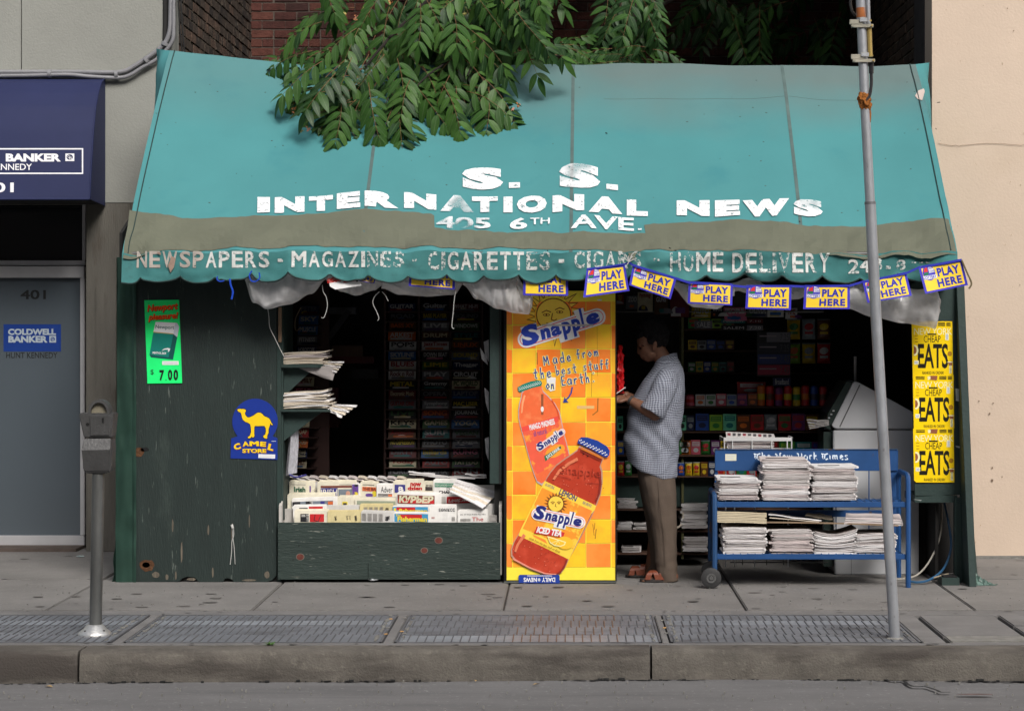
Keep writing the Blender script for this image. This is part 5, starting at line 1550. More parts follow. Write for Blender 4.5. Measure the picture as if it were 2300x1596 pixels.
# ================================================================ rolled clear plastic sheets
def plastic():
    m = bpy.data.materials.new('clear_plastic'); m.use_nodes = True
    t = m.node_tree; N, L = t.nodes, t.links
    b = N['Principled BSDF']
    b.inputs['Base Color'].default_value = (.92, .92, .93, 1); b.inputs['Roughness'].default_value = .10; b.inputs['Specular IOR Level'].default_value = 1.0
    tl_ = N.new('ShaderNodeBsdfTranslucent'); tl_.inputs[0].default_value = (.8, .8, .82, 1)
    tp = N.new('ShaderNodeBsdfTransparent'); tp.inputs[0].default_value = (.9, .9, .92, 1)
    m1 = N.new('ShaderNodeMixShader'); m1.inputs[0].default_value = .35
    m2 = N.new('ShaderNodeMixShader')
    nz = N.new('ShaderNodeTexNoise'); nz.inputs['Scale'].default_value = 6; nz.inputs['Detail'].default_value = 4
    tc = N.new('ShaderNodeTexCoord'); L.new(tc.outputs['Object'], nz.inputs['Vector'])
    mr = N.new('ShaderNodeMapRange'); mr.inputs['From Min'].default_value = .35; mr.inputs['From Max'].default_value = .7; mr.inputs['To Min'].default_value = .16; mr.inputs['To Max'].default_value = .62
    L.new(nz.outputs[0], mr.inputs['Value']); L.new(mr.outputs[0], m2.inputs[0])
    L.new(b.outputs[0], m1.inputs[1]); L.new(tl_.outputs[0], m1.inputs[2]); L.new(m1.outputs[0], m2.inputs[1]); L.new(tp.outputs[0], m2.inputs[2])
    bp = N.new('ShaderNodeBump'); bp.inputs['Strength'].default_value = .3; bp.inputs['Distance'].default_value = .012
    wv = N.new('ShaderNodeTexNoise'); wv.inputs['Scale'].default_value = 7; wv.inputs['Detail'].default_value = 3; wv.inputs['Distortion'].default_value = 2.5
    mp = N.new('ShaderNodeMapping'); mp.inputs['Scale'].default_value = (1, 1, 3); L.new(tc.outputs['Object'], mp.inputs[0]); L.new(mp.outputs[0], wv.inputs['Vector'])
    L.new(wv.outputs[0], bp.inputs['Height']); L.new(bp.outputs[0], b.inputs['Normal'])
    L.new(m2.outputs[0], N['Material Output'].inputs['Surface'])
    return m
M_PL = plastic()
def swag(label, top, bot, y, depth, seed):
    """a slack roll: top and bottom outline in photograph positions, rounded towards the street, creased"""
    n = 60
    def interp(pl, x):
        if x <= pl[0][0]: return pl[0][1]
        for (a, c), (d, e) in zip(pl[:-1], pl[1:]):
            if x <= d:
                f = (x - a) / (d - a); f = f * f * (3 - 2 * f); return c + (e - c) * f
        return pl[-1][1]
    xa, xb = top[0][0], top[-1][0]
    m = MB()
    def fn(u, v):
        x = xa + (xb - xa) * u
        t_, b_ = interp(top, x), interp(bot, x)
        a = v * 2 * math.pi
        h = (b_ - t_) / 2; mid = (b_ + t_) / 2
        r = depth * min(1, h / 22)
        yy = y + .02 - r * math.sin(a)
        # creases fan from the tied ends
        cr = noise.noise((u * 5 + seed, v * 3, seed)) * .8 + .9 * abs(noise.noise((u * 7 - v * 6, v * 6 + u * 3, seed + 3))) + .12 * noise.noise((u * 30 + v * 11, v * 12, seed))
        p = P(x + 3 * noise.noise((v * 5, u * 9, seed)), mid - h * math.cos(a), yy)
        p.y -= r * cr * .45; p.z += .022 * cr * math.sin(a)
        return p
    m.grid(fn, 110, 40, M_PL)
    o = part('plastic_sheet', m, None, None, smooth=True, recalc=False)
    return tag(o, label, 'plastic sheet', 'rolled plastic sheets under the awning')
swag('clear plastic roll sagging over the left plywood wall edge', [(546, 618), (600, 606), (735, 600)], [(546, 622), (572, 680), (600, 694), (650, 684), (700, 660), (735, 626)], -.285, .07, 1)
swag('clear plastic roll between the red tag and the doubled string', [(733, 604), (780, 606), (862, 610)], [(733, 630), (765, 655), (800, 664), (840, 652), (862, 640)], -.285, .065, 2.4)
swag('clear plastic roll behind the second lottery card', [(858, 612), (940, 604), (1045, 612)], [(858, 648), (900, 662), (960, 666), (1020, 662), (1045, 632)], -.285, .065, 3.7)
swag('clear plastic roll dropping in front of the drink board corner', [(1040, 608), (1110, 600), (1150, 604), (1178, 640), (1196, 664)], [(1040, 640), (1070, 672), (1120, 694), (1160, 704), (1188, 706), (1196, 690)], -.285, .07, 5.2)
swag('small plastic roll behind the card over the man', [(1500, 632), (1560, 640), (1650, 642)], [(1500, 640), (1560, 690), (1610, 694), (1650, 664)], -.285, .05, 6.1)
swag('short plastic roll between two lottery cards', [(1640, 636), (1690, 622), (1720, 640), (1800, 642), (1822, 650)], [(1640, 650), (1690, 660), (1730, 680), (1790, 672), (1822, 662)], -.285, .05, 7.3)
swag('large clear plastic roll drooping over the poster board', [(1862, 650), (1930, 634), (2010, 640), (2060, 650), (2100, 645), (2112, 672)], [(1862, 664), (1900, 692), (1960, 712), (2030, 726), (2080, 733), (2100, 738), (2112, 700)], -.285, .08, 8.9)
# ================================================================ newspapers
M_NP = [mat('newsprint_%s' % n, c, .85, var=.10, scale=9, stretch=(1, 1, 8), bump=.2, bscale=50) for n, c in (('white', (.76, .74, .74)), ('grey', (.62, .59, .58)), ('pink', (.62, .55, .54)), ('cream', (.68, .60, .49)))]
M_NPE = mat('newsprint_edge', (.46, .42, .41), .9, var=.25, scale=14, stretch=(1, 1, 10))
M_INKG = mat('newsprint_ink', (.11, .10, .10), .9, var=.3, scale=60)
def folded(w, d, h, seed, sag=None, mats=0, leaves=4, fold=1, top=False):
    """one folded newspaper: leaves of paper with a rounded fold on one side and uneven edges on the other"""
    rd = random.Random(seed)
    b = MB(); m = M_NP[mats]
    n = 10
    for k in range(leaves):
        z0, z1 = h * k / leaves, h * (k + .80) / leaves
        ins = rd.uniform(0, .012); fr = rd.uniform(0, .007)
        vs = []
        for i in range(n + 1):
            u = i / n
            x = -w / 2 + (ins if fold > 0 else .004) + (w - ins - .004) * u
            g = sag(u) if sag else 0
            wob = .0022 * noise.noise((u * 5 + seed, k * 2.1, seed * 1.7)) + .0012 * noise.noise((u * 13, k, seed))
            pinch = 1 if .04 < u < .96 else .55
            zc = (z0 + z1) / 2
            for (y, z) in ((-d / 2 + fr, zc + (z0 - zc) * pinch), (-d / 2 + fr - .002, zc), (-d / 2 + fr, zc + (z1 - zc) * pinch), (d / 2, z1), (d / 2, z0)):
                vs.append((x, y + .004 * noise.noise((u * 3, k, seed)), z + g + wob))
        q = 5
        fs = [(i * q + j, i * q + (j + 1) % q, (i + 1) * q + (j + 1) % q, (i + 1) * q + j) for i in range(n) for j in range(q)]
        fs += [(0, 1, 2, 3, 4), (n * q + 4, n * q + 3, n * q + 2, n * q + 1, n * q)]
        b.add(vs, fs, m if (k % 2 == 0 or rd.random() < .5) else M_NPE)
    # the fold
    xf = (w / 2 - .004) * fold
    g = sag(1 if fold > 0 else 0) if sag else 0
    b.tube([(xf, -d / 2 + .004, h * .5 + g), (xf, d / 2, h * .5 + g)], h * .46, m, 7)
    if top:
        b.box(-w * .38, w * .10, -d * .38, -d * .2, h + .001 + (sag(.4) if sag else 0), h + .002 + (sag(.4) if sag else 0), M_INKG)
    return b
def stack(x0, x1, ytop, ybot, y, n, label_of, group, mats, sag=None, d=.3, skew=0, seed=0, leaves=4):
    """n folded papers one on another between two photograph heights"""
    xa, xb = PX(x0, y), PX(x1, y)
    z0, z1 = PZ(ybot, y), PZ(ytop, y)
    rd = random.Random(seed)
    h = (z1 - z0) / n
    z = z0
    cache = {}
    for i in range(n):
        w = (xb - xa) * rd.uniform(.93, 1.0)
        mi = mats[rd.randrange(len(mats))]
        key = (i % 6, mi)
        sg = (lambda u, i=i: sag(u) * (i / (n - 1.0)) ** .8) if sag else None
        if sag or key not in cache or i == n - 1:
            cache[key] = folded(xb - xa, d, h * .97, seed * 13 + i, sg, mi, leaves, 1 if rd.random() < .6 else -1, i == n - 1).mesh('newspaper', smooth=False, recalc=True)
        o = bpy.data.objects.new('newspaper', cache[key])
        COL.objects.link(o)
        o.location = ((xa + xb) / 2 + rd.uniform(-.008, .008) + skew * i, y + d / 2 + rd.uniform(-.012, .008), z)
        o.rotation_euler = (0, rd.uniform(-.01, .01), rd.uniform(-.05, .05))
        if not sag: o.scale = (w / (xb - xa), 1, 1)
        k = n - 1 - i
        pos = 'topmost' if k == 0 else 'lowest' if i == 0 else ordinal(k) + ' from the top'
        tag(o, 'folded newspaper, %s %s' % (pos, label_of), 'newspaper', group)
        z += h

# ---------------------------------------------------------------- blue newspaper rack
M_BLUE = mat('rack_blue', srgb(30, 72, 124), .45, var=.12, scale=5, bump=.1, bscale=30, spec=.45, wear=((.09, .05, .035), 11, (1, 1, .6), .68, .05), wear2=(srgb(38, 88, 140), 3, (1, 1, 1), .6, .2))
M_BLUED = mat('rack_blue_worn', srgb(34, 68, 108), .55, var=.18, scale=6, wear=((.09, .055, .04), 9, (1, 1, .4), .56, .08))
M_RUB = mat('wheel_rubber', (.035, .035, .036), .6, var=.15, scale=20)
M_WIRE = mat('white_wire', (.62, .62, .62), .35, var=.05)
YF, YBK_R = -.30, .10
rk = thing('newspaper_rack', 'blue steel wheeled rack with a blackletter name board, loaded with newspapers', 'rack', (PX(1820, YF), -.1, 0))
def R2(name, boxes, m=M_BLUE, **k):
    b = MB()
    for q in boxes: b.box(*q, None)
    return part(name, b, m, rk, **k)
# left side frame
for (xa, xb, sgn) in ((1600, 1610, -1), (2034, 2046, 1)):
    x = (PX(xa, YF) + PX(xb, YF)) / 2
    b = MB(); r = .017
    zt2 = PZ(1066 if sgn > 0 else 1108, YF)
    z_foot = .08 if sgn < 0 else .0
    b.tube([(x, YF, z_foot), (x, YF, zt2 - .05), (x, YF + .012, zt2 - .015), (x, YF + .05, zt2), (x, YBK_R - .06, zt2), (x, YBK_R - .02, zt2 - .02), (x, YBK_R, zt2 - .06), (x, YBK_R, .02)], r, M_BLUE if sgn > 0 else M_BLUED, 8)
    part('side_frame', b, None, rk, smooth=True)
# name board and its uprights
yb = YBK_R - .02
zh0, zh1 = PZ(1057, yb), PZ(1010, yb)
b = MB(); b.box(PX(1606, yb), PX(2016, yb), yb, yb + .012, zh0, zh1, M_BLUE)
hb = part('name_board', b, None, rk, bevel=.002)
b = MB(); b.box(PX(1606, yb), PX(2016, yb), yb - .006, yb + .016, zh1 + .001, zh1 + .006, M_BLUED); part('board_rim', b, None, hb)
for xa, xb in ((1606, 1613), (1996, 2018)):
    b = MB(); b.box(PX(xa, yb), PX(xb, yb), yb + .013, yb + .033, .12, zh1 - .004, M_BLUE); part('upright', b, None, rk)
# blackletter name drawn with a broad pen
NW = ink('nyt_white', (214, 226, 238))
ar = Art()
G = {'T': [[(.0, .22), (.25, .08), (.55, .18), (.95, .02)], [(.5, .15), (.42, .8), (.6, 1), (.95, .8)], [(.18, .3), (.08, .6), (.22, .88)], [(.05, .0), (.0, .22)]],
     'h': [[(.15, -.15), (.15, .9), (.3, 1)], [(.2, .45), (.55, .28), (.68, .5), (.62, .95), (.5, 1.12)]],
     'e': [[(.15, .45), (.15, .85), (.4, 1), (.6, .85)], [(.15, .42), (.42, .25), (.58, .42), (.2, .68)]],
     'N': [[(.0, .2), (.15, .05), (.25, .2), (.25, .85), (.05, 1)], [(.2, .1), (.55, .45), (.75, .9)], [(.75, .0), (.72, .9), (.9, 1)], [(.75, .02), (.92, -.05)]],
     'w': [[(.1, .3), (.1, .85), (.3, 1), (.42, .85)], [(.42, .3), (.42, .88), (.6, 1), (.8, .8)], [(.78, .3), (.8, .8)]],
     'Y': [[(.0, .1), (.2, .0), (.25, .5), (.5, .62), (.72, .5)], [(.72, .0), (.75, .9), (.5, 1.12), (.2, 1.05)]],
     'o': [[(.35, .27), (.12, .45), (.12, .82), (.35, 1), (.6, .82), (.6, .45), (.35, .27)]],
     'r': [[(.15, .3), (.15, .9), (.3, 1)], [(.2, .42), (.42, .27), (.55, .4)]],
     'k': [[(.15, -.15), (.15, .9), (.28, 1)], [(.2, .5), (.5, .3)], [(.2, .58), (.5, .8), (.62, 1)]],
     'i': [[(.15, .3), (.15, .9), (.3, 1)], [(.15, .08), (.2, .12)]],
     'm': [[(.1, .3), (.1, .9)], [(.1, .42), (.4, .28), (.45, .9)], [(.45, .42), (.75, .28), (.78, .9), (.92, 1)]],
     's': [[(.55, .32), (.25, .32), (.15, .5), (.55, .72), (.52, .92), (.12, .98)]]}
def pen(word, x, y, h, wsc):
    for ch in word:
        if ch == ' ': x += h * .42 * wsc; continue
        for st_ in G[ch]:
            ar.stroke([(x + u * h * .72 * wsc, y + v * h) for u, v in st_], 1, NW, 1, nib=(h * .062 * wsc, h * .075))
        x += h * {'T': .82, 'N': .78, 'Y': .74, 'm': .82, 'w': .74, 'i': .36, 'r': .5, 's': .54, 'e': .54, 'h': .62, 'o': .60, 'k': .56}[ch] * wsc
    return x
pen('The New York Times', 1694, 1017.5, 14.5, 1.36)
ar.rect(1629, 1019, 1654, 1034, ink('sticker', (214, 212, 190)), 1); ar.rect(1632, 1022, 1651, 1023.5, GY, 2); ar.rect(1632, 1028, 1648, 1029.5, GY, 2)
ar.build('lettering', facing(yb, .001), hb)
# shelves: front rail, side rails and wires
def shelf_(zf, zb2, zr, x0, x1, nm):
    b = MB(); b.box(PX(x0, YF), PX(x1, YF), YF + .006, YF + .020, PZ(zf, YF), PZ(zb2, YF), M_BLUE)
    t = part(nm, b, None, rk, bevel=.002)
    b = MB(); b.box(PX(x0, YF), PX(x1, YF), YBK_R - .04, YBK_R - .028, PZ(zf, YF) - .01, PZ(zb2, YF) - .01, M_BLUE); part('rear_rail', b, None, t)
    n = 26
    for i in range(n):
        x = PX(x0 + 8 + (x1 - x0 - 16) * i / (n - 1), YF)
        w_ = MB(); w_.tube([(x, YF + .012, PZ(zb2, YF) + .002), (x, YBK_R - .034, PZ(zb2, YF) - .004)], .0028, M_BLUE, 5); part('shelf_wire', w_, None, t)
    return t
shelf_(1139, 1127, 0, 1606, 2036, 'shelf')
shelf_(1256, 1244, 0, 1606, 2036, 'shelf')
b = MB(); b.box(PX(1612, yb), PX(2012, yb), yb - .004, yb + .006, PZ(1160, yb), PZ(1145, yb), M_BLUE); part('back_strip', b, None, rk)
for x in (1878, 1952):
    b = MB(); b.tube([(PX(x, yb), yb + .004, PZ(1250, yb)), (PX(x, yb), yb + .004, zh0)], .004, M_BLUE, 5); part('back_wire', b, None, rk)
for y_ in (YF - .02, YBK_R - .02):
    wx, wz = PX(1597, y_), .066
    b = MB(); b.lathe([(.0, -.022), (.05, -.022), (.0645, -.016), (.0645, .016), (.05, .022), (.0, .022)], (wx, y_, wz), M_RUB, 24, 'y')
    wh = part('wheel', b, None, rk, smooth=True)
    b = MB(); b.lathe([(.0, -.027), (.012, -.027), (.014, -.0215), (.03, -.0235), (.032, -.0215)], (wx, y_, wz), mat('hub_grey', (.09, .09, .09), .5, var=.1), 14, 'y'); part('hub', b, None, wh, smooth=True)
    b = MB(); b.tube([(PX(1604, y_), y_ + .03, .10), (wx, y_ + .03, wz)], .010, M_BLUED, 6); part('axle_arm', b, None, rk)

G1 = 'newspapers on the blue rack'
YS1 = YF + .035
stack(1609, 1706, 1072, 1122, YS1, 8, 'in the short left stack on the upper rack shelf', G1, (2, 1, 2, 0), seed=1, leaves=3)
stack(1710, 1822, 1030, 1123, YS1, 14, 'in the tall middle stack on the upper rack shelf', G1, (1, 2, 0, 1), seed=2, leaves=3)
stack(1822, 1927, 1046, 1123, YS1, 13, 'in the right stack on the upper rack shelf', G1, (0, 1, 0, 2), seed=3, leaves=3)
stack(1622, 1724, 1184, 1243, YS1, 10, 'in the first bottom stack, nearest the wheel', G1, (0, 0, 1), seed=4, leaves=3)
stack(1728, 1826, 1188, 1243, YS1, 10, 'in the second bottom stack, the pinkish one', G1, (2, 1, 2), seed=5, leaves=3)
stack(1826, 1925, 1200, 1244, YS1, 12, 'in the third bottom stack, which sags in the middle', G1, (0, 0), sag=lambda u: .030 * (abs(u - .42) * 2) ** 1.7, seed=6, leaves=2)
stack(1918, 2012, 1200, 1244, YS1, 10, 'in the fourth bottom stack, partly behind the leaning pole', G1, (0, 0), sag=lambda u: .010 * min(1, u * 2.2), seed=7, leaves=2)
# loose printed tops
def loose(label, q, y, m, name='newspaper', th=.0025, group=None, cat='newspaper', prt=None):
    """a sheet lying or standing; q holds (vx, vy, depth) corners"""
    c = [P(a, b_, d_) for a, b_, d_ in q]
    b = MB()
    nn = (c[1] - c[0]).cross(c[3] - c[0]).normalized() * th
    def f(u, v, off=0): 
        p = c[0] * (1 - u) * (1 - v) + c[1] * u * (1 - v) + c[2] * u * v + c[3] * (1 - u) * v
        return p + nn * (off + 1.2 * noise.noise((u * 3 + q[0][0], v * 2, 1)))
    b.grid(f, 8, 4, m); b.grid(lambda u, v: f(u, v, 1), 8, 4, m)
    for e in ((lambda u, v: f(u, 0, v)), (lambda u, v: f(u, 1, v)), (lambda u, v: f(0, u, v)), (lambda u, v: f(1, u, v))): b.grid(e, 8, 1, m)
    o = part(name, b, None, None, recalc=False)
    return tag(o, label, cat, group)
# middle: cream bundle, cardboard, paper
n_ = 7
for i in range(n_):
    yq = 1171 - i * 3.4
    q = [(1606, yq + .5 - i * .3, YF + .03), (1722 - (i == 3) * 3, yq + 3.6, YF + .03 + .004 * (i % 2)), (1718, yq + 2, YF + .33), (1608, yq - 1, YF + .33)]
    loose('cream newspaper section, %s in the flat cream bundle on the blue rack' % ('lowest' if i == 0 else 'topmost' if i == n_ - 1 else ordinal(i) + ' from the bottom'), q, 0, mat('cream_paper', (.60, .52, .37), .85, var=.08, scale=8), th=.008, group='flat cream sections on the blue rack')
M_CARD = mat('cardboard', (.24, .17, .11), .85, var=.15, scale=8, stretch=(1, 1, 6))
b = MB(); b.grid(lambda u, v: P(1722 + 296 * u, 1174 + 8 * u - 2 * math.sin(u * 3), YF + .03 + v * .3), 12, 2, M_CARD); b.grid(lambda u, v: P(1722 + 296 * u, 1170.5 + 8 * u - 2 * math.sin(u * 3), YF + .03 + v * .3), 12, 2, M_CARD)
b.grid(lambda u, v: P(1722 + 296 * u, 1170.5 + 3.5 * v + 8 * u - 2 * math.sin(u * 3), YF + .03), 12, 1, M_CARD)
tag(part('cardboard_sheet', b, None, None, recalc=False), 'brown cardboard sheet lying across the middle of the blue rack', 'cardboard')
loose('open white newspaper sheet sloping over the cardboard', [(1726, 1156, YF + .035), (1845, 1170, YF + .04), (1840, 1169, YF + .3), (1730, 1152, YF + .3)], 0, M_NP[0], th=.006)
loose('cream newspaper sheet under the sloping white one on the cardboard', [(1728, 1163, YF + .03), (1840, 1172, YF + .03), (1838, 1171, YF + .3), (1730, 1160, YF + .3)], 0, M_NP[3], th=.004)
loose('dark crumpled flyer in the middle of the cardboard', [(1808, 1158, YF + .08), (1870, 1168, YF + .05), (1868, 1158, YF + .3), (1815, 1152, YF + .3)], 0, mat('flyer_dark', (.12, .10, .075), .7, var=.5, scale=25), th=.005)
for i in range(4):
    loose('pinkish newspaper, %s of four lying flat at the right of the cardboard' % (['lowest', 'third from the top', 'second from the top', 'topmost'][i]), [(1896 + i, 1177 - i * 4, YF + .03), (2029 - i, 1180 - i * 3.6, YF + .035), (2020, 1168 - i * 4, YF + .28), (1900, 1166 - i * 4, YF + .28)], 0, M_NP[2] if i % 2 else M_NP[1], th=.008, group='flat newspapers right of the cardboard')

# ---------------------------------------------------------------- white wire rack behind the blue one
YW = .22
wr = thing('wire_rack', 'white wire stand holding a tray of newspapers behind the blue rack', 'rack', (PX(1700, YW), YW + .1, 0))
b = MB(); x0, x1 = PX(1622, YW), PX(1782, YW)
b.box(x0, x1, YW, YW + .012, PZ(990, YW), PZ(982, YW), M_WIRE); b.box(x1 - .01, x1, YW, YW + .25, PZ(990, YW), PZ(982, YW), M_WIRE); b.box(x0, x0 + .01, YW, YW + .25, PZ(990, YW), PZ(982, YW), M_WIRE)
part('tray_rim', b, None, wr)
for x in (1627, 1645, 1689, 1733, 1768, 1778):
    b = MB(); b.tube([P(x, 984, YW + .003), P(x, 1012, YW + .003)], .0045, M_WIRE, 6); part('tray_wire', b, None, wr)
b = MB(); b.box(x0, x1, YW, YW + .25, PZ(1014, YW), PZ(1010, YW), M_WIRE); part('tray_floor', b, None, wr)
for x in (1630, 1650, 1695, 1770):
    b = MB(); b.tube([P(x, 1012, YW + .02), P(x, 1272, YW + .02)], .005, M_WIRE, 6); part('leg', b, None, wr)
for y2 in (1172, 1262):
    b = MB(); b.tube([P(1640, y2, YW + .02), P(1860, y2, YW + .02)], .004, mat('dull_wire', (.12, .12, .115), .5, .4, var=.1), 6); part('rail', b, None, wr)
for x in (1668, 1722, 1760, 1800, 1848):
    b = MB(); b.tube([P(x, 1160, YW + .02), P(x, 1268, YW + .02)], .0035, MATS['dull_wire'], 6); part('rail', b, None, wr)
stack(1632, 1740, 988, 1009, YW + .02, 5, 'in the white wire tray behind the blue rack', 'newspapers in the white wire tray', (1, 0, 2), seed=11, d=.22, leaves=3)
sh_ = loose('printed tabloid sheet standing up at the back of the white wire tray', [(1630, 969, YW + .20), (1738, 974, YW + .20), (1744, 990, YW + .18), (1632, 990, YW + .18)], 0, M_NP[1])
ar = Art()
for i in range(9): ar.rect(1634 + i * 11.5, 972 + i * .4, 1641 + i * 11.5, 983, ink('print_red', (150, 70, 80)) if i % 3 == 0 else ink('print_grey', (90, 88, 92)), 1)
ar.build('print', lambda x, y, l: P(x, y, YW + .193 - l * .001), sh_)
b = MB()
b.tube(vpath([(1765, 1306), (1768, 1309), (1800, 1308), (1848, 1308), (1850, 1312)], -.05), .006, MATS['dull_wire'], 6)
tag(part('wire_bracket', b, None, None, smooth=True), 'grey metal wire foot lying on the pavement behind the rack', 'bracket')

# ---------------------------------------------------------------- papers standing in the bin
PC = {'c': ink('paper_cream', (226, 220, 200), .8, var=.1), 'w': ink('paper_white', (232, 230, 226), .8, var=.08), 'y': ink('paper_tan', (214, 200, 150), .8, var=.08), 'g': ink('paper_grey', (206, 204, 200), .8)}
IK = {'k': ink('pr_black', (38, 38, 42)), 'r': ink('pr_red', (196, 40, 44)), 'g': ink('pr_green', (46, 96, 70)), 'b': ink('pr_blue', (60, 58, 130)), 'v': ink('pr_violet', (104, 72, 150)), 'o': ink('pr_orange', (216, 110, 60)), 'y': ink('pr_yellow', (226, 206, 60)), 'c': ink('pr_cyan', (90, 150, 180)), 'm': ink('pr_maroon', (120, 60, 50)), 'w': ink('pr_white', (225, 222, 216)), 's': ink('pr_steel', (120, 130, 140)), 'd': ink('pr_dark', (70, 62, 60)), 'l': ink('pr_line', (150, 146, 142)), 't': ink('pr_teal', (70, 140, 110))}
kb = lambda x, y: ((900 + x / 2.875) / 1.46348, (1500 + y / 2.875) / 1.46348)
G2 = 'newspapers standing in the green bin'
def standing(label, x0, x1, y0, y1, depth, paper, art, n=3, tilt=0.0, curve=0.0):
    """one folded paper leaning back in the bin with its masthead up; the pages behind show as edges"""
    b = MB()
    tilt = tilt or .045 * noise.noise((x0 * .13, y0 * .3, 2)) * 1.6
    q0, q1 = kb(x0, y0), kb(x1, y1)
    s_ = S(depth)
    z1 = PZ(q0[1], depth); z0 = PZ(q1[1], depth) - .10
    xa, xb = PX(q0[0], depth), PX(q1[0], depth)
    dz = (xb - xa) * tilt
    for k in range(n):
        m = PC[paper]
        yy = depth + k * .0045 + .002
        jx, jz = (k * .004), k * .0035
        def f(u, v, yy=yy, jx=jx, jz=jz, off=0.0):
            x = xa + jx + (xb - xa) * u
            z = z0 + (z1 - z0 + jz) * v + dz * (u - .5)
            return (x, yy + off + .05 * v * 0 + .006 * math.sin(u * 3 + x0) * v + .003 * noise.noise((u * 5, v * 3, x0)) - curve * math.sin(u * math.pi), z + .002 * noise.noise((u * 4, k, x0)) * v)
        b.grid(f, 10, 4, m); b.grid(lambda u, v, f=f: f(u, v, off=.003), 10, 4, m)
        b.grid(lambda u, v, f=f: f(u, 1, off=.003 * v), 10, 1, m); b.grid(lambda u, v, f=f: f(0, u, off=.003 * v), 4, 1, m); b.grid(lambda u, v, f=f: f(1, u, off=.003 * v), 4, 1, m)
    o = tag(part('newspaper', b, None, None, recalc=False, smooth=False), label, 'newspaper', G2)
    A = Art(); A.T = kb
    art(A)
    def mp(vx, vy, lay):
        x = PX(vx, depth); z = PZ(vy, depth)
        u = min(1, max(0, (x - xa) / (xb - xa))); v = min(1.0, max(0, (z - z0) / (z1 - z0)))
        return Vector((x, depth + .002 + .006 * math.sin(u * 3 + x0) * v + .003 * noise.noise((u * 5, v * 3, x0)) - curve * math.sin(u * math.pi) - .0015 - lay * .0007, z + dz * (u - .5)))
    if A.items: A.build('print', mp, o, (12, 9))
    return o
def lines(A, x0, x1, y0, y1, m, n=4):
    for i in range(n):
        y = y0 + (y1 - y0) * i / n; A.rect(x0, y, x1, y + (y1 - y0) / n * .5, m, 1)
T = standing
# back row
def a_(A): A.rect(158, 262, 302, 266, IK['l'], 1); A.text('Irish', 192, 284, 300, 336, IK['g'], 2, bold=.04); A.rect(160, 350, 300, 353, IK['l'], 1)
T('newspaper headed Irish in green at the left end of the back row', 146, 306, 238, 360, .30, 'c', a_, 4)
T('narrow newspaper with a violet sliver between the green and violet mastheads', 306, 372, 240, 360, .315, 'c', lambda A: A.rect(338, 276, 350, 352, IK['v'], 1), 4)
def a_(A): A.rect(444, 274, 738, 292, IK['m'], 1); A.rect(444, 296, 604, 368, IK['b'], 1); A.text('IRISH', 448, 306, 600, 366, IK['w'], 2, bold=.01); A.rect(612, 308, 736, 384, IK['s'], 1); A.ell(702, 350, 22, 26, ink('pr_skin', (200, 150, 130)), 2, n=14); lines(A, 620, 742, 262, 272, IK['l'], 1)
T('newspaper headed IRISH in white on violet with a small portrait', 412, 760, 240, 380, .28, 'c', a_, 5)
def a_(A): A.rect(742, 262, 800, 384, IK['v'], 1); A.ell(775, 355, 22, 24, IK['y'], 2, n=14); A.rect(764, 262, 796, 282, IK['k'], 2)
T('violet and yellow tabloid showing only its edge beside the portrait paper', 738, 806, 262, 384, .27, 'w', a_, 3)
def a_(A): A.rect(836, 286, 968, 326, IK['o'], 1); A.text('THE BA', 842, 292, 966, 320, IK['m'], 2, bold=.05); A.ell(905, 364, 40, 18, IK['v'], 1, n=14); A.ell(950, 352, 22, 30, IK['y'], 1, n=12); lines(A, 838, 950, 264, 276, IK['d'], 1)
T('newspaper headed THE BA in red on orange with plums and lemon', 818, 976, 244, 384, .29, 'c', a_, 4)
def a_(A): A.text('Adver', 1012, 284, 1120, 338, IK['k'], 1, bold=.0); lines(A, 984, 1120, 350, 384, IK['d'], 3); A.rect(1082, 356, 1118, 384, IK['o'], 2)
T('newspaper headed Adver in black type', 972, 1124, 262, 384, .275, 'w', a_, 3)
def a_(A): A.rect(1142, 264, 1242, 340, IK['b'], 1); A.text('B', 1170, 282, 1226, 330, IK['w'], 2, bold=.05)
T('newspaper headed with a large white B on violet', 1130, 1250, 236, 360, .285, 'c', a_, 4)
def a_(A): A.text('now', 1290, 246, 1394, 280, IK['r'], 1, bold=.05); A.text('dzien', 1264, 280, 1402, 316, IK['r'], 1, bold=.05)
T('newspaper headed now dzien in red', 1252, 1408, 218, 352, .28, 'c', a_, 3)
def a_(A): A.text('KPI BIG', 1438, 264, 1500, 280, IK['k'], 1, bold=.03); A.rect(1432, 284, 1500, 320, IK['d'], 1)
T('narrow newspaper with a dark photo next to the red masthead', 1410, 1504, 238, 350, .29, 'c', a_, 3)
def a_(A): A.rect(1520, 250, 1706, 288, IK['t'], 1); A.text('IRISH LANDED PAPER', 1526, 260, 1700, 278, IK['w'], 2); A.text('DAI', 1634, 290, 1706, 318, IK['d'], 1, spacing=1.1); A.text('CHAM', 1560, 322, 1680, 348, IK['k'], 1, bold=.04)
T('newspaper with a green band and thin black title at the right of the back row', 1508, 1712, 222, 356, .28, 'w', a_, 4)
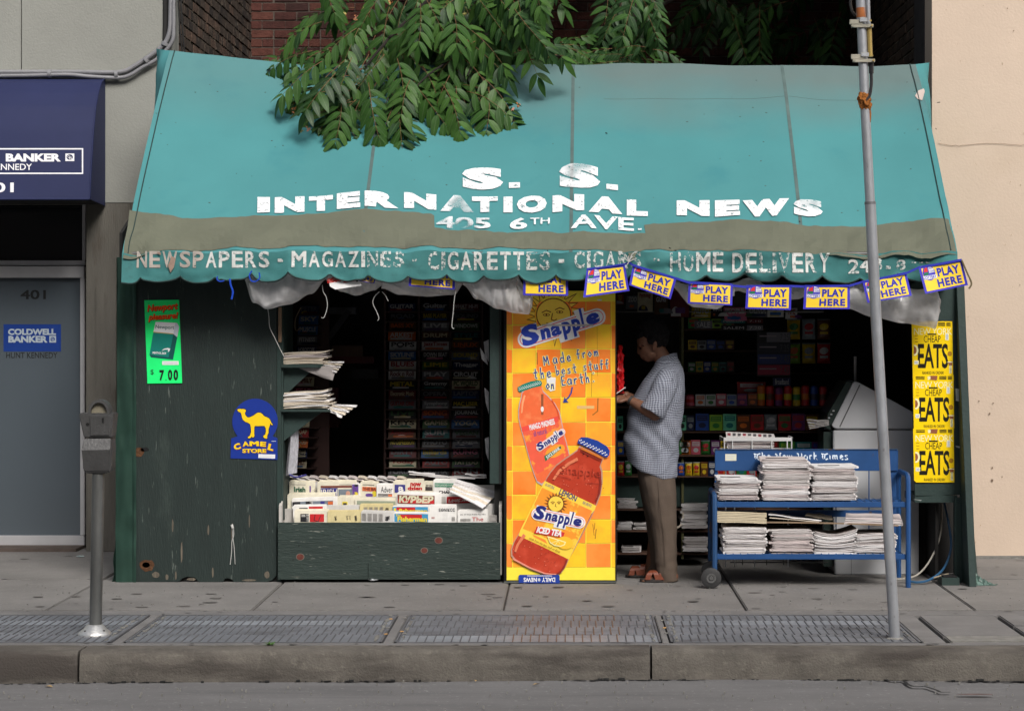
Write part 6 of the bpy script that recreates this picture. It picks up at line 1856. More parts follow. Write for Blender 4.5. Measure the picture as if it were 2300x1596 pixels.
# second row
def a_(A): A.rect(176, 420, 560, 460, IK['s'], 1); A.rect(176, 420, 250, 460, IK['k'], 2); A.rect(300, 420, 356, 460, IK['k'], 2); A.text('IMZ', 330, 425, 380, 458, IK['w'], 3, rot=90); A.rect(512, 428, 560, 458, IK['o'], 2); A.rect(440, 424, 480, 460, IK['b'], 2)
T('newspaper with a row of small photos behind the red cover', 170, 590, 392, 470, .19, 'w', a_, 3)
T('plain cream newspaper standing behind the photo strip', 130, 556, 358, 440, .215, 'c', lambda A: None, 5)
T('cream newspaper with a tiny masthead in the middle row', 600, 790, 384, 470, .20, 'c', lambda A: (A.rect(648, 424, 698, 462, IK['y'], 1), A.rect(656, 436, 690, 462, IK['d'], 2)), 5)
T('wide tan newspaper with a faded green band in the middle row', 768, 1172, 400, 466, .18, 'c', lambda A: A.rect(785, 418, 1150, 452, ink('pr_sage', (150, 160, 140)), 1), 4, curve=.01)
def a_(A): A.rect(1170, 364, 1520, 446, IK['m'], 1); A.rect(1175, 405, 1516, 440, IK['r'], 2); A.text('КУРЬЕР', 1180, 368, 1510, 436, IK['c'] if False else ink('pr_bone', (214, 210, 180)), 3, bold=.06, shear=.15, rot=-1)
T('newspaper headed in large Cyrillic letters on a red band', 1160, 1560, 352, 460, .17, 'w', a_, 5, curve=.012)
def a_(A): A.rect(1634, 376, 1860, 440, IK['r'], 1); A.text('Вечерний', 1650, 390, 1840, 434, IK['w'], 2, bold=.02, shear=.2, rot=-4)
T('newspaper with a red Cyrillic masthead half hidden by the fanned papers', 1624, 1870, 366, 448, .16, 'w', a_, 3)
# third and front rows
def a_(A): A.rect(240, 482, 320, 498, IK['k'], 1); A.rect(330, 472, 462, 502, IK['r'], 1)
T('black and red newspaper one row behind the front red cover', 182, 486, 462, 540, .10, 'w', a_, 3)
T('bare white paper edge in the third row behind the tan papers', 488, 812, 462, 520, .12, 'g', lambda A: None, 2)
def a_(A): 
    for i in range(4): lines(A, 850 + i * 50, 884 + i * 50, 476, 514, IK['l'], 6)
    A.text('WO', 1058, 478, 1082, 512, IK['k'], 2, bold=.04, rot=90)
T('tan newspaper turned sideways in the third row, left of the yellow title', 812, 1116, 452, 520, .105, 'y', a_, 3)
def a_(A, dy=0):
    A.rect(1126, 474 + dy, 1456, 534 + dy + 20, ink('fish_blue', (70, 150, 196)), 1); A.rect(1160, 478 + dy, 1336, 522 + dy, IK['r'], 2); A.text('fisherman', 1180, 492 + dy, 1450, 530 + dy, IK['y'], 4, bold=.05); A.ell(1145, 505 + dy, 12, 20, IK['y'], 3, n=10)
T('fishing magazine with yellow title, the rear one of two', 1124, 1460, 470, 540, .10, 'w', a_, 2)
def a_(A): A.rect(252, 540, 330, 616, IK['k'], 1); A.text('THEATER', 308, 545, 332, 612, IK['w'], 2, rot=0); A.rect(340, 542, 474, 616, IK['r'], 1); A.stroke([(390, 550), (380, 600), (420, 614), (440, 560)], 6, IK['k'], 2); lines(A, 262, 300, 548, 570, IK['w'], 4)
T('front row newspaper with a black and red cover', 194, 500, 510, 616, .03, 'c', a_, 4)
def a_(A): A.text('Dziennik', 556, 558, 590, 616, IK['d'], 1, bold=.03, rot=0); A.items = []; A.text('Defe', 566, 572, 606, 592, IK['k'], 1, bold=.03, rot=80); A.text('WARA', 750, 570, 800, 592, IK['k'], 1, bold=.05, rot=80); A.text('Zonai', 674, 568, 716, 586, IK['d'], 1, rot=80); A.text('Prison', 700, 572, 740, 586, IK['d'], 1, rot=80)
T('front row tan newspaper turned sideways', 508, 822, 514, 616, .035, 'y', a_, 3)
def a_(A):
    for i in range(4): lines(A, 834 + i * 52, 874 + i * 52, 540, 612, IK['l'], 9)
    A.text('Wo', 1052, 556, 1096, 600, IK['k'], 2, bold=.05, rot=90)
T('front row grey newspaper turned sideways with small columns', 826, 1126, 522, 616, .03, 'g', a_, 4)
def a_(A):
    A.rect(1140, 540, 1458, 616, ink('fish_blue', (70, 150, 196)), 1); A.rect(1190, 546, 1400, 590, IK['r'], 2); A.text('Fisherman', 1168, 566, 1450, 614, IK['y'], 4, bold=.05); A.text('The', 1150, 545, 1200, 565, IK['y'], 4, bold=.03)
T('front row fishing magazine with yellow title', 1132, 1466, 530, 616, .028, 'w', a_, 3)
def a_(A): A.text('ΕΘΝΙΚΟΣ', 1560, 488, 1712, 518, IK['k'], 1, bold=.02); A.rect(1490, 570, 1520, 584, ink('pr_faint', (190, 150, 145)), 1); lines(A, 1680, 1712, 570, 610, IK['l'], 6)
T('front row newspaper headed in Greek capitals', 1470, 1716, 460, 616, .04, 'w', a_, 3)
def a_(A): A.text('DC 37 Wins 9.42% Pay Hike', 1762, 538, 2002, 556, IK['d'], 1); A.text('The', 1872, 572, 1980, 610, IK['r'], 1, bold=.0); lines(A, 1762, 1860, 586, 612, IK['l'], 4)
T('front row newspaper headed The in red beside the bin end', 1736, 2004, 512, 616, .035, 'w', a_, 4)
T('plain white sheet standing against the right end of the bin', 1716, 2110, 448, 560, .09, 'g', lambda A: None, 2)
T('small grey card tucked into the right corner of the bin', 2036, 2108, 552, 612, .02, 'g', lambda A: A.rect(2036, 552, 2108, 612, IK['l'], 1), 1)
# flat piles at the very back, lying with their edges to the street
kx = lambda x, y, d: (kb(x, y)[0], kb(x, y)[1], d)
rd = random.Random(17)
n_ = 12
for i in range(n_):
    xa = 190 + i * 92; yy_ = 182 + 2 * i * .3
    c = M_NP[(0, 3, 1, 0, 2, 3)[i % 6]]
    q = [kx(xa - 10, yy_ + 8, .42), kx(xa + 100, yy_ + 34, .36), kx(xa + 118, yy_ + 44, .33), kx(xa - 8, yy_ + 44, .33)]
    pts = [(xa - 40, yy_ + 6), (xa + 10, yy_ + 10), (xa + 50, yy_ + 28), (xa + 110, yy_ + 36)]
    for k in range(1):
        b = MB()
        for l in range(4):
            pp = smooth_path([P(*kb(px_ + l * 9, py_ + l * 5), .36 + l * .006) for px_, py_ in pts], 4)
            pb = [p + Vector((0, .10, .004)) for p in pp]; pd = [p + Vector((0, 0, -.0055)) for p in pp]; m_ = c if l % 2 else M_NP[(l + i) % 4]
            nn = len(pp)
            b.add(list(pp) + list(pb), [(j, j + 1, j + 1 + nn, j + nn) for j in range(nn - 1)], m_)
            b.add(list(pp) + list(pd), [(j, j + nn, j + 1 + nn, j + 1) for j in range(nn - 1)], m_)
        b.box(*(sorted((P(*kb(xa - 30, 0), .38).x, P(*kb(xa + 96, 0), .38).x))), .375, .44, .54, P(*kb(xa, yy_ + 40), .38).z, c)
        tag(part('newspaper', b, None, None, recalc=False), 'newspaper lying flat with curled edges at the back of the bin, %s from the left' % ordinal(i), 'newspaper', 'flat newspapers at the back of the bin')
for i, (x0, y0, x1, y1) in enumerate(((1272, 152, 1520, 176), (1280, 168, 1640, 196), (1460, 190, 1900, 214), (1640, 200, 2010, 206), (1806, 174, 2006, 186))):
    z = lambda y, d: P(*kb(0, y), d)
    loose('thin newspaper %s from the left lying loose on top of the back row' % ordinal(i), [kx(x0, y0, .36), kx(x1, y1, .36), kx(x1 + 4, y1 - 6, .46), kx(x0 + 10, y0 - 8, .46)], 0, M_NP[0 if i % 2 == 0 else 1], th=.007, group='loose newspapers on the back row')
# fanned papers hanging over the right end
for i in range(7):
    t = i / 6
    x0, y0 = 1660 + 50 * t, 330 - 92 * t
    x1, y1 = 1975 + 115 * t, 488 - 118 * t
    q = [kx(x0, y0, .02 + .025 * i), kx(x1, y1, -.005 + .03 * i), kx(x1 + 34, y1 - 26, .02 + .03 * i), kx(x0 + 20, y0 - 16, .08 + .03 * i)]
    loose('folded newspaper fanned over the right bin end, %s from below' % ordinal(i), q, 0, M_NP[(0, 3, 0, 3, 0, 1, 0)[i]], th=.006, group='fanned newspapers at the right end of the bin')

# papers on the two window shelves
def leafpile(x0, x1, yb_, yt, n, y, group, lab, mats, seed):
    rd = random.Random(seed)
    for i in range(n):
        f = i / (n - 1)
        yv = yb_ + (yt - yb_) * f
        xa, xb = x0 + rd.uniform(-5, 6), x1 + rd.uniform(-14, 2)
        lift = 3.5 * rd.random()
        pts = [(xa, yv + 2), (xa + (xb - xa) * .4, yv - .5), (xa + (xb - xa) * .8, yv - lift * .6), (xb, yv - lift * f * 2)]
        pp = smooth_path([P(a, c, y + rd.uniform(0, .02)) for a, c in pts], 5)
        h = abs(P(0, yb_, y).z - P(0, yt, y).z) / n * .85
        nn = len(pp); b = MB()
        pb = [p + Vector((0, .24, .002)) for p in pp]; u1 = [p + Vector((0, 0, h)) for p in pp]; u2 = [p + Vector((0, 0, h)) for p in pb]
        m_ = M_NP[mats[rd.randrange(len(mats))]]
        for A_, B_ in ((pp, pb), (u1, u2), (pp, u1)): b.add(list(A_) + list(B_), [(j, j + 1, j + 1 + nn, j + nn) for j in range(nn - 1)], m_)
        b.add([pp[-1], u1[-1], u2[-1], pb[-1]], [(0, 1, 2, 3)], m_); b.add([pp[0], u1[0], u2[0], pb[0]], [(0, 1, 2, 3)], m_)
        tag(part('newspaper', b, None, None, recalc=False), 'newspaper, %s %s' % ('lowest' if i == 0 else 'topmost' if i == n - 1 else ordinal(i) + ' from the bottom', lab), 'newspaper', group)
leafpile(634, 738, 817, 793, 9, .06, 'newspapers on the upper window shelf', 'of the curled pile on the upper window shelf', (3, 2, 3), 31)
leafpile(633, 746, 916, 882, 13, .06, 'newspapers on the lower window shelf', 'of the pile on the lower window shelf', (3, 0, 3, 1), 32)
for i in range(5):
    loose('newspaper end right of the upper window shelf, %s from the top' % ordinal(i), [(728 - i * 1, 812 + i * 3, .08), (771 - i * 4, 812 + i * 5.5, .02), (771 - i * 4.2, 815 + i * 5.5, .02), (729 - i, 815 + i * 3, .08)], 0, M_NP[3 if i % 2 else 0], th=.012, group='newspaper ends by the upper window shelf')
    loose('newspaper end right of the lower window shelf, %s from the top' % ordinal(i), [(744 - i * 1.5, 907 + i * 2.5, .08), (801 - i * 8, 909 + i * 5.5, .02), (797 - i * 8, 914 + i * 6, .0), (742 - i, 910 + i * 3, .08)], 0, M_NP[3 if i % 2 else 0], th=.012, group='newspaper ends by the lower window shelf')
loose('single newspaper page drooping below the upper window shelf', [(664, 823, .06), (757, 822, .03), (747, 854, .03), (730, 850, .05)], 0, mat('dim_page', (.36, .33, .32), .85, var=.15, scale=14), th=.003)
# long striped sheets hanging at the window side
b = MB()
for k in range(4):
    pp = [P(650 + 3 * math.sin(i * .5) - k * 1.6, 930 + i * 15 + k, .10 + k * .02) for i in range(10)]
    pq = [P(669 - i * .15 + 2 * math.sin(i * .4), 930 + i * 14.6, .16 + k * .02) for i in range(10)]
    b.add(pp + pq, [(j, j + 1, j + 11, j + 10) for j in range(9)], mat('ticket_sheet', (.42, .42, .46), .6, var=.35, scale=60, stretch=(1, 1, .5)))
tag(part('ticket_sheets', b, None, None, recalc=False), 'long curled sheets of pale squares hanging inside the left window edge', 'paper sheets')
b = MB(); b.tube(vpath([(650, 1065), (665, 1071), (688, 1066)], .1), .006, IK['b'], 5)
tag(part('sheet_cord', b, None, None), 'blue band around the foot of the hanging sheets', 'band')
for i, q in enumerate((((1086, 768), (1098, 762), (1098, 812), (1090, 800)), ((1078, 780), (1092, 800), (1096, 820), (1082, 806)), ((1088, 870), (1098, 880), (1098, 930), (1091, 905)), ((1089, 985), (1098, 980), (1098, 1035), (1092, 1020)))):
    loose('grey paper scrap tucked behind the right window post, %s from the top' % ordinal(i), [(a, c, .12) for a, c in q], 0, mat('scrap_grey', (.30, .30, .31), .8, var=.3, scale=30), name='paper', cat='paper', th=.002, group='paper scraps behind the window post')
# ================================================================ inside the newsstand
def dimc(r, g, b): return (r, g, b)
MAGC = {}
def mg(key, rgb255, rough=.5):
    return mat('cover_' + key, tuple(c * .62 for c in srgb(*rgb255)), rough, var=.2, scale=18)  # cover colours darkened to stand in for weak light inside the shop
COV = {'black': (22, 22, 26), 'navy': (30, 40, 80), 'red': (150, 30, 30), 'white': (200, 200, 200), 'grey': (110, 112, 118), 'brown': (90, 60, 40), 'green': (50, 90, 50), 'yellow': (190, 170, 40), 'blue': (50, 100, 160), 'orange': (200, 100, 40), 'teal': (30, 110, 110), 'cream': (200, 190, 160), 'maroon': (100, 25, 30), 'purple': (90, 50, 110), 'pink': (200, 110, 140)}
rdm = random.Random(55)
def magazine(x0, x1, y0, yb, y, cover, title, tcol, label, group, extra=None, tilt=0.0):
    """a magazine standing in a rack: cover with a masthead and a picture patch, pages behind"""
    b = MB()
    w0, w1 = PX(x0, y), PX(x1, y); z1, z0 = PZ(y0, y), PZ(yb, y)
    d = .10 * (z1 - z0) / .1 * .2
    lean = .03
    vs = [(w0, y, z0), (w1, y, z0), (w1 + tilt, y + lean, z1), (w0 + tilt, y + lean, z1), (w0, y + .004, z0), (w1, y + .004, z0), (w1 + tilt, y + .004 + lean, z1), (w0 + tilt, y + .004 + lean, z1)]
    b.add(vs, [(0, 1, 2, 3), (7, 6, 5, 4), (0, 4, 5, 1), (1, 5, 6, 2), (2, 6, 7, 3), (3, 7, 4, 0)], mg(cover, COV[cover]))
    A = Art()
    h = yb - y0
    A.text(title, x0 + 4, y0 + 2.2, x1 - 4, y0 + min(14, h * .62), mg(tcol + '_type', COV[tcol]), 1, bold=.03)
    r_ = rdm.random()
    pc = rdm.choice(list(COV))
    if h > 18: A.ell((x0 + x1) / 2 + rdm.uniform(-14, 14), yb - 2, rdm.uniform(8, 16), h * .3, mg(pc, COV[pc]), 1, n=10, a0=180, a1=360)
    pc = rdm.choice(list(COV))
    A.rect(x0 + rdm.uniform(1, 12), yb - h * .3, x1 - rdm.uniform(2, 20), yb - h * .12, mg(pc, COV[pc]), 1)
    def mp(vx, vy, lay):
        x = PX(vx, y); z = PZ(vy, y); v = (z - z0) / (z1 - z0)
        return Vector((x + tilt * v, y + lean * v - .0008 - lay * .0008, z))
    A.into(b, mp)
    return tag(part('magazine', b, None, None, recalc=False), label, 'magazine', group)

M_RACK = mat('magazine_rack_wood', (.03, .012, .010), .7, var=.2, scale=5)
YM = .95
rk2 = thing('magazine_rack', 'tall dark red stepped magazine rack seen through the window opening', 'rack', (PX(975, YM), YM + .1, .35))
b = MB(); b.box(PX(862, YM), PX(1084, YM), YM + .22, YM + .24, .3, 2.1, M_RACK); part('back_panel', b, None, rk2)
for x in (864, 940, 1011, 1082):
    b = MB(); b.box(PX(x, YM) - .008, PX(x, YM) + .008, YM + .02, YM + .22, .3, 2.1, M_RACK); part('divider', b, None, rk2)
cols = [
 ('left', 873, 934, [('GUITAR', 'navy', 'white'), ('ROAD', 'black', 'grey'), ('BASS XY', 'brown', 'orange'), ('ARKEST', 'orange', 'white'), ('POPS', 'white', 'black'), ('SKYLINE', 'blue', 'white'), ('BLUES', 'white', 'red'), ('Rock n Roll', 'white', 'maroon'), ('METAL', 'black', 'yellow'),
                     ('Electronic Music', 'maroon', 'cream'), ('GUITAR ONE', 'grey', 'red'), ('LIVE', 'black', 'green'), ('KEYS', 'cream', 'black'), ('Acoustic', 'brown', 'red'), ('NO DEPRESSION', 'black', 'yellow'), ('DIRTY', 'maroon', 'grey'), ('Today', 'cream', 'red'), ('FORUM', 'black', 'grey')]),
 ('middle', 947, 1008, [('Guitar', 'black', 'white'), ('BASS PLAYER', 'black', 'yellow'), ('LIVE', 'grey', 'white'), ('DRUM', 'brown', 'cream'), ('JazzTimes', 'white', 'red'), ('DOWN BEAT', 'black', 'white'), ('LIME', 'green', 'yellow'), ('PLAY', 'grey', 'white'), ('Grammy', 'black', 'white'), ('OPERA', 'black', 'grey'),
                        ('Symphony', 'grey', 'white'), ('SONG', 'maroon', 'orange'), ('GAMES', 'green', 'cream'), ('SURF', 'teal', 'white'), ('PHOTO', 'black', 'grey'), ('Billiards', 'blue', 'yellow'), ('AUTO', 'red', 'grey'), ('CINEMA', 'black', 'grey')]),
 ('right', 1015, 1077, [('WHAT HI-FI', 'maroon', 'white'), ('SOUND', 'black', 'grey'), ('WINDOWS', 'green', 'white'), ('STYLE', 'black', 'teal'), ('LINUX', 'brown', 'orange'), ('SOUND', 'grey', 'yellow'), ('Theater', 'navy', 'white'), ('CIRCUIT', 'black', 'white'), ('PC WORLD', 'cream', 'green'), ('LAPTOP', 'navy', 'grey'),
                       ('MAC USER', 'black', 'yellow'), ('JOURNAL', 'black', 'white'), ('YOGA', 'blue', 'cream'), ('VEGAN', 'grey', 'green'), ('Yoga', 'grey', 'white'), ('KUNG', 'black', 'pink'), ('TATTOO', 'green', 'cream'), ('RUN', 'red', 'white')])]
for nm, x0, x1, L_ in cols:
    n = len(L_)
    for i, (t, c, tc) in enumerate(L_):
        ya = 679 + i * 21.9
        off = rdm.uniform(-2, 2)
        b = MB(); b.box(PX(x0 - 6, YM), PX(x1 + 4, YM), YM - .012, YM + .16, PZ(ya + 22.5, YM) , PZ(ya + 20.2, YM), M_RACK)
        part('ledge', b, None, rk2)
        pos = 'topmost' if i == 0 else 'lowest' if i == n - 1 else ordinal(i) + ' from the top'
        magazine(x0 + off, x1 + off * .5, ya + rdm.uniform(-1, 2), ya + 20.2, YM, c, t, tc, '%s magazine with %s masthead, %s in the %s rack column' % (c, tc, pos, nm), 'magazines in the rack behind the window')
# column at the far left, seen past the wall edge
rk3 = thing('magazine_shelf', 'narrow dark magazine shelf just inside the left window edge', 'rack', (PX(690, .8), .9, .6))
b = MB(); b.box(PX(652, .8), PX(735, .8), .92, .94, .5, 2.1, M_RACK); part('back_panel', b, None, rk3)
L_ = [('PETER', 'navy', 'grey'), ('SKY', 'blue', 'cream'), ('MUSCLE', 'blue', 'white'), ('FITNESS', 'grey', 'white'), ('HOROSCOPE', 'navy', 'white'), ('CAT', 'maroon', 'white'), None, ('FAMILY', 'cream', 'maroon'), ('STAR', 'maroon', 'pink'), None, None, ('ART', 'cream', 'blue'), ('SOAP', 'red', 'cream'), ('FOOD', 'orange', 'cream'), ('NEWS', 'navy', 'cream'), ('FAMILY', 'cream', 'maroon')]
k = 0
for i, q in enumerate(L_):
    if not q: continue
    x0 = 672 - i * 1.6 + (10 if i > 8 else 0)
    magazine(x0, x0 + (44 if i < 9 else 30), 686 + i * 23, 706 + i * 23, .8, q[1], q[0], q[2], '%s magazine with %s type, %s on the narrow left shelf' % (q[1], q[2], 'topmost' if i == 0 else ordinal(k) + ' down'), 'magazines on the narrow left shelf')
    b = MB(); b.box(PX(x0 - 2, .8), PX(x0 + 50, .8), .79, .92, PZ(708 + i * 23, .8), PZ(706.3 + i * 23, .8), M_RACK); part('ledge', b, None, rk3)
    k += 1
# dim cartons deep in the shop behind the window
for i, (x0, x1, y0, y1, c, lab) in enumerate(((740, 800, 690, 705, 'grey', 'dim grey carton high in the shop behind the window'), (745, 815, 775, 800, 'brown', 'brown carton on a high shelf behind the window'), (740, 840, 800, 816, 'maroon', 'dark red box under the brown carton behind the window'), (790, 850, 828, 850, 'black', 'black box at the middle of the dark window opening'), (712, 760, 870, 960, 'maroon', 'dark red binder stack beyond the lower window shelf'))):
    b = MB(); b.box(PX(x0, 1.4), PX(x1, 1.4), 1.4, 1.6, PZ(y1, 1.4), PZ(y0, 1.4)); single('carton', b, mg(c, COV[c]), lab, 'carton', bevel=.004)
b = MB(); b.add([P(700, 800, 1.2), P(712, 806, 1.2), P(790, 700, 1.3), P(778, 694, 1.3)], [(0, 1, 2, 3)], mat('dim_metal', (.05, .05, .055), .5, .3, var=.2))
b.add([P(700, 800, 1.22), P(712, 806, 1.22), P(790, 700, 1.32), P(778, 694, 1.32)], [(3, 2, 1, 0)], MATS['dim_metal'])
tag(part('diagonal_brace', b, None, None, recalc=False), 'dim diagonal metal brace behind the left part of the window', 'brace')
b = MB(); b.tube(vpath([(676, 690), (664, 715), (663, 738), (668, 742), (674, 735)], .5), .004, mat('hose_tan', (.28, .2, .14), .6, var=.2), 6)
tag(part('cord_loop', b, None, None, smooth=True), 'tan cord loop hanging inside the left window edge', 'cord')

# ---------------------------------------------------------------- shelves in the doorway
M_SHW = mat('shelf_wood', (.085, .045, .03), .7, var=.25, scale=6, stretch=(.4, 1, 4))
M_SHG = mat('counter_green', (.02, .04, .035), .6, var=.2, scale=4)
YG = .95
sh = thing('goods_shelf', 'wooden shelving of sweets and stacks of papers inside the open doorway', 'shelf', (PX(1600, YG), YG + .15, 0))
def plank(x0, x1, yv, y=YG, d=.26, th=4, m=None):
    b = MB(); b.box(PX(x0, y), PX(x1, y), y - .01, y + d, PZ(yv + th, y), PZ(yv, y), m or M_SHW); return part('plank', b, None, sh, bevel=.002)
plank(1384, 1870, 912); plank(1384, 1870, 968); plank(1384, 1870, 1021, YG - .03); plank(1384, 1870, 1068, YG - .06)
plank(1384, 1870, 1142, YG - .02, .3); plank(1384, 1600, 1190, YG, .3); plank(1384, 1600, 1241, YG, .3)
plank(1540, 1870, 836, YG + .45, .2); plank(1540, 1720, 786, YG + .45, .2); plank(1540, 1720, 738, YG + .45, .2)
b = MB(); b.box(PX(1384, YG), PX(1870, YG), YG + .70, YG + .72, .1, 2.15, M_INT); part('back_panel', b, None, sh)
b = MB(); b.box(PX(1384, YG), PX(1600, YG), YG + .02, YG + .03, PZ(1138, YG), PZ(1074, YG), M_SHG); part('green_panel', b, None, sh)
for x in (1384, 1533, 1870):
    b = MB(); b.box(PX(x, YG) - .008, PX(x, YG) + .008, YG - .005, YG + .3, .05, 1.2 if x != 1533 else 2.0, M_SHW if x != 1533 else mat('pale_upright', (.10, .10, .04), .6, var=.2)); part('upright', b, None, sh)

PK = {}
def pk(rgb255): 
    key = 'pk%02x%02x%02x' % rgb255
    if key not in PK: PK[key] = mat('wrapper_' + key[2:], tuple(c * .75 for c in srgb(*rgb255)), .3, var=.12, scale=30, spec=.5)  # wrapper colours lowered too, shade of the interior put into the colour
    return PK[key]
CN = {'red': (206, 40, 44), 'green': (54, 140, 62), 'blue': (36, 84, 180), 'yellow': (232, 200, 40), 'orange': (230, 120, 40), 'purple': (120, 50, 120), 'white': (222, 224, 226), 'mint': (120, 220, 180), 'pink': (222, 100, 120), 'navy': (26, 40, 80), 'brown': (110, 64, 36), 'teal': (30, 130, 130), 'silver': (160, 170, 176), 'black': (24, 24, 28), 'lime': (150, 200, 60)}
def pack(name, x0, x1, y0, y1, y, c1, c2, style, label, cat, group):
    """a box or a pillow bag with a printed face"""
    b = MB(); xa, xb, z0, z1 = PX(x0, y), PX(x1, y), PZ(y1, y), PZ(y0, y)
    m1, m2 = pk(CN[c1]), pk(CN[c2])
    if style == 'box':
        d = .03
        b.box(xa, xb, y, y + d, z0, z1, m1)
        A = Art(); w_, h_ = x1 - x0, y1 - y0
        A.rect(x0 + w_ * .1, y0 + h_ * .12, x1 - w_ * .1, y0 + h_ * .42, m2, 1)
        A.ell((x0 + x1) / 2, y0 + h_ * .7, w_ * .28, h_ * .16, m2, 1, n=12)
        for k in range(2): A.rect(x0 + w_ * .18, y0 + h_ * (.18 + k * .12), x1 - w_ * .18, y0 + h_ * (.22 + k * .12), m1, 2)
        A.into(b, facing(y, .0012))
    elif style == 'bag':
        cx, cz, w_, h_ = (xa + xb) / 2, (z0 + z1) / 2, (xb - xa) / 2, (z1 - z0) / 2
        sd_ = x0
        def f(u, v, sg):
            p, q = u * 2 - 1, v * 2 - 1
            bul = max(0, 1 - abs(p) ** 2.6) * max(0, 1 - abs(q) ** 3)
            return (cx + p * w_ * (1 - .06 * (1 - abs(q) ** 2)), y + .018 - sg * .016 * bul ** .6 - .003 * noise.noise((p * 3 + sd_, q * 3, sg)), cz + q * h_)
        b.grid(lambda u, v: f(u, v, 1), 8, 8, m1); b.grid(lambda u, v: f(u, v, -1), 8, 8, m1)
        A = Art(); W_, H_ = x1 - x0, y1 - y0
        A.ell(x0 + W_ * .5, y0 + H_ * .38, W_ * .34, H_ * .17, m2, 1, n=14, rot=-12)
        A.rect(x0 + W_ * .2, y0 + H_ * .62, x1 - W_ * .2, y0 + H_ * .74, m2, 1)
        A.rect(x0 + W_ * .02, y0, x1 - W_ * .02, y0 + H_ * .06, pk(CN['silver']), 1)
        A.into(b, lambda vx, vy, l: Vector((f(0, 0, 1)[0] * 0 + PX(vx, y), f((PX(vx, y) - xa) / (xb - xa), (PZ(vy, y) - z0) / (z1 - z0), 1)[1] - .001 - l * .0008, PZ(vy, y))), (3, 3))
    elif style == 'tube':
        r = (xb - xa) / 2
        b.lathe([(0, z0), (r, z0), (r, z1 - .01), (r * .7, z1), (0, z1)], ((xa + xb) / 2, y + r, 0), m1, 12)
        b.lathe([(r * 1.02, z0 + (z1 - z0) * .3), (r * 1.02, z0 + (z1 - z0) * .6)], ((xa + xb) / 2, y + r, 0), m2, 12)
    o = part(name, b, None, None, recalc=False, smooth=(style == 'tube'))
    return tag(o, label, cat, group)
def row(xs, y0, y1, y, specs, where, group, style='box'):
    """specs: list of (colour, second colour, style, kind); each pack named by its place between its neighbours"""
    n = len(specs); cnt = {}
    for i, sp in enumerate(specs):
        c1, c2, sty, kind = sp
        x0 = xs[0] + (xs[1] - xs[0]) * i / n; x1 = xs[0] + (xs[1] - xs[0]) * (i + 1) / n
        jt = rdm.uniform(-1, 2.5)
        lab = '%s and %s %s, %s from the left %s' % (c1, c2, {'box': 'carton', 'bag': 'sweet bag', 'tube': 'snack roll'}[sty] if not kind else kind, ordinal(i), where)
        pack({'box': 'carton', 'bag': 'sweet_bag', 'tube': 'snack_roll'}[sty], x0 + .8, x1 - .8, y0 + jt, y1, y, c1, c2, sty, lab, {'box': 'carton', 'bag': 'sweets', 'tube': 'snack'}[sty], group)
B_, G_, T_ = 'box', 'bag', 'tube'
row((1386, 1400), 934, 967, YG - .01, [('mint', 'black', B_, None)], 'left of the man', 'packs behind the man')
row((1524, 1560), 931, 966, YG - .01, [('mint', 'black', B_, None), ('navy', 'silver', B_, None)], 'on the third shelf behind the man', 'packs on the third shelf')
row((1562, 1870), 929, 966, YG - .01, [('blue', 'navy', B_, None), ('lime', 'green', B_, None), ('mint', 'teal', B_, None), ('brown', 'orange', B_, None), ('red', 'brown', B_, None), ('silver', 'white', G_, None), ('red', 'green', B_, None), ('purple', 'red', B_, None), ('brown', 'yellow', B_, None), ('navy', 'teal', B_, None)], 'on the third shelf, beyond the man', 'packs on the third shelf right of the man')
row((1524, 1548), 990, 1019, YG - .04, [('green', 'white', B_, None)], 'on the fourth shelf, touching the man', 'packs on the fourth shelf')
row((1530, 1640), 988, 1020, YG - .04, [('orange', 'white', B_, None), ('pink', 'white', B_, None), ('green', 'red', G_, None), ('purple', 'white', B_, None), ('yellow', 'black', B_, None)], 'on the fourth shelf near the man', 'packs on the fourth shelf right of the man')
row((1640, 1860), 990, 1020, YG - .04, [('red', 'orange', B_, None), ('navy', 'white', B_, None), ('brown', 'red', B_, None), ('green', 'lime', B_, None), ('teal', 'white', B_, None), ('maroon' if False else 'purple', 'blue', B_, None)], 'on the fourth shelf behind the wire rack', 'packs on the fourth shelf behind the rack')
row((1521, 1608), 1036, 1069, YG - .07, [('blue', 'orange', G_, None), ('yellow', 'orange', G_, None), ('yellow', 'red', G_, None), ('brown', 'yellow', B_, None), ('navy', 'white', B_, None)], 'on the fifth shelf behind the man', 'packs on the fifth shelf')
row((1608, 1700), 1034, 1069, YG - .07, [('orange', 'red', B_, None), ('red', 'white', B_, None), ('green', 'teal', B_, None), ('red', 'silver', B_, None)], 'on the fifth shelf behind the rack uprights', 'packs on the fifth shelf behind the rack')
row((1386, 1420), 1035, 1069, YG - .07, [('red', 'yellow', G_, None), ('green', 'white', G_, None)], 'on the low left shelf', 'packs left of the man')
row((1386, 1402), 988, 1020, YG - .04, [('blue', 'yellow', B_, None)], 'on the fourth shelf left of the man', 'packs left of the man')
row((1538, 1702), 884, 911, YG, [('pink', 'red', T_, None), ('white', 'orange', B_, None), ('white', 'green', B_, None), ('pink', 'white', B_, None), ('silver', 'blue', B_, None), ('purple', 'pink', B_, None), ('brown', 'orange', B_, None)], 'on the second shelf in the doorway', 'packs on the second shelf')
row((1700, 1860), 866, 911, YG, [('orange', 'yellow', T_, None), ('red', 'brown', T_, None), ('purple', 'red', T_, None), ('red', 'yellow', T_, None), ('yellow', 'green', T_, None), ('red', 'orange', T_, None), ('blue', 'navy', T_, None), ('red', 'brown', T_, None)], 'on the second shelf', 'tall snack rolls')
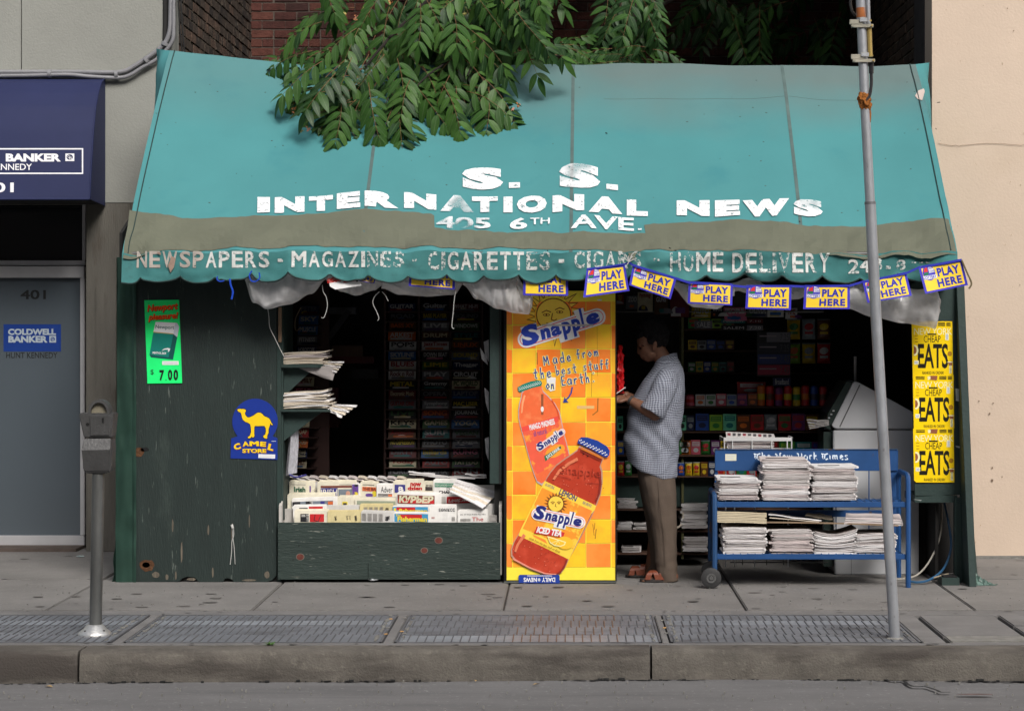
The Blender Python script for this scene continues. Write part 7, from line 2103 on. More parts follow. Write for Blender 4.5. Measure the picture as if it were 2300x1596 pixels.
row((1545, 1650), 812, 835, YG + .45, [('green', 'white', B_, None), ('yellow', 'green', B_, None), ('blue', 'white', B_, None), ('green', 'yellow', B_, None), ('teal', 'black', B_, None), ('brown', 'red', B_, None)], 'in the dim row above the snacks', 'dim cigarette cartons')
row((1545, 1650), 762, 785, YG + .45, [('yellow', 'brown', B_, None), ('silver', 'black', B_, None), ('blue', 'silver', B_, None), ('navy', 'blue', B_, None), ('brown', 'yellow', B_, None)], 'in the second dim row below the top', 'dim cartons over the second shelf')
row((1545, 1650), 714, 737, YG + .45, [('green', 'red', B_, None), ('green', 'yellow', B_, None), ('lime', 'black', B_, None), ('brown', 'green', B_, None)], 'in the dim top row', 'dim cartons on the top shelf')
pack('carton', 1656, 1720, 858, 884, YG + .12, 'red', 'white', 'box', 'red carton with white lettering above the snack rolls', 'carton', None)
for i in range(6):
    r_, c_ = divmod(i, 3)
    pack('crisp_bag', 1768 + c_ * 34, 1798 + c_ * 34, 716 + r_ * 54, 762 + r_ * 54, YG + .4, ('yellow', 'silver', 'brown', 'lime', 'yellow', 'red')[i], ('green', 'red', 'yellow', 'orange', 'silver', 'white')[i], 'bag', '%s and %s snack bag, %s of the %s hanging row' % (('yellow', 'silver', 'brown', 'lime', 'yellow', 'red')[i], ('green', 'red', 'yellow', 'orange', 'silver', 'white')[i], ordinal(c_), ('upper', 'lower')[r_]), 'snack bag', 'snack bags hanging in the shop')
# price board
pb = thing('price_board', 'dim price board of four coloured rows hanging inside the doorway', 'price board', (PX(1755, .9), .9, PZ(845, .9)))
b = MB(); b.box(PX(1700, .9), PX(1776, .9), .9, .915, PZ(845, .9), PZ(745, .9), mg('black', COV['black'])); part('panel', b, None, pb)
ar = Art()
for i, (t, c) in enumerate((('7.25', (90, 90, 96)), ('7.25', (26, 30, 40)), ('7.40', (30, 44, 90)), ('7.40', (120, 24, 50)))):
    y0 = 746 + i * 24.5
    ar.rect(1702 if i else 1722, y0, 1774, y0 + 22, ink('row%d' % i, c), 1); ar.text(t, 1752, y0 + 3, 1772, y0 + 19, ink('price_grey', (215, 218, 224) if i else (60, 60, 64)), 2, bold=.0)
    ar.rect(1706, y0 + 7, 1744, y0 + 10, ink('price_dim', (120, 110, 116)), 2)
ar.build('print', facing(.9, .001), pb)
# magazines and signs hung over the doorway
H = [(1386, 1402, 660, 684, 'red', 'SELF'), (1405, 1432, 664, 694, 'grey', 'ZOO'), (1432, 1466, 656, 700, 'cream', 'Psychology'), (1470, 1500, 664, 706, 'brown', 'GUNS'), (1506, 1548, 640, 712, 'maroon', 'HOT BODY!'), (1553, 1596, 690, 714, 'yellow', 'AUTO'), (1598, 1626, 684, 712, 'black', 'SKATE'), (1628, 1678, 690, 720, 'pink', 'PEOPLE'), (1678, 1724, 690, 712, 'grey', 'OLIVIA'), (1724, 1760, 676, 712, 'white', 'RED'), (1764, 1790, 692, 716, 'white', 'TIME')]
for i, (x0, x1, y0, y1, c, t) in enumerate(H):
    tc_ = 'yellow' if t in ('HOT BODY!', 'SELF') else ('white' if c not in ('white', 'cream') else 'red')
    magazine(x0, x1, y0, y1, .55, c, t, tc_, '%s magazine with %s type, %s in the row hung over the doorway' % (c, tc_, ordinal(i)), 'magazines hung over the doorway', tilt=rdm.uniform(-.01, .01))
b = MB(); b.tube([P(1384, 700, .57), P(1850, 700, .57)], .006, M_PIPE, 6)
b.box(PX(1384, .6), PX(1850, .6), .6, .62, PZ(700, .6), PZ(640, .6), M_INT)
tag(part('hanging_rail', b, None, None), 'dark rail over the doorway that the magazines hang from', 'rail')
for i, (x0, x1, y0, y1, c, t) in enumerate(((1560, 1600, 720, 738, 'grey', 'SALE'), (1620, 1674, 716, 726, 'teal', 'MARLON'), (1620, 1676, 730, 742, 'black', 'SALEM'), (1678, 1714, 716, 726, 'maroon', '7.10'), (1678, 1714, 730, 742, 'grey', '7.20'), (1736, 1776, 848, 866, 'navy', 'Broadband'))):
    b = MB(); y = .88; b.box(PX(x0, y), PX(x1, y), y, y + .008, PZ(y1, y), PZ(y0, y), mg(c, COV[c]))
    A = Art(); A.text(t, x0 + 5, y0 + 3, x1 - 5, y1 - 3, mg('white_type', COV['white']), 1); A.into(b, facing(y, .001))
    tag(part('shop_sign', b, None, None, recalc=False), '%s sign plate, %s of the plates under the hanging magazines' % (c, ordinal(i)), 'sign', 'small sign plates in the shop')
# red bag hanging by the board edge
b = MB()
def rf(u, v):
    w_ = .022 * (.35 + .65 * math.sin(min(1, v * 1.15 + .12) * math.pi * .62)); a = u * 2 * math.pi
    p = P(1393, 775 + 108 * v, .06); q = .9 * noise.noise((math.cos(a) * 2, math.sin(a) * 2, v * 11)) + .5 * noise.noise((math.cos(a) * 4, 3, v * 30))
    return (p.x + w_ * math.cos(a) * (1 + q), p.y + .02 * math.sin(a) * (1 + q), p.z)
b.grid(rf, 20, 24, pk((214, 24, 30)))
tag(part('red_bag', b, None, None, smooth=True, recalc=False), 'shiny red plastic packs hanging by the edge of the drink board', 'plastic bag')
# stacks of papers on the low shelves
def lowstack(x0, x1, yt, yb_, n, y, lab, seed):
    stack(x0, x1, yt, yb_, y, n, lab, 'paper stacks on the low doorway shelves', (1, 0), seed=seed, d=.24, leaves=3)
lowstack(1386, 1432, 1118, 1141, 4, YG, 'in the low shelf stack left of the man', 41)
lowstack(1386, 1420, 1172, 1189, 3, YG, 'in the left stack of the second lowest shelf', 42)
lowstack(1422, 1455, 1174, 1189, 3, YG, 'in the small stack close behind the far leg', 43)
lowstack(1530, 1592, 1130, 1186, 7, YG - .05, 'in the thick stack between the man and the rack', 44)
lowstack(1534, 1592, 1206, 1238, 5, YG - .05, 'in the lowest stack between the man and the rack', 45)
lowstack(1395, 1440, 1228, 1240, 2, YG, 'in the flat pile on the lowest shelf left of the man', 46)
b = MB(); b.tube(vpath([(1516, 1185), (1528, 1180), (1534, 1165), (1534, 1150)], YG - .04), .008, M_NP[3], 6); tag(part('rolled_paper', b, None, None, smooth=True), 'rolled cream paper standing next to the thick stack behind the man', 'paper roll')

# ---------------------------------------------------------------- white terminal on the right
M_MACH = mat('machine_white', (.52, .53, .55), .5, var=.04, scale=3, spec=.4)
M_MD = mat('machine_dark', (.03, .045, .04), .3, var=.2, scale=10)
ym = .42
mc = thing('lottery_terminal', 'white sloping lottery terminal cabinet behind the blue rack', 'machine', (PX(1965, ym), ym + .3, 0))
b = MB()
b.prism([(PX(1876, ym), .0), (PX(2064, ym), .0), (PX(2064, ym), PZ(966, ym)), (PX(1872, ym), PZ(966, ym)), (PX(1872, ym), .5)], 'y', ym, ym + .55, M_MACH)
part('cabinet', b, None, mc, bevel=.006)
b = MB()
b.prism([(PX(1868, ym), PZ(956, ym)), (PX(1877, ym), PZ(963, ym)), (PX(2064, ym), PZ(963, ym)), (PX(2064, ym), PZ(932, ym)), (PX(1928, ym), PZ(858, ym)), (PX(1918, ym), PZ(856, ym))], 'y', ym - .002, ym + .5, M_MACH)
part('hood', b, None, mc, bevel=.006)
b = MB(); b.tube([P(1931, 864, ym - .003), P(1886, 958, ym - .003)], .0045, mat('hood_seam', (.12, .12, .12), .6, var=.1), 5); part('seam', b, None, mc)
b = MB()
b.prism([(PX(1912, ym + .05), PZ(858, ym)), (PX(1917, ym), PZ(856, ym)), (PX(1868, ym), PZ(957, ym)), (PX(1858, ym), PZ(948, ym)), (PX(1860, ym), PZ(930, ym)), (PX(1902, ym), PZ(856, ym))], 'y', ym + .02, ym + .48, M_MD); part('screen', b, None, mc, bevel=.003)
b = MB(); b.prism([(PX(1850, ym), PZ(958, ym)), (PX(1868, ym), PZ(966, ym)), (PX(1868, ym), PZ(950, ym)), (PX(1858, ym), PZ(940, ym))], 'y', ym + .03, ym + .45, MATS['machine_dark']); part('keypad', b, None, mc)
for i in range(3):
    b = MB(); c = P(1862 + i * 5, 938 - i * 8, ym + .015); b.box(c.x - .006, c.x + .006, c.y - .01, c.y + .005, c.z - .004, c.z + .004, MATS['price_grey'] if 'price_grey' in MATS else M_MACH); part('key', b, None, mc)
b = MB(); b.box(PX(1852, ym), PX(1873, ym), ym + .05, ym + .4, .05, PZ(970, ym), MATS['machine_dark']); part('dark_front', b, None, mc)
b = MB(); b.box(PX(1912, ym) - .0015, PX(1912, ym) + .0015, ym - .001, ym + .001, .0, PZ(1180, ym), MATS['hood_seam']); part('seam', b, None, mc)
for i in range(6):
    loose('betting slip in the fan on the terminal keyboard, %s from the top' % ordinal(i), [(1812 + i * 1.2, 943 + i * 4, ym - .02), (1862, 944 + i * 2, ym + .02), (1862, 945 + i * 2, ym + .2), (1814 + i, 942 + i * 4, ym + .15)], 0, M_NP[1], name='betting_slip', cat='slip', th=.003, group='betting slips fanned on the terminal')
b = MB(); b.tube([P(1921, 800, .9), P(1921, 870, .9)], .010, M_NP[1], 8); tag(part('tube_light', b, None, None, smooth=True), 'thin grey vertical tube standing behind the terminal', 'tube')
# ================================================================ parking meter
YPM = -2.37
km = lambda x, y: ((x / 1.4045) / 1.46348, (1200 + y / 1.4045) / 1.46348)
def PM(x, y, d=0.0): return P(*km(x, y), YPM + d)
M_MET = mat('meter_grey', (.095, .095, .095), .42, .45, var=.18, scale=9, bump=.25, bscale=70, wear=((.22, .22, .22), 20, (1, 1, 1), .68, .06))
M_POLE = mat('meter_pole', (.17, .175, .17), .42, .7, var=.35, scale=6, stretch=(1, 1, .35), bump=.2, bscale=50, wear=((.07, .07, .065), 4, (1, 1, .3), .58, .15))
M_CAST = mat('cast_aluminium', (.55, .55, .54), .38, .7, var=.15, scale=20, bump=.3, bscale=90)
pm = thing('parking_meter', 'old grey double-bodied parking meter on a steel pole at the kerb', 'parking meter', tuple(PM(438, 1250)))
b = MB(); b.tube([PM(441, 1215), PM(454, 500)], .0335, M_POLE, 24); part('pole', b, None, pm, smooth=True)
c = PM(438, 1247)
b = MB(); b.lathe([(.0, -.002), (.089, -.002), (.090, .012), (.085, .020), (.060, .040), (.046, .058), (.040, .062), (.0, .062)], c, M_CAST, 28); part('base_flange', b, None, pm, smooth=True)
for a in (.6, 2.2, 3.9, 5.4):
    b = MB(); b.lathe([(.0, 0), (.007, 0), (.007, .006), (.0, .008)], (c.x + .068 * math.cos(a), c.y - .068 * math.sin(a), c.z + .030), M_MET, 8); part('bolt', b, None, pm)
def pmp(pts): return [(PM(x, y).x, PM(x, y).z) for x, y in pts]
b = MB(); b.prism(pmp([(398, 336), (520, 334), (525, 380), (520, 478), (506, 496), (404, 497), (391, 474), (386, 380)]), 'y', YPM - .045, YPM + .07, M_MET)
b2 = part('vault', b, None, pm, bevel=.008, smooth=True)
b = MB(); q = pmp([(399, 337), (519, 335), (524, 386), (388, 388)]); q2 = pmp([(402, 338), (516, 337)])
b.add([(q[0][0], YPM - .046, q[0][1]), (q[1][0], YPM - .046, q[1][1]), (q[2][0] - .003, YPM - .072, q[2][1]), (q[3][0] + .003, YPM - .072, q[3][1]),
       (PM(516, 482).x, YPM - .050, PM(0, 482).z), (PM(396, 484).x, YPM - .050, PM(0, 484).z)], [(0, 1, 2, 3), (3, 2, 4, 5)], M_MET)
part('coin_door', b, None, b2, recalc=False)
b = MB(); b.prism(pmp([(373, 226), (376, 219), (532, 219), (533, 226), (522, 330), (396, 331)]), 'y', YPM - .05, YPM + .075, M_MET)
up = part('head', b, None, pm, bevel=.007, smooth=True)
b = MB(); b.prism(pmp([(424, 228), (524, 228), (515, 322), (426, 323)]), 'y', YPM - .056, YPM - .049, M_MET); part('front_plate', b, None, up, bevel=.003)
b = MB(); b.lathe([(0, 0), (.009, 0), (.009, .004), (0, .005)][::-1], (PM(414, 270).x, YPM - .052, PM(0, 270).z), mat('lock_dark', (.03, .03, .03), .4, .5, var=.1), 10, 'y'); part('lock', b, None, up)
b = MB(); b.box(PM(482, 0).x, PM(490, 0).x, YPM - .060, YPM - .0565, PM(0, 262).z, PM(0, 240).z, MATS['lock_dark']); part('coin_slot', b, None, up)
arc = [(412 + 50 - 50 * math.cos(t), 219 - 62 * math.sin(t)) for t in [math.pi * i / 14 for i in range(15)]]
inn = [(412 + 50 + 38 * math.cos(t), 219 - 48 * math.sin(t)) for t in [math.pi * i / 14 for i in range(15)]]
b = MB(); b.prism(pmp(arc + inn), 'y', YPM - .035, YPM + .05, M_MET); part('dome_frame', b, None, up)
b = MB(); b.prism(pmp([(424, 219)] + [(462 - 38 * math.cos(t), 219 - 48 * math.sin(t)) for t in [math.pi * i / 14 for i in range(15)]] + [(500, 219)]), 'y', YPM - .01, YPM + .03, mat('meter_window', (.22, .20, .15), .2, var=.2, scale=9, spec=.7)); part('window', b, None, up)

# ================================================================ leaning pole
YPL = -2.51
sp = thing('sign_pole', 'tall galvanised pole leaning left, with brass clamps and rust near the top', 'pole', tuple(P(2010, 1434, YPL)))
M_GALV = mat('galvanised_steel', (.40, .415, .44), .42, .55, var=.16, scale=12, stretch=(1, 1, .5), bump=.15, bscale=80, wear=((.24, .24, .25), 26, (1, 1, .6), .66, .08))
b = MB(); b.tube([P(2010, 1434, YPL), P(1996, 1200, YPL), P(1981.5, 950, YPL), P(1967, 700, YPL), P(1954.5, 455, YPL)], .0295, M_GALV, 24); part('lower_tube', b, None, sp, smooth=True)
b = MB(); b.tube([P(1954.5, 457, YPL), P(1943, 240, YPL), P(1933, 0, YPL), P(1925, -200, YPL), P(1905, -700, YPL)], .0258, M_GALV, 24); part('upper_tube', b, None, sp, smooth=True)
b = MB(); b.tube([P(1954.6, 459, YPL), P(1954.3, 453, YPL)], .0308, mat('joint_dark', (.2, .2, .21), .5, .5, var=.1), 24); part('joint_ring', b, None, sp, smooth=True)
b = MB(); b.lathe([(0, -.004), (.05, -.004), (.046, .004), (.031, .010), (0, .01)], P(2010, 1434, YPL), M_PATCH, 18); part('footing', b, None, sp)
rust = mat('orange_rust', (.30, .10, .03), .85, var=.35, scale=18, wear=((.30, .30, .30), 8, (1, 1, 1), .55, .12))
b = MB(); b.tube([P(1933.5, 18, YPL), P(1934.5, 40, YPL)], .0263, rust, 20); part('rust_band', b, None, sp, smooth=True)
M_BRASS = mat('brass_tube', (.50, .36, .12), .35, .5, var=.12, scale=20)
M_ZINC = mat('zinc_clamp', (.42, .40, .33), .4, .6, var=.25, scale=20)
yf = YPL - .012
b = MB(); b.tube([P(1952.5, 62, yf), P(1955, 128, yf)], .0125, M_BRASS, 12); part('brass_tube', b, None, sp, smooth=True)
b = MB(); b.tube([P(1945, -160, yf), P(1951, 56, yf)], .011, M_GALV, 12); part('side_tube', b, None, sp, smooth=True)
for dx, y0 in ((0, 44), (3.5, 122)):
    b = MB()
    q0, q1 = P(1908 + dx, y0 + 2, YPL - .034), P(1962 + dx, y0 + 21, YPL - .028)
    b.box(q0.x, P(1938 + dx, 0, YPL - .034).x, YPL - .036, YPL - .027, P(0, y0 + 13, YPL).z, P(0, y0 + 2, YPL).z, M_ZINC)
    b.box(P(1928 + dx, 0, YPL).x, P(1946 + dx, 0, YPL).x, YPL - .044, YPL - .036, P(0, y0 + 8, YPL).z, P(0, y0 - 2, YPL).z, M_GALV)
    b.box(P(1910 + dx, 0, YPL).x, P(1960 + dx, 0, YPL).x, YPL - .034, YPL - .026, P(0, y0 + 20, YPL).z, P(0, y0 + 12, YPL).z, M_ZINC)
    cl = part('clamp', b, None, sp, bevel=.002)
    for (ex, ey) in ((1914, 18), (1953, 6), (1956, 17)):
        b = MB(); p_ = P(ex + dx, y0 + ey - 1, YPL); b.lathe([(0, -.008), (.006, -.008), (.006, .0), (0, .0)], (p_.x, YPL - .036, p_.z), M_BRASS if ex > 1950 else M_ZINC, 6, 'y'); part('bolt', b, None, cl)
b = MB(); b.tube(vpath([(1956, 142, yf), (1957, 165, yf), (1957, 190, yf - .004), (1953, 215, yf - .01), (1944, 226, yf - .018)], yf), .0085, mat('cable_black', (.02, .02, .022), .45, var=.1), 8)
b.tube([P(1957, 142, yf), P(1957, 165, yf)], .013, MATS['cable_black'], 8)
part('cable', b, None, sp, smooth=True)
b = MB()
def foam(u, v):
    a = u * 2 * math.pi; t = v
    c_ = P(1938 + 8 * v, 204 + 48 * v, YPL - .006)
    r = .036 * math.sin(max(.02, min(.98, t)) * math.pi) ** .5 * (1 + .35 * noise.noise((math.cos(a) * 3, math.sin(a) * 3, t * 7)))
    return c_ + Vector((r * math.cos(a), r * math.sin(a) * .9, .012 * noise.noise((a * 2, t * 8, 3))))
b.grid(foam, 22, 18, mat('rust_foam', (.30, .105, .02), .95, var=.45, scale=45, bump=1, bscale=120))
part('foam_plug', b, None, sp, smooth=True, recalc=False)
b = MB(); b.tube(vpath([(1951, 238), (1954, 255), (1953, 272), (1951, 282)], YPL - .01), .007, MATS['rust_foam'], 6); part('foam_drip', b, None, sp, smooth=True)
b = MB(); b.tube(vpath([(1912, -10), (1910, 8), (1914, 26), (1922, 36)], YPL + .03), .008, MATS['lock_dark'], 6); part('cable', b, None, sp, smooth=True)

# ================================================================ small things on the ground
def crumple(label, vx, vy, r, y, m, cat='litter', name='crumpled_paper', fl=.5, wx=1.6):
    b = MB(); p = P(vx, vy, y)
    def f(u, v):
        a, t = u * 2 * math.pi, v * math.pi
        q = 1 + .5 * noise.noise((math.cos(a) * 1.8 + vx, math.sin(a) * 1.8, t * 2)) + .3 * noise.noise((math.cos(a) * 5, math.sin(a) * 5 + vx, t * 5))
        return (p.x + r * wx * q * math.sin(t) * math.cos(a), p.y + r * q * math.sin(t) * math.sin(a), max(.003, p.z + r * fl + r * fl * q * math.cos(t)))
    b.grid(f, 14, 9, m)
    return tag(part(name, b, None, None, recalc=False), label, cat)
M_TISSUE = mat('tissue', (.52, .53, .55), .8, var=.2, scale=30)
q = gp(838, 1306); crumple('crumpled white tissue under the green newspaper bin', 838, 1303, .020, -.02, M_TISSUE, fl=.4)
q = gp(180, 1251); crumple('small crumpled pale wrapper on the pavement by the aluminium door', 180, 1250, .017, q[1], mat('wrapper_pale', (.40, .48, .48), .5, var=.3, scale=30), fl=.3)
# green board scrap and cables at the right foot
b = MB()
def scrap(u, v):
    x, y = 2192 + 50 * u, 1285 + 36 * v + 10 * u
    p = P(x - 8 * v, min(1322, y), -.15 - .05 * v)
    return (p.x, p.y + .02 * noise.noise((u * 7, v * 5, 0)), max(.004, p.z * (1 - u) ** 1.5 + .02 * noise.noise((u * 9, v * 7, 2))))
b.grid(scrap, 16, 10, mat('pale_green_tarp', (.10, .16, .14), .7, var=.4, scale=22, wear=((.22, .27, .25), 30, (1, 1, 1), .6, .08)))
tag(part('tarp_scrap', b, None, None, recalc=False), 'frayed pale green tarpaulin scrap at the foot of the right post', 'tarpaulin')
for lab, pts, r, m in (('blue cable curling out of the recess on to the pavement', [(2120, 1120, .2), (2132, 1180, .15), (2136, 1230, .1), (2120, 1275, .0), (2090, 1300, -.12), (2062, 1307, -.15), (2040, 1304, -.12)], .008, mat('cable_blue', (.03, .10, .20), .4, var=.1)),
                       ('white cable lying beside the blue cable at the right post', [(2115, 1130, .3), (2112, 1200, .2), (2090, 1255, .1), (2060, 1290, .0), (2020, 1300, -.08), (1995, 1296, -.05)], .006, mat('cable_white', (.36, .34, .30), .5, var=.1)),
                       ('tan cable looped flat in front of the recess', [(2030, 1296, -.05), (2060, 1308, -.14), (2100, 1296, -.1), (2130, 1288, -.05)], .006, mat('cable_tan', (.30, .25, .18), .5, var=.1))):
    b = MB(); pp = vpath(pts, 0); pp = [Vector((p.x, p.y, max(.009, p.z))) for p in pp]; b.tube(pp, r, m, 6)
    tag(part('cable', b, None, None, smooth=True), lab, 'cable')
b = MB(); b.box(PX(2116, -.18), PX(2155, -.18), -.18, .0, .0, .05, M_GREEN); b.box(PX(2120, -.17), PX(2150, -.17), -.165, -.02, .051, .058, M_DARK)
tag(part('wood_block', b, None, None), 'dark green wooden block on the ground between the right posts', 'block')
# weed at the grate
b = MB(); rw = random.Random(2); x_, y_ = gp(606, 1448)
for i in range(26):
    a = rw.uniform(0, 6.28); l = rw.uniform(.02, .045)
    c = Vector((x_ + rw.uniform(-.012, .012), y_ + rw.uniform(-.008, .008), .0)); d = Vector((math.cos(a) * l, math.sin(a) * l, rw.uniform(.004, .02)))
    s_ = Vector((-d.y, d.x, 0)).normalized() * .004
    b.add([c, c + d * .5 + s_, c + d, c + d * .5 - s_], [(0, 1, 2, 3)], mat('weed_green', (.07, .16, .03), .6, var=.3, scale=50))
tag(part('weed', b, None, None, recalc=False), 'small green weed growing between the grate border and the kerb', 'weed')
# scattered dry leaves and a flattened wrapper in the road
rl = random.Random(6)
for i, (vx, vy, nm) in enumerate(((62, 1527, 'first from the left'), (110, 1542, 'second from the left'), (1070, 1529, 'below the drink board'), (1205, 1537, 'in the middle of the road edge'), (1800, 1513, 'close to the kerb at the right'))):
    x_, y_ = gp(vx, vy, -.16); b = MB()
    a = rl.uniform(0, 3); dx, dy = math.cos(a) * .03, math.sin(a) * .012
    b.add([(x_ - dx, y_ - dy, -.158), (x_ + dy * .8, y_ - dx * .4, -.150), (x_ + dx, y_ + dy, -.156), (x_ - dy, y_ + dx * .4, -.152)], [(0, 1, 2, 3)], mat('dry_leaf', (.32, .22, .10), .8, var=.3, scale=20))
    tag(part('dry_leaf', b, None, None, recalc=False), 'small dry leaf on the road, %s' % nm, 'leaf', 'dry leaves in the gutter')
x_, y_ = gp(2200, 1537, -.16)
b = MB(); spot(b, PX(2190, -3.4) * 0 + gp(2195, 1560, -.16)[0], gp(2195, 1560, -.16)[1], .1, .02, -.1555, mat('flat_rag', (.12, .075, .07), .8, var=.4, scale=20)); 
tag(part('flattened_rag', b, None, None, recalc=False), 'flattened reddish rag lying on the road at the bottom right', 'rag')
# cigarette ends caught in the grate slots
for i, (vx, vy) in enumerate(((877, 1392), (870, 1412), (866, 1426), (908, 1390), (902, 1420), (1486, 1395), (1492, 1412), (1496, 1424))):
    x_, y_ = gp(vx, vy); b = MB(); b.tube([(x_ - .008, y_, .007), (x_ + .010, y_ + .006, .007)], .0038, M_PATCH if i % 2 else mat('filter_orange', (.45, .26, .10), .7, var=.1), 6)
    tag(part('cigarette_end', b, None, None), 'cigarette end in a grate slot, %s from the left' % ordinal(i), 'cigarette end', 'cigarette ends in the grate slots')
# ================================================================ the man
def m6(x, y, d): return P((2000 + x / 1.595) / 1.46348, (960 + y / 1.595) / 1.46348, d)
def m5(x, y, d): return P((2040 + x / 3.99) / 1.46348, (1000 + y / 3.99) / 1.46348, d)
M_SKIN = mat('skin', (.17, .078, .046), .5, var=.10, scale=30, bump=.12, bscale=200, spec=.4)
M_HAIR = mat('black_hair', (.009, .008, .009), .75, spec=.15, var=.4, scale=60, stretch=(1, 1, .3), bump=1, bscale=140)
M_TROU = mat('brown_trousers', (.105, .078, .060), .85, var=.10, scale=8, bump=.2, bscale=160, wear=((.075, .055, .042), 3, (2.5, 1, .6), .55, .2))
M_SAND = mat('sandal_leather', (.17, .045, .022), .45, var=.15, scale=30)
M_SOLE = mat('sandal_sole', (.035, .03, .028), .7, var=.1)
def shirt_mat():
    m = bpy.data.materials.new('checked_shirt'); m.use_nodes = True
    t = m.node_tree; N, L = t.nodes, t.links; b = N['Principled BSDF']; b.inputs['Roughness'].default_value = .85
    g = N.new('ShaderNodeTexCoord'); s = N.new('ShaderNodeSeparateXYZ')
    nz = N.new('ShaderNodeTexNoise'); nz.inputs['Scale'].default_value = 7; L.new(g.outputs['Object'], nz.inputs['Vector'])
    w = N.new('ShaderNodeVectorMath'); w.operation = 'MULTIPLY_ADD'; L.new(nz.outputs['Color'], w.inputs[0]); w.inputs[1].default_value = (.05, .05, .05); L.new(g.outputs['Object'], w.inputs[2])
    L.new(w.outputs[0], s.inputs[0])
    at = N.new('ShaderNodeMath'); at.operation = 'ARCTAN2'; L.new(s.outputs['Y'], at.inputs[0]); L.new(s.outputs['X'], at.inputs[1])
    mu = N.new('ShaderNodeMath'); mu.operation = 'MULTIPLY'; mu.inputs[1].default_value = .19; L.new(at.outputs[0], mu.inputs[0])
    a1 = N.new('ShaderNodeMath'); L.new(mu.outputs[0], a1.inputs[0]); L.new(s.outputs['Z'], a1.inputs[1])
    a2 = N.new('ShaderNodeMath'); a2.operation = 'SUBTRACT'; L.new(mu.outputs[0], a2.inputs[0]); L.new(s.outputs['Z'], a2.inputs[1])
    cb = N.new('ShaderNodeCombineXYZ'); L.new(a1.outputs[0], cb.inputs[0]); L.new(a2.outputs[0], cb.inputs[1])
    ck = N.new('ShaderNodeTexChecker'); ck.inputs['Scale'].default_value = 72; L.new(cb.outputs[0], ck.inputs['Vector'])
    ck.inputs['Color1'].default_value = (.31, .33, .39, 1); ck.inputs['Color2'].default_value = (.10, .11, .145, 1)
    L.new(ck.outputs['Color'], b.inputs['Base Color'])
    return m
M_SHIRT = shirt_mat()
def ico(mb, c, rx, ry, rz, ax=None):
    bm = bmesh.new(); bmesh.ops.create_icosphere(bm, subdivisions=3, radius=1)
    rot = ax or Matrix.Identity(3)
    vs = [Vector(c) + rot @ Vector((v.co.x * rx, v.co.y * ry, v.co.z * rz)) for v in bm.verts]
    fs = [[v.index for v in f.verts] for f in bm.faces]; bm.free()
    return mb.add(vs, fs)
def limb(mb, pts):
    """chain of (point, radius[, depth factor]) as overlapping tapered pieces"""
    for a, c in zip(pts[:-1], pts[1:]):
        pa, pc = Vector(a[0]), Vector(c[0]); n = 8
        path = [pa.lerp(pc, i / n) for i in range(n + 1)]
        mb.tube(path, [a[1] + (c[1] - a[1]) * i / n for i in range(n + 1)], None, 16)
    for p in pts: ico(mb, p[0], p[1], p[1], p[1])
    return mb
def fuse(mb, name, voxel, smooth, m, parent, disp=None, label=None):
    """one continuous skin over the overlapping pieces"""
    org = mb.base()
    me = mb.mesh(name + '_raw', m, origin=org)
    o = bpy.data.objects.new('tmp', me); link(o)
    r = o.modifiers.new('r', 'REMESH'); r.mode = 'VOXEL'; r.voxel_size = voxel; r.use_smooth_shade = True
    s = o.modifiers.new('s', 'SMOOTH'); s.factor = .6; s.iterations = smooth
    dg = bpy.context.evaluated_depsgraph_get(); dg.update()
    out = bpy.data.meshes.new_from_object(o.evaluated_get(dg))
    bpy.data.objects.remove(o); out.name = name
    out.materials.clear(); out.materials.append(m)
    if disp:
        bm = bmesh.new(); bm.from_mesh(out); bm.normal_update()
        for v in bm.verts: v.co += v.normal * disp(v.co + org)
        bm.to_mesh(out); bm.free()
    for p in out.polygons: p.use_smooth = True; p.material_index = 0
    return part(name, out, None, parent, org=org, label=label)
YM_ = .13
man = thing('person', 'man in a checked grey shirt, brown trousers and sandals reading in the doorway', 'person', tuple(m6(280, 1520, .1)))
b = MB()
hd = lambda x, y, d=0.0: m5(x, y, YM_ + d)
tilt = Matrix.Rotation(R(-18), 3, 'Y')
ico(b, hd(432, 385), .090, .074, .098); ico(b, hd(330, 470), .060, .060, .062)
ico(b, hd(352, 575), .058, .056, .066); ico(b, hd(400, 650), .052, .052, .048); ico(b, hd(362, 705), .030, .032, .026); ico(b, hd(318, 650), .036, .036, .034)
limb(b, [(hd(252, 535), .016), (hd(243, 600), .013), (hd(240, 628), .0135)]); ico(b, hd(262, 640), .014, .018, .010)
ico(b, hd(262, 530, -.02), .020, .022, .012); ico(b, hd(262, 530, .02), .020, .022, .012)
limb(b, [(hd(278, 682), .012), (hd(300, 700), .014)]); ico(b, hd(282, 672), .013, .02, .008)
for s_ in (-1, 1): ico(b, hd(446, 545, s_ * .064), .017, .013, .033, Matrix.Rotation(R(12), 3, 'Y')); ico(b, hd(350, 600, s_ * .034), .028, .022, .03)
limb(b, [(hd(470, 560), .052), (hd(540, 690), .054), (hd(590, 790), .066)])
# trunk under the clothes
limb(b, [(m6(315, 410, YM_), .085), (m6(300, 560, YM_), .12), (m6(262, 760, YM_), .125), (m6(262, 900, YM_), .12), (m6(262, 960, YM_), .10)])
# legs
limb(b, [(m6(262, 960, .06), .085), (m6(290, 1200, .05), .060), (m6(318, 1470, .04), .036)])
limb(b, [(m6(258, 960, .22), .085), (m6(262, 1200, .24), .058), (m6(222, 1450, .28), .036)])
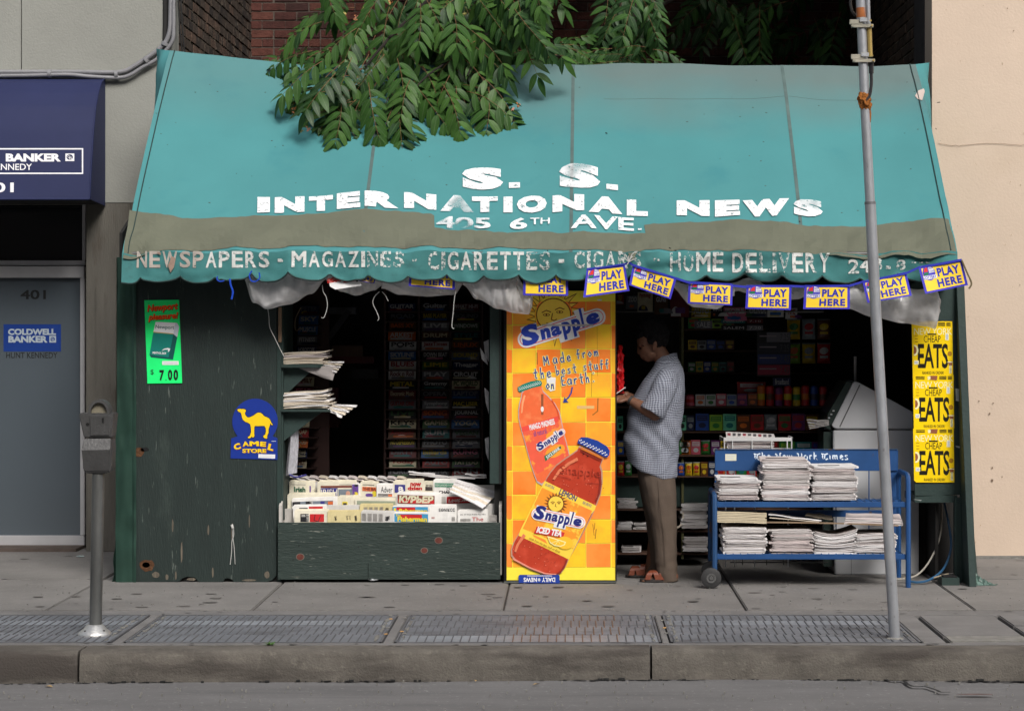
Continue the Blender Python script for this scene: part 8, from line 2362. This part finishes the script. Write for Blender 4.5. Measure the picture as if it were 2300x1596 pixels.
# feet
for (x0, x1, yy, zz) in ((182, 340, .03, 1512), (108, 235, .29, 1482)):
    limb(b, [(m6(x1, zz - 22, yy), .034), (m6((x0 + x1) / 2, zz - 8, yy), .026), (m6(x0 + 14, zz - 2, yy), .020)])
    for k in range(5): ico(b, m6(x0 - 2 + abs(k - 1) * 4, zz, yy - .028 + k * .013), .014, .008 + .003 * (k == 0), .008)
# arms: near arm hangs and bends forward, far arm mirrors it
EL, WR = m5(452, 1440, -.075), m5(110, 1245, -.01)
limb(b, [(m5(600, 960, -.02), .055), (EL, .043)]); limb(b, [(EL, .042), (m5(330, 1370, -.06), .043), (WR, .026)])
EF, WF = m5(340, 1330, .33), m5(70, 1190, .10)
limb(b, [(m5(560, 960, .28), .055), (EF, .042)]); limb(b, [(EF, .040), (WF, .026)])
def hand_(wr, dirx, up, side, L=.085):
    """palm and five separate bent fingers; dirx along the palm, side across the knuckles, up off the back of the hand"""
    dx, sd_, u_ = Vector(dirx).normalized(), Vector(side).normalized(), Vector(up).normalized()
    rot = Matrix((dx, sd_, u_)).transposed()
    ico(b, wr + dx * .045, .050, .036, .017, rot)
    for k, (off, ln) in enumerate(((-.027, .066), (-.009, .076), (.009, .072), (.027, .056))):
        p0 = wr + dx * .078 + sd_ * off; p1 = p0 + dx * ln * .42 - u_ * .004; p2 = p1 + dx * ln * .26 - u_ * ln * .26; p3 = p2 + dx * ln * .05 - u_ * ln * .26
        limb(b, [(p0, .0098), (p1, .0092), (p2, .0084), (p3, .0076)])
    t0 = wr + dx * .028 - sd_ * .026; t1 = t0 - sd_ * .022 + dx * .026 - u_ * .008; t2 = t1 + dx * .028 - u_ * .010 + sd_ * .004
    limb(b, [(t0, .013), (t1, .0105), (t2, .0088)])
hand_(WR, (-.9, .12, .15), (-.1, -.35, .9), (.1, .9, .3)); hand_(WF, (-.95, -.15, .12), (-.1, -.3, .9), (.1, .9, .3))
body = fuse(b, 'body', .0048, 4, M_SKIN, man)
# shirt
b = MB()
rows = [(333, 268, 358, .075), (350, 252, 364, .085), (372, 244, 372, .12), (400, 226, 388, .165), (430, 204, 396, .185), (470, 172, 400, .195), (510, 148, 402, .198), (560, 124, 401, .195), (620, 103, 392, .19), (700, 88, 382, .188), (780, 80, 372, .186), (840, 86, 365, .184), (878, 94, 362, .182)]
n = 40; vs = []; fs = []
for (cy, xl, xr, ry) in rows:
    pl, pr = m6(xl, cy, YM_), m6(xr, cy, YM_)
    cx, rx = (pl.x + pr.x) / 2, (pr.x - pl.x) / 2
    for k in range(n):
        a = 2 * math.pi * k / n; ca, sa = math.cos(a), math.sin(a)
        e = .86
        vs.append((cx + rx * math.copysign(abs(ca) ** e, ca), YM_ + ry * math.copysign(abs(sa) ** e, sa), pl.z))
# hem drops from front to back
pl, pr = m6(95, 880, YM_), m6(358, 966, YM_)
for (dz, xx0, xx1) in ((0, 0, 0),):
    cx, rx = (pl.x + pr.x) / 2, (pr.x - pl.x) / 2
    for k in range(n):
        a = 2 * math.pi * k / n; ca, sa = math.cos(a), math.sin(a)
        f = (ca + 1) / 2
        z = pl.z + (pr.z - pl.z) * min(1, f * 1.55) ** .9 - .004
        vs.append((cx + rx * math.copysign(abs(ca) ** .86, ca), YM_ + .18 * math.copysign(abs(sa) ** .86, sa), z))
m_ = len(rows)
fs = [(j * n + k, j * n + (k + 1) % n, (j + 1) * n + (k + 1) % n, (j + 1) * n + k) for j in range(m_) for k in range(n)]
fs += [tuple(range(n)), tuple(m_ * n + k for k in reversed(range(n)))]
b.add(vs, fs)
SH = [(m5(610, 985, -.02), .074), (m5(560, 1120, -.065), .078), (m5(500, 1260, -.08), .080)]
limb(b, SH)
hc, hd_ = m5(405, 1420, -.085), m5(500, 1260, -.08)
b.tube([hd_.lerp(hc, i / 5) for i in range(6)], [.080, .081, .081, .082, .082, .083], None, 24)
limb(b, [(m5(590, 985, .28), .074), (m5(500, 1180, .32), .075)]); b.tube([m5(500, 1180, .32), m5(400, 1320, .33)], [.076, .078], None, 20)
def wr_(p):
    z = p.z; x = p.x
    d = .010 * noise.noise((x * 3 + z * 5, p.y * 6, z * 3)) + .006 * noise.noise((x * 12 - z * 9, p.y * 9, z * 4)) + .0035 * noise.noise((x * 28 - z * 22, p.y * 20, z * 12))
    # folds running from the armpit to the hem
    d += .005 * math.sin(46 * (x + z * .55) + 5 * noise.noise((x * 3, z * 3, 1))) * max(0, min(1, (1.25 - z) / .3))
    return d
shirt = fuse(b, 'shirt', .0068, 5, M_SHIRT, man, wr_)
b = MB()
c0 = [m5(740, 632, YM_), m5(690, 640, YM_ - .055), m5(600, 672, YM_ - .078), m5(520, 715, YM_ - .07), m5(455, 772, YM_ - .035), m5(438, 790, YM_)]
c0 = c0 + [Vector((p.x, 2 * YM_ - p.y, p.z)) for p in reversed(c0[1:-1])]
lo_ = [p + Vector((.004, (p.y - YM_) * .18, -.036)) for p in c0]; in_ = [Vector((p.x, YM_ + (p.y - YM_) * .93, p.z)) for p in c0]
k = len(c0)
b.add(c0 + lo_ + in_, [(i, (i + 1) % k, k + (i + 1) % k, k + i) for i in range(k)] + [(i, 2 * k + i, 2 * k + (i + 1) % k, (i + 1) % k) for i in range(k)], M_SHIRT)
part('collar', b, None, shirt, smooth=True, recalc=False)
b = MB(); b.tube([m5(680, 965, -.098), m5(676, 1040, -.108), m5(660, 1120, -.11), m5(650, 1200, -.105), m5(625, 1290, -.10)], .0022, mat('shirt_fold', (.10, .11, .14), .9, var=.1), 5); part('armhole_seam', b, None, shirt)
# trousers
b = MB()
limb(b, [(m6(252, 935, .07), .118), (m6(268, 1060, .06), .108), (m6(288, 1180, .055), .088), (m6(297, 1300, .05), .078), (m6(302, 1400, .045), .074), (m6(312, 1470, .04), .068)])
limb(b, [(m6(244, 935, .20), .118), (m6(254, 1060, .22), .105), (m6(262, 1180, .23), .085), (m6(266, 1300, .25), .074), (m6(262, 1400, .27), .066), (m6(250, 1440, .28), .062)])
b.tube([m6(312, 1470, .04), m6(318, 1518, .04)], [.066, .064], None, 20); b.tube([m6(250, 1440, .28), m6(245, 1480, .28)], [.062, .06], None, 20)
def trw(p):
    z = p.z
    return .007 * noise.noise((p.x * 6, p.y * 6, z * 3)) + .010 * noise.noise((p.x * 7, p.y * 7, z * 24)) * max(0, 1 - z / .22) + .005 * noise.noise((p.x * 14 + z * 8, p.y * 5, z * 5))
fuse(b, 'trousers', .0068, 4, M_TROU, man, trw)
b = MB(); b.tube([m6(258, 985, -.045), m6(268, 1120, -.052), m6(288, 1260, -.034), m6(298, 1440, -.036)], .002, mat('trouser_seam', (.06, .043, .033), .9, var=.1), 5); part('side_seam', b, None, man)
# hair
b = MB()
ico(b, hd(425, 335), .098, .082, .086); ico(b, hd(470, 400), .084, .082, .082); ico(b, hd(330, 300), .062, .066, .052); ico(b, hd(275, 385), .036, .058, .040)
ico(b, hd(545, 450), .044, .068, .052); ico(b, hd(565, 500), .028, .056, .03); ico(b, hd(405, 470, -.062), .026, .014, .03); ico(b, hd(405, 470, .062), .026, .014, .03); ico(b, hd(240, 420), .022, .045, .026); ico(b, hd(500, 500, -.05), .03, .022, .03); ico(b, hd(500, 500, .05), .03, .022, .03)
def hw(p): return .010 * noise.noise((p.x * 26, p.y * 26, p.z * 18)) + .005 * noise.noise((p.x * 70, p.y * 60, p.z * 40))
fuse(b, 'hair', .0045, 3, M_HAIR, man, hw)
for s_ in (-1, 1):
    b = MB(); b.tube([hd(232, 548, s_ * .012), hd(262, 530, s_ * .034), hd(305, 545, s_ * .050)], [.003, .005, .003], M_HAIR, 6); part('eyebrow', b, None, body)
    b = MB(); ico(b, hd(262, 578, s_ * .034), .010, .008, .006); part('eye', b, M_HAIR, body)
# watch, card, sandals
b = MB(); c = WR.lerp(EL, .07); d = (EL - WR).normalized(); b.tube([c - d * .009, c + d * .009], .0315, M_SOLE, 18); part('watch', b, None, man, smooth=True)
b = MB(); q = [m5(-60, 1175, -.03), m5(62, 1090, -.02), m5(68, 1100, .06), m5(-50, 1180, .06)]
b.add(q + [p + Vector((0, 0, .004)) for p in q], [(0, 1, 2, 3), (7, 6, 5, 4), (0, 4, 5, 1), (1, 5, 6, 2), (2, 6, 7, 3), (3, 7, 4, 0)], ink('white', (236, 236, 236)))
tag(part('paper_slip', b, None, None), 'white paper slip held in the hands of the standing man', 'paper')
for (x0, x1, yy, zz) in ((163, 352, .03, 1518), (88, 232, .29, 1486)):
    b = MB(); p0, p1 = m6(x0, zz, yy), m6(x1, zz, yy)
    pts = []
    for k in range(20):
        a = 2 * math.pi * k / 20; pts.append(((p0.x + p1.x) / 2 + (p1.x - p0.x) / 2 * math.cos(a), yy + (.046 - .008 * math.cos(a)) * math.sin(a)))
    b.prism(pts, 'z', .002, .020, M_SOLE); so = part('sandal', b, None, man, bevel=.003)
    L_ = p1.x - p0.x
    for (f0, f1, h0) in ((.22, .52, .052), (.50, .24, .054), (.60, .74, .066)):
        b = MB(); pa = []
        for k in range(9):
            t = k / 8; a = math.pi * t
            pa.append(Vector((p0.x + L_ * (f0 + (f1 - f0) * t), yy - .046 * math.cos(a), .018 + h0 * math.sin(a) ** .7)))
        vs = []
        for p in pa: vs += [p + Vector((-.017, 0, 0)), p + Vector((.017, 0, 0)), p + Vector((.017, 0, .004)), p + Vector((-.017, 0, .004))]
        b.add(vs, [(i * 4 + j, i * 4 + (j + 1) % 4, i * 4 + 4 + (j + 1) % 4, i * 4 + 4 + j) for i in range(8) for j in range(4)], M_SAND); part('strap', b, None, so)
# ================================================================ the tree spilling over the awning
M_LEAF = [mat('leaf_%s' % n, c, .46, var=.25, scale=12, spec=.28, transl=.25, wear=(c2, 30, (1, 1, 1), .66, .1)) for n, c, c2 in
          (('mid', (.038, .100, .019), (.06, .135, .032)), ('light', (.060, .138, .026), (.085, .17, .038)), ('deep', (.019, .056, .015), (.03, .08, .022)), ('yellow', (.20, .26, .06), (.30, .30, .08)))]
M_RACH = mat('leaf_stalk', (.16, .085, .035), .6, var=.2, scale=20)
M_RIB = mat('leaf_midrib', (.10, .17, .07), .5, var=.1)
M_BARK = mat('bark', (.022, .018, .015), .95, var=.35, scale=9, stretch=(1, 1, .3), bump=.8, bscale=25)
rt = random.Random(99)
def frond_mesh(seed, mi, L=.46, pairs=7, droop=.16, drop=.5):
    """one compound leaf: a curved stalk with paired, pointed, drooping leaflets"""
    r = random.Random(seed); b = MB()
    def sp_(t): return Vector((L * t * (1 - .12 * t), .03 * math.sin(t * 2.2 + seed), -droop * t * t))
    b.tube([sp_(i / 10) for i in range(11)], [.0032 - .002 * i / 10 for i in range(11)], M_RACH, 4)
    def leaflet(o, d, side, ln, wd):
        up = Vector((0, 0, 1)); d = d.normalized()
        w_ = d.cross(up).normalized() if abs(d.dot(up)) < .95 else Vector((0, 1, 0))
        n_ = w_.cross(d).normalized()
        vs = []; K = 6
        for i in range(K + 1):
            t = i / K
            prof = (math.sin(math.pi * min(1, t * 1.02)) ** .72) * (1 - .38 * t) * (1.0 if t < .98 else 0)
            c = o + d * ln * t - Vector((0, 0, 1)) * ln * .30 * t * t
            ww = wd * prof
            curl = .15 * ww
            vs += [c - w_ * ww + n_ * curl, c, c + w_ * ww + n_ * curl]
        fs = []
        for i in range(K): fs += [(i * 3, i * 3 + 1, i * 3 + 4, i * 3 + 3), (i * 3 + 1, i * 3 + 2, i * 3 + 5, i * 3 + 4)]
        m = M_LEAF[mi] if r.random() > .16 else M_LEAF[(mi + 1) % 3]
        b.add(vs, fs, m)
        rb_ = [vs[i * 3 + 1] - n_ * .0006 + Vector((0, 0, .0012)) for i in range(K)]
        b.add([p - w_ * .0009 for p in rb_] + [p + w_ * .0009 for p in rb_], [(i, i + 1, i + 1 + K, i + K) for i in range(K - 1)], M_RIB)
    for k in range(pairs):
        t = .14 + .80 * k / (pairs - 1)
        o = sp_(t); tang = (sp_(min(1, t + .05)) - sp_(t - .05)).normalized()
        sz = (.78 + .4 * math.sin(math.pi * (t * .8 + .1))) * r.uniform(.85, 1.1)
        for sg in (-1, 1):
            if r.random() < .05: continue
            d = Vector((tang.x * (.52 + .25 * t), sg * (.95 - .25 * t), -drop * r.uniform(.4, 1.3))) + Vector((r.uniform(-.12, .12),) * 3) * .6
            leaflet(o, d, sg, .136 * sz, .031 * sz)
    leaflet(sp_(1), (sp_(1) - sp_(.9)) + Vector((0, 0, -.02)), 0, .14, .031)
    me = b.mesh('leaf', recalc=False)
    for p in me.polygons: p.use_smooth = True
    return me
FM = {}
for mi in range(3):
    FM[mi] = [frond_mesh(10 * mi + s_, mi, .40 + .03 * s_, 5 + s_ % 2, .12 + .05 * (s_ % 3), .35 + .15 * (s_ % 4)) for s_ in range(5)]
tree = thing('ailanthus_tree', 'tree with long drooping compound leaves spilling over the teal awning', 'tree', (PX(1385, 3.0), 3.0, 0))
troot = world_loc(tree)
kc = lambda x, y: ((800 + x / 2.3) / 1.46348, (y / 2.3) / 1.46348)
def tipfit(x, a): return 90 * math.cos(R(a)), 40 * math.sin(R(a))
nfr = [0]
def frond(vx, vy, ang, off, mi=0, sc=1.0, y=None, lean=.0):
    """stalk starts at photograph position (vx, vy) and runs at ang degrees (0 right, 90 down)"""
    if y is None:
        p = amap(vx, vy, 0) + Vector((0, -.65, .76)) * off
        nrm = Vector((rt.uniform(-.2, .2), -.72, .70 + rt.uniform(-.2, .2))).normalized()
    else:
        p = P(vx, vy, y); nrm = Vector((rt.uniform(-.3, .3), -.75, .6 + rt.uniform(-.25, .3))).normalized()
    a = R(ang)
    d = Vector((math.cos(a), 0, -math.sin(a)))
    d = (d - nrm * d.dot(nrm)).normalized()
    yv = nrm.cross(d).normalized()
    M = Matrix((d, yv, nrm)).transposed().to_4x4()
    o = bpy.data.objects.new('leaf', rt.choice(FM[mi])); COL.objects.link(o)
    o.parent = tree
    e = M.to_euler(); o.rotation_euler = e; o.location = p - troot
    o.scale = (sc, sc * rt.uniform(.85, 1.05), sc)
    nfr[0] += 1
    return o
# lower mass: layers from the canvas outward; bases lie along boughs, tips reach the traced outline
lay_out = [(400, 800, 168), (440, 900, 160), (420, 1000, 158), (560, 1100, 128), (680, 1150, 100), (640, 1000, 120), (780, 1080, 78), (950, 1000, 70), (1100, 1120, 98), (1200, 1150, 82), (1300, 1080, 62),
           (1060, 960, 100), (1260, 960, 92), (1350, 980, 84), (1450, 960, 66), (1560, 980, 100), (1640, 980, 86), (1780, 1000, 100), (1880, 1030, 70), (1980, 1000, 48), (2080, 860, 22), (1960, 760, 30), (1850, 600, 30), (480, 680, 150), (450, 600, 172), (370, 500, 184), (520, 1060, 140), (880, 1090, 96), (600, 900, 140), (740, 900, 120), (1150, 860, 80), (1500, 860, 84), (1700, 860, 70)]
for i, (x, y, a) in enumerate(lay_out):
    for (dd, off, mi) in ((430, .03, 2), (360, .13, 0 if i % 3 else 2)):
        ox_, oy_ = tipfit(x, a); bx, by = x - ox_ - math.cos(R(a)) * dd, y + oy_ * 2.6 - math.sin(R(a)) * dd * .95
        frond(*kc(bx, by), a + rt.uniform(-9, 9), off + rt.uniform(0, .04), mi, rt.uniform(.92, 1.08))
mid = [(700, 520, 150), (620, 430, 165), (760, 640, 118), (930, 420, 95), (940, 640, 100), (1040, 560, 96), (1120, 520, 70), (1260, 600, 60), (1240, 480, 40), (1350, 340, 52), (1450, 420, 60), (1480, 560, 48), (1580, 700, 95), (1660, 660, 60), (1700, 560, 50), (860, 300, 175), (760, 240, 165),
       (1140, 300, 100), (1000, 300, 130), (1330, 260, 20), (880, 520, 130), (1380, 700, 80), (1180, 720, 88), (1500, 820, 75), (820, 760, 105), (620, 760, 140), (1760, 760, 55), (1560, 480, 40), (1080, 700, 120), (700, 860, 115), (540, 560, 160), (1300, 860, 95), (960, 880, 85)]
for i, (x, y, a) in enumerate(mid):
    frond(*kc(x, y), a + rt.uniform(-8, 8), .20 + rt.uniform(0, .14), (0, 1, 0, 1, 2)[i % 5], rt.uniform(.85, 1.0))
# a small spray at the top edge, thin growth left of the dome
for (x, y, a, yy) in ((600, -190, 70, 1.2), (680, -200, 85, 1.3), (760, -190, 100, 1.2), (520, 330, 168, 1.4), (430, 430, 176, 1.3)):
    frond(*kc(x, y), a, 0, 0, .8, y=yy)
# upper masses, above and behind the edge of the awning
for i in range(64):
    x, y = rt.uniform(1250, 2250), rt.uniform(-160, 330)
    if x < 1450 and y > 150: continue
    if x > 1700: y -= (x - 1700) * .45
    frond(*kc(x, y), rt.uniform(40, 140), 0, (0, 1, 1, 2)[i % 4], rt.uniform(.8, 1.0), y=rt.uniform(.7, 1.6))
for i in range(3):
    frond(*kc(rt.uniform(1000, 1250), rt.uniform(-180, -20)), rt.uniform(50, 130), 0, (0, 2, 1)[i % 3], rt.uniform(.75, .95), y=rt.uniform(1.0, 2.2))
for i in range(11):
    frond(*kc(rt.uniform(850, 1450), rt.uniform(160, 400)), rt.uniform(40, 140), 0, 2, rt.uniform(.8, 1), y=rt.uniform(2.2, 3.4))
for i in range(30):          # low growth along the ridge to the right
    frond(1170 + rt.uniform(0, 300), 108 + rt.uniform(-10, 26) + i * .3, rt.uniform(-30, 60) if i % 2 else rt.uniform(150, 190), 0, 2 if i % 3 else 0, rt.uniform(.6, .85), y=rt.uniform(1.5, 2.6))
for i in range(16):
    frond(1370 + rt.uniform(0, 110), rt.uniform(-40, 60), rt.uniform(60, 120), 0, 2, rt.uniform(.7, .9), y=rt.uniform(2.0, 2.9))
for i in range(26):          # dim foliage against the right of the brick
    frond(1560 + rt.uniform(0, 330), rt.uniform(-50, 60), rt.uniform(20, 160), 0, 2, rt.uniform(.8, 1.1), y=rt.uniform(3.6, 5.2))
# boughs and trunk
YT = 3.0
b = MB(); b.tube(smooth_path([P(1375, 420, YT), P(1378, 260, YT), P(1382, 130, YT), P(1396, 0, YT), P(1420, -160, YT - .05), P(1440, -420, YT)], 5), [.17] * 5 + [.165] * 5 + [.15] * 5 + [.13] * 5 + [.11] * 5 + [.10], M_BARK, 14)
part('trunk', b, None, tree, smooth=True)
for pts, r in (([(1392, 20, YT), (1330, -60, 2.4), (1180, -90, 1.6), (1020, -40, 1.1), (900, 60, .95), (820, 150, .75)], .03), ([(1400, -30, YT), (1300, -120, 2.2), (1150, -60, 1.3), (1100, 60, 1.0), (1050, 170, .8)], .022), ([(1410, -80, YT), (1250, -160, 2.0), (1000, -120, 1.4), (860, -60, 1.3)], .02),
               ([(1040, 120, .9), (960, 170, .7), (900, 240, .55)], .010), ([(1380, 120, YT), (1300, 130, 2.2), (1200, 120, 1.8)], .016), ([(1400, 60, YT), (1600, -40, 3.8), (1750, -20, 4.3)], .02)):
    pp = smooth_path([P(*q) for q in pts], 5); n = len(pp)
    b = MB(); b.tube(pp, [r * (1 - .75 * i / n) for i in range(n)], M_BARK, 7); part('branch', b, None, tree, smooth=True)
# winged seed bunches
M_SEED = [mat('seed_orange', (.42, .16, .06), .6, var=.3, scale=30), mat('seed_yellow', (.42, .38, .12), .6, var=.3, scale=30), mat('seed_pink', (.45, .20, .14), .6, var=.2)]
for (x, y, r, n, ms) in ((950, 350, 42, 70, (0, 0, 1, 2)), (745, 375, 14, 14, (1, 0)), (790, 365, 12, 12, (0, 1)), (1120, 265, 24, 26, (0, 1)), (875, 395, 16, 14, (2, 0)), (1655, 675, 16, 18, (1,)), (1680, 385, 26, 34, (1,)), (1800, 390, 16, 22, (1,)), (1525, 465, 18, 16, (1,)), (1640, 235, 50, 40, (1,)), (385, 905, 16, 12, (0,)), (500, 1050, 12, 9, (2,)), (450, 1050, 12, 9, (0, 1)), (2035, 882, 12, 8, (2,)), (2080, 858, 12, 8, (0,)), (1005, 240, 14, 12, (1,)), (1885, 310 , 16, 16, (1,))):
    b = MB(); c = amap(*kc(x, y), 0) + Vector((0, -.65, .76)) * (.30 if 420 < x < 1900 and y < 800 else .08)
    k = r / 2.3 / 1.4635 / 325
    for i in range(n):
        a, e = rt.uniform(0, 6.28), rt.uniform(-1, 1)
        o = c + Vector((math.cos(a) * k * rt.random(), -abs(math.sin(a)) * k * .6, e * k))
        d = Vector((rt.uniform(-1, 1), rt.uniform(-.6, 0), rt.uniform(-1.4, .6))).normalized() * rt.uniform(.012, .022); s_ = Vector((d.z, 0, -d.x)) * .28
        b.add([o, o + d * .5 + s_, o + d, o + d * .5 - s_], [(0, 1, 2, 3)], M_SEED[rt.choice(ms)])
    part('seed_cluster', b, None, tree, recalc=False)
# the unseen rest of the crown over the yard, spread and thinned to shade the bricks
b = MB(); rc = random.Random(31)
for i in range(3200):
    x = -1.5 + 4.1 * rc.random() ** .8; y = rc.uniform(1.9, 5.8); z = 5.0 + rc.random() ** 1.5 * 2.2 + .3 * noise.noise((x, y, 0))
    l = rc.uniform(.12, .26); a = rc.uniform(0, 6.28)
    d = Vector((math.cos(a), math.sin(a), rc.uniform(-.5, .2))) * l; s_ = Vector((-math.sin(a), math.cos(a), rc.uniform(-.3, .3))) * l * .36
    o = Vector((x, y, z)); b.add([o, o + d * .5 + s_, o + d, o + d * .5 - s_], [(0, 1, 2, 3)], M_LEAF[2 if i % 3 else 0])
part('crown', b, None, tree, recalc=False, kind='stuff')
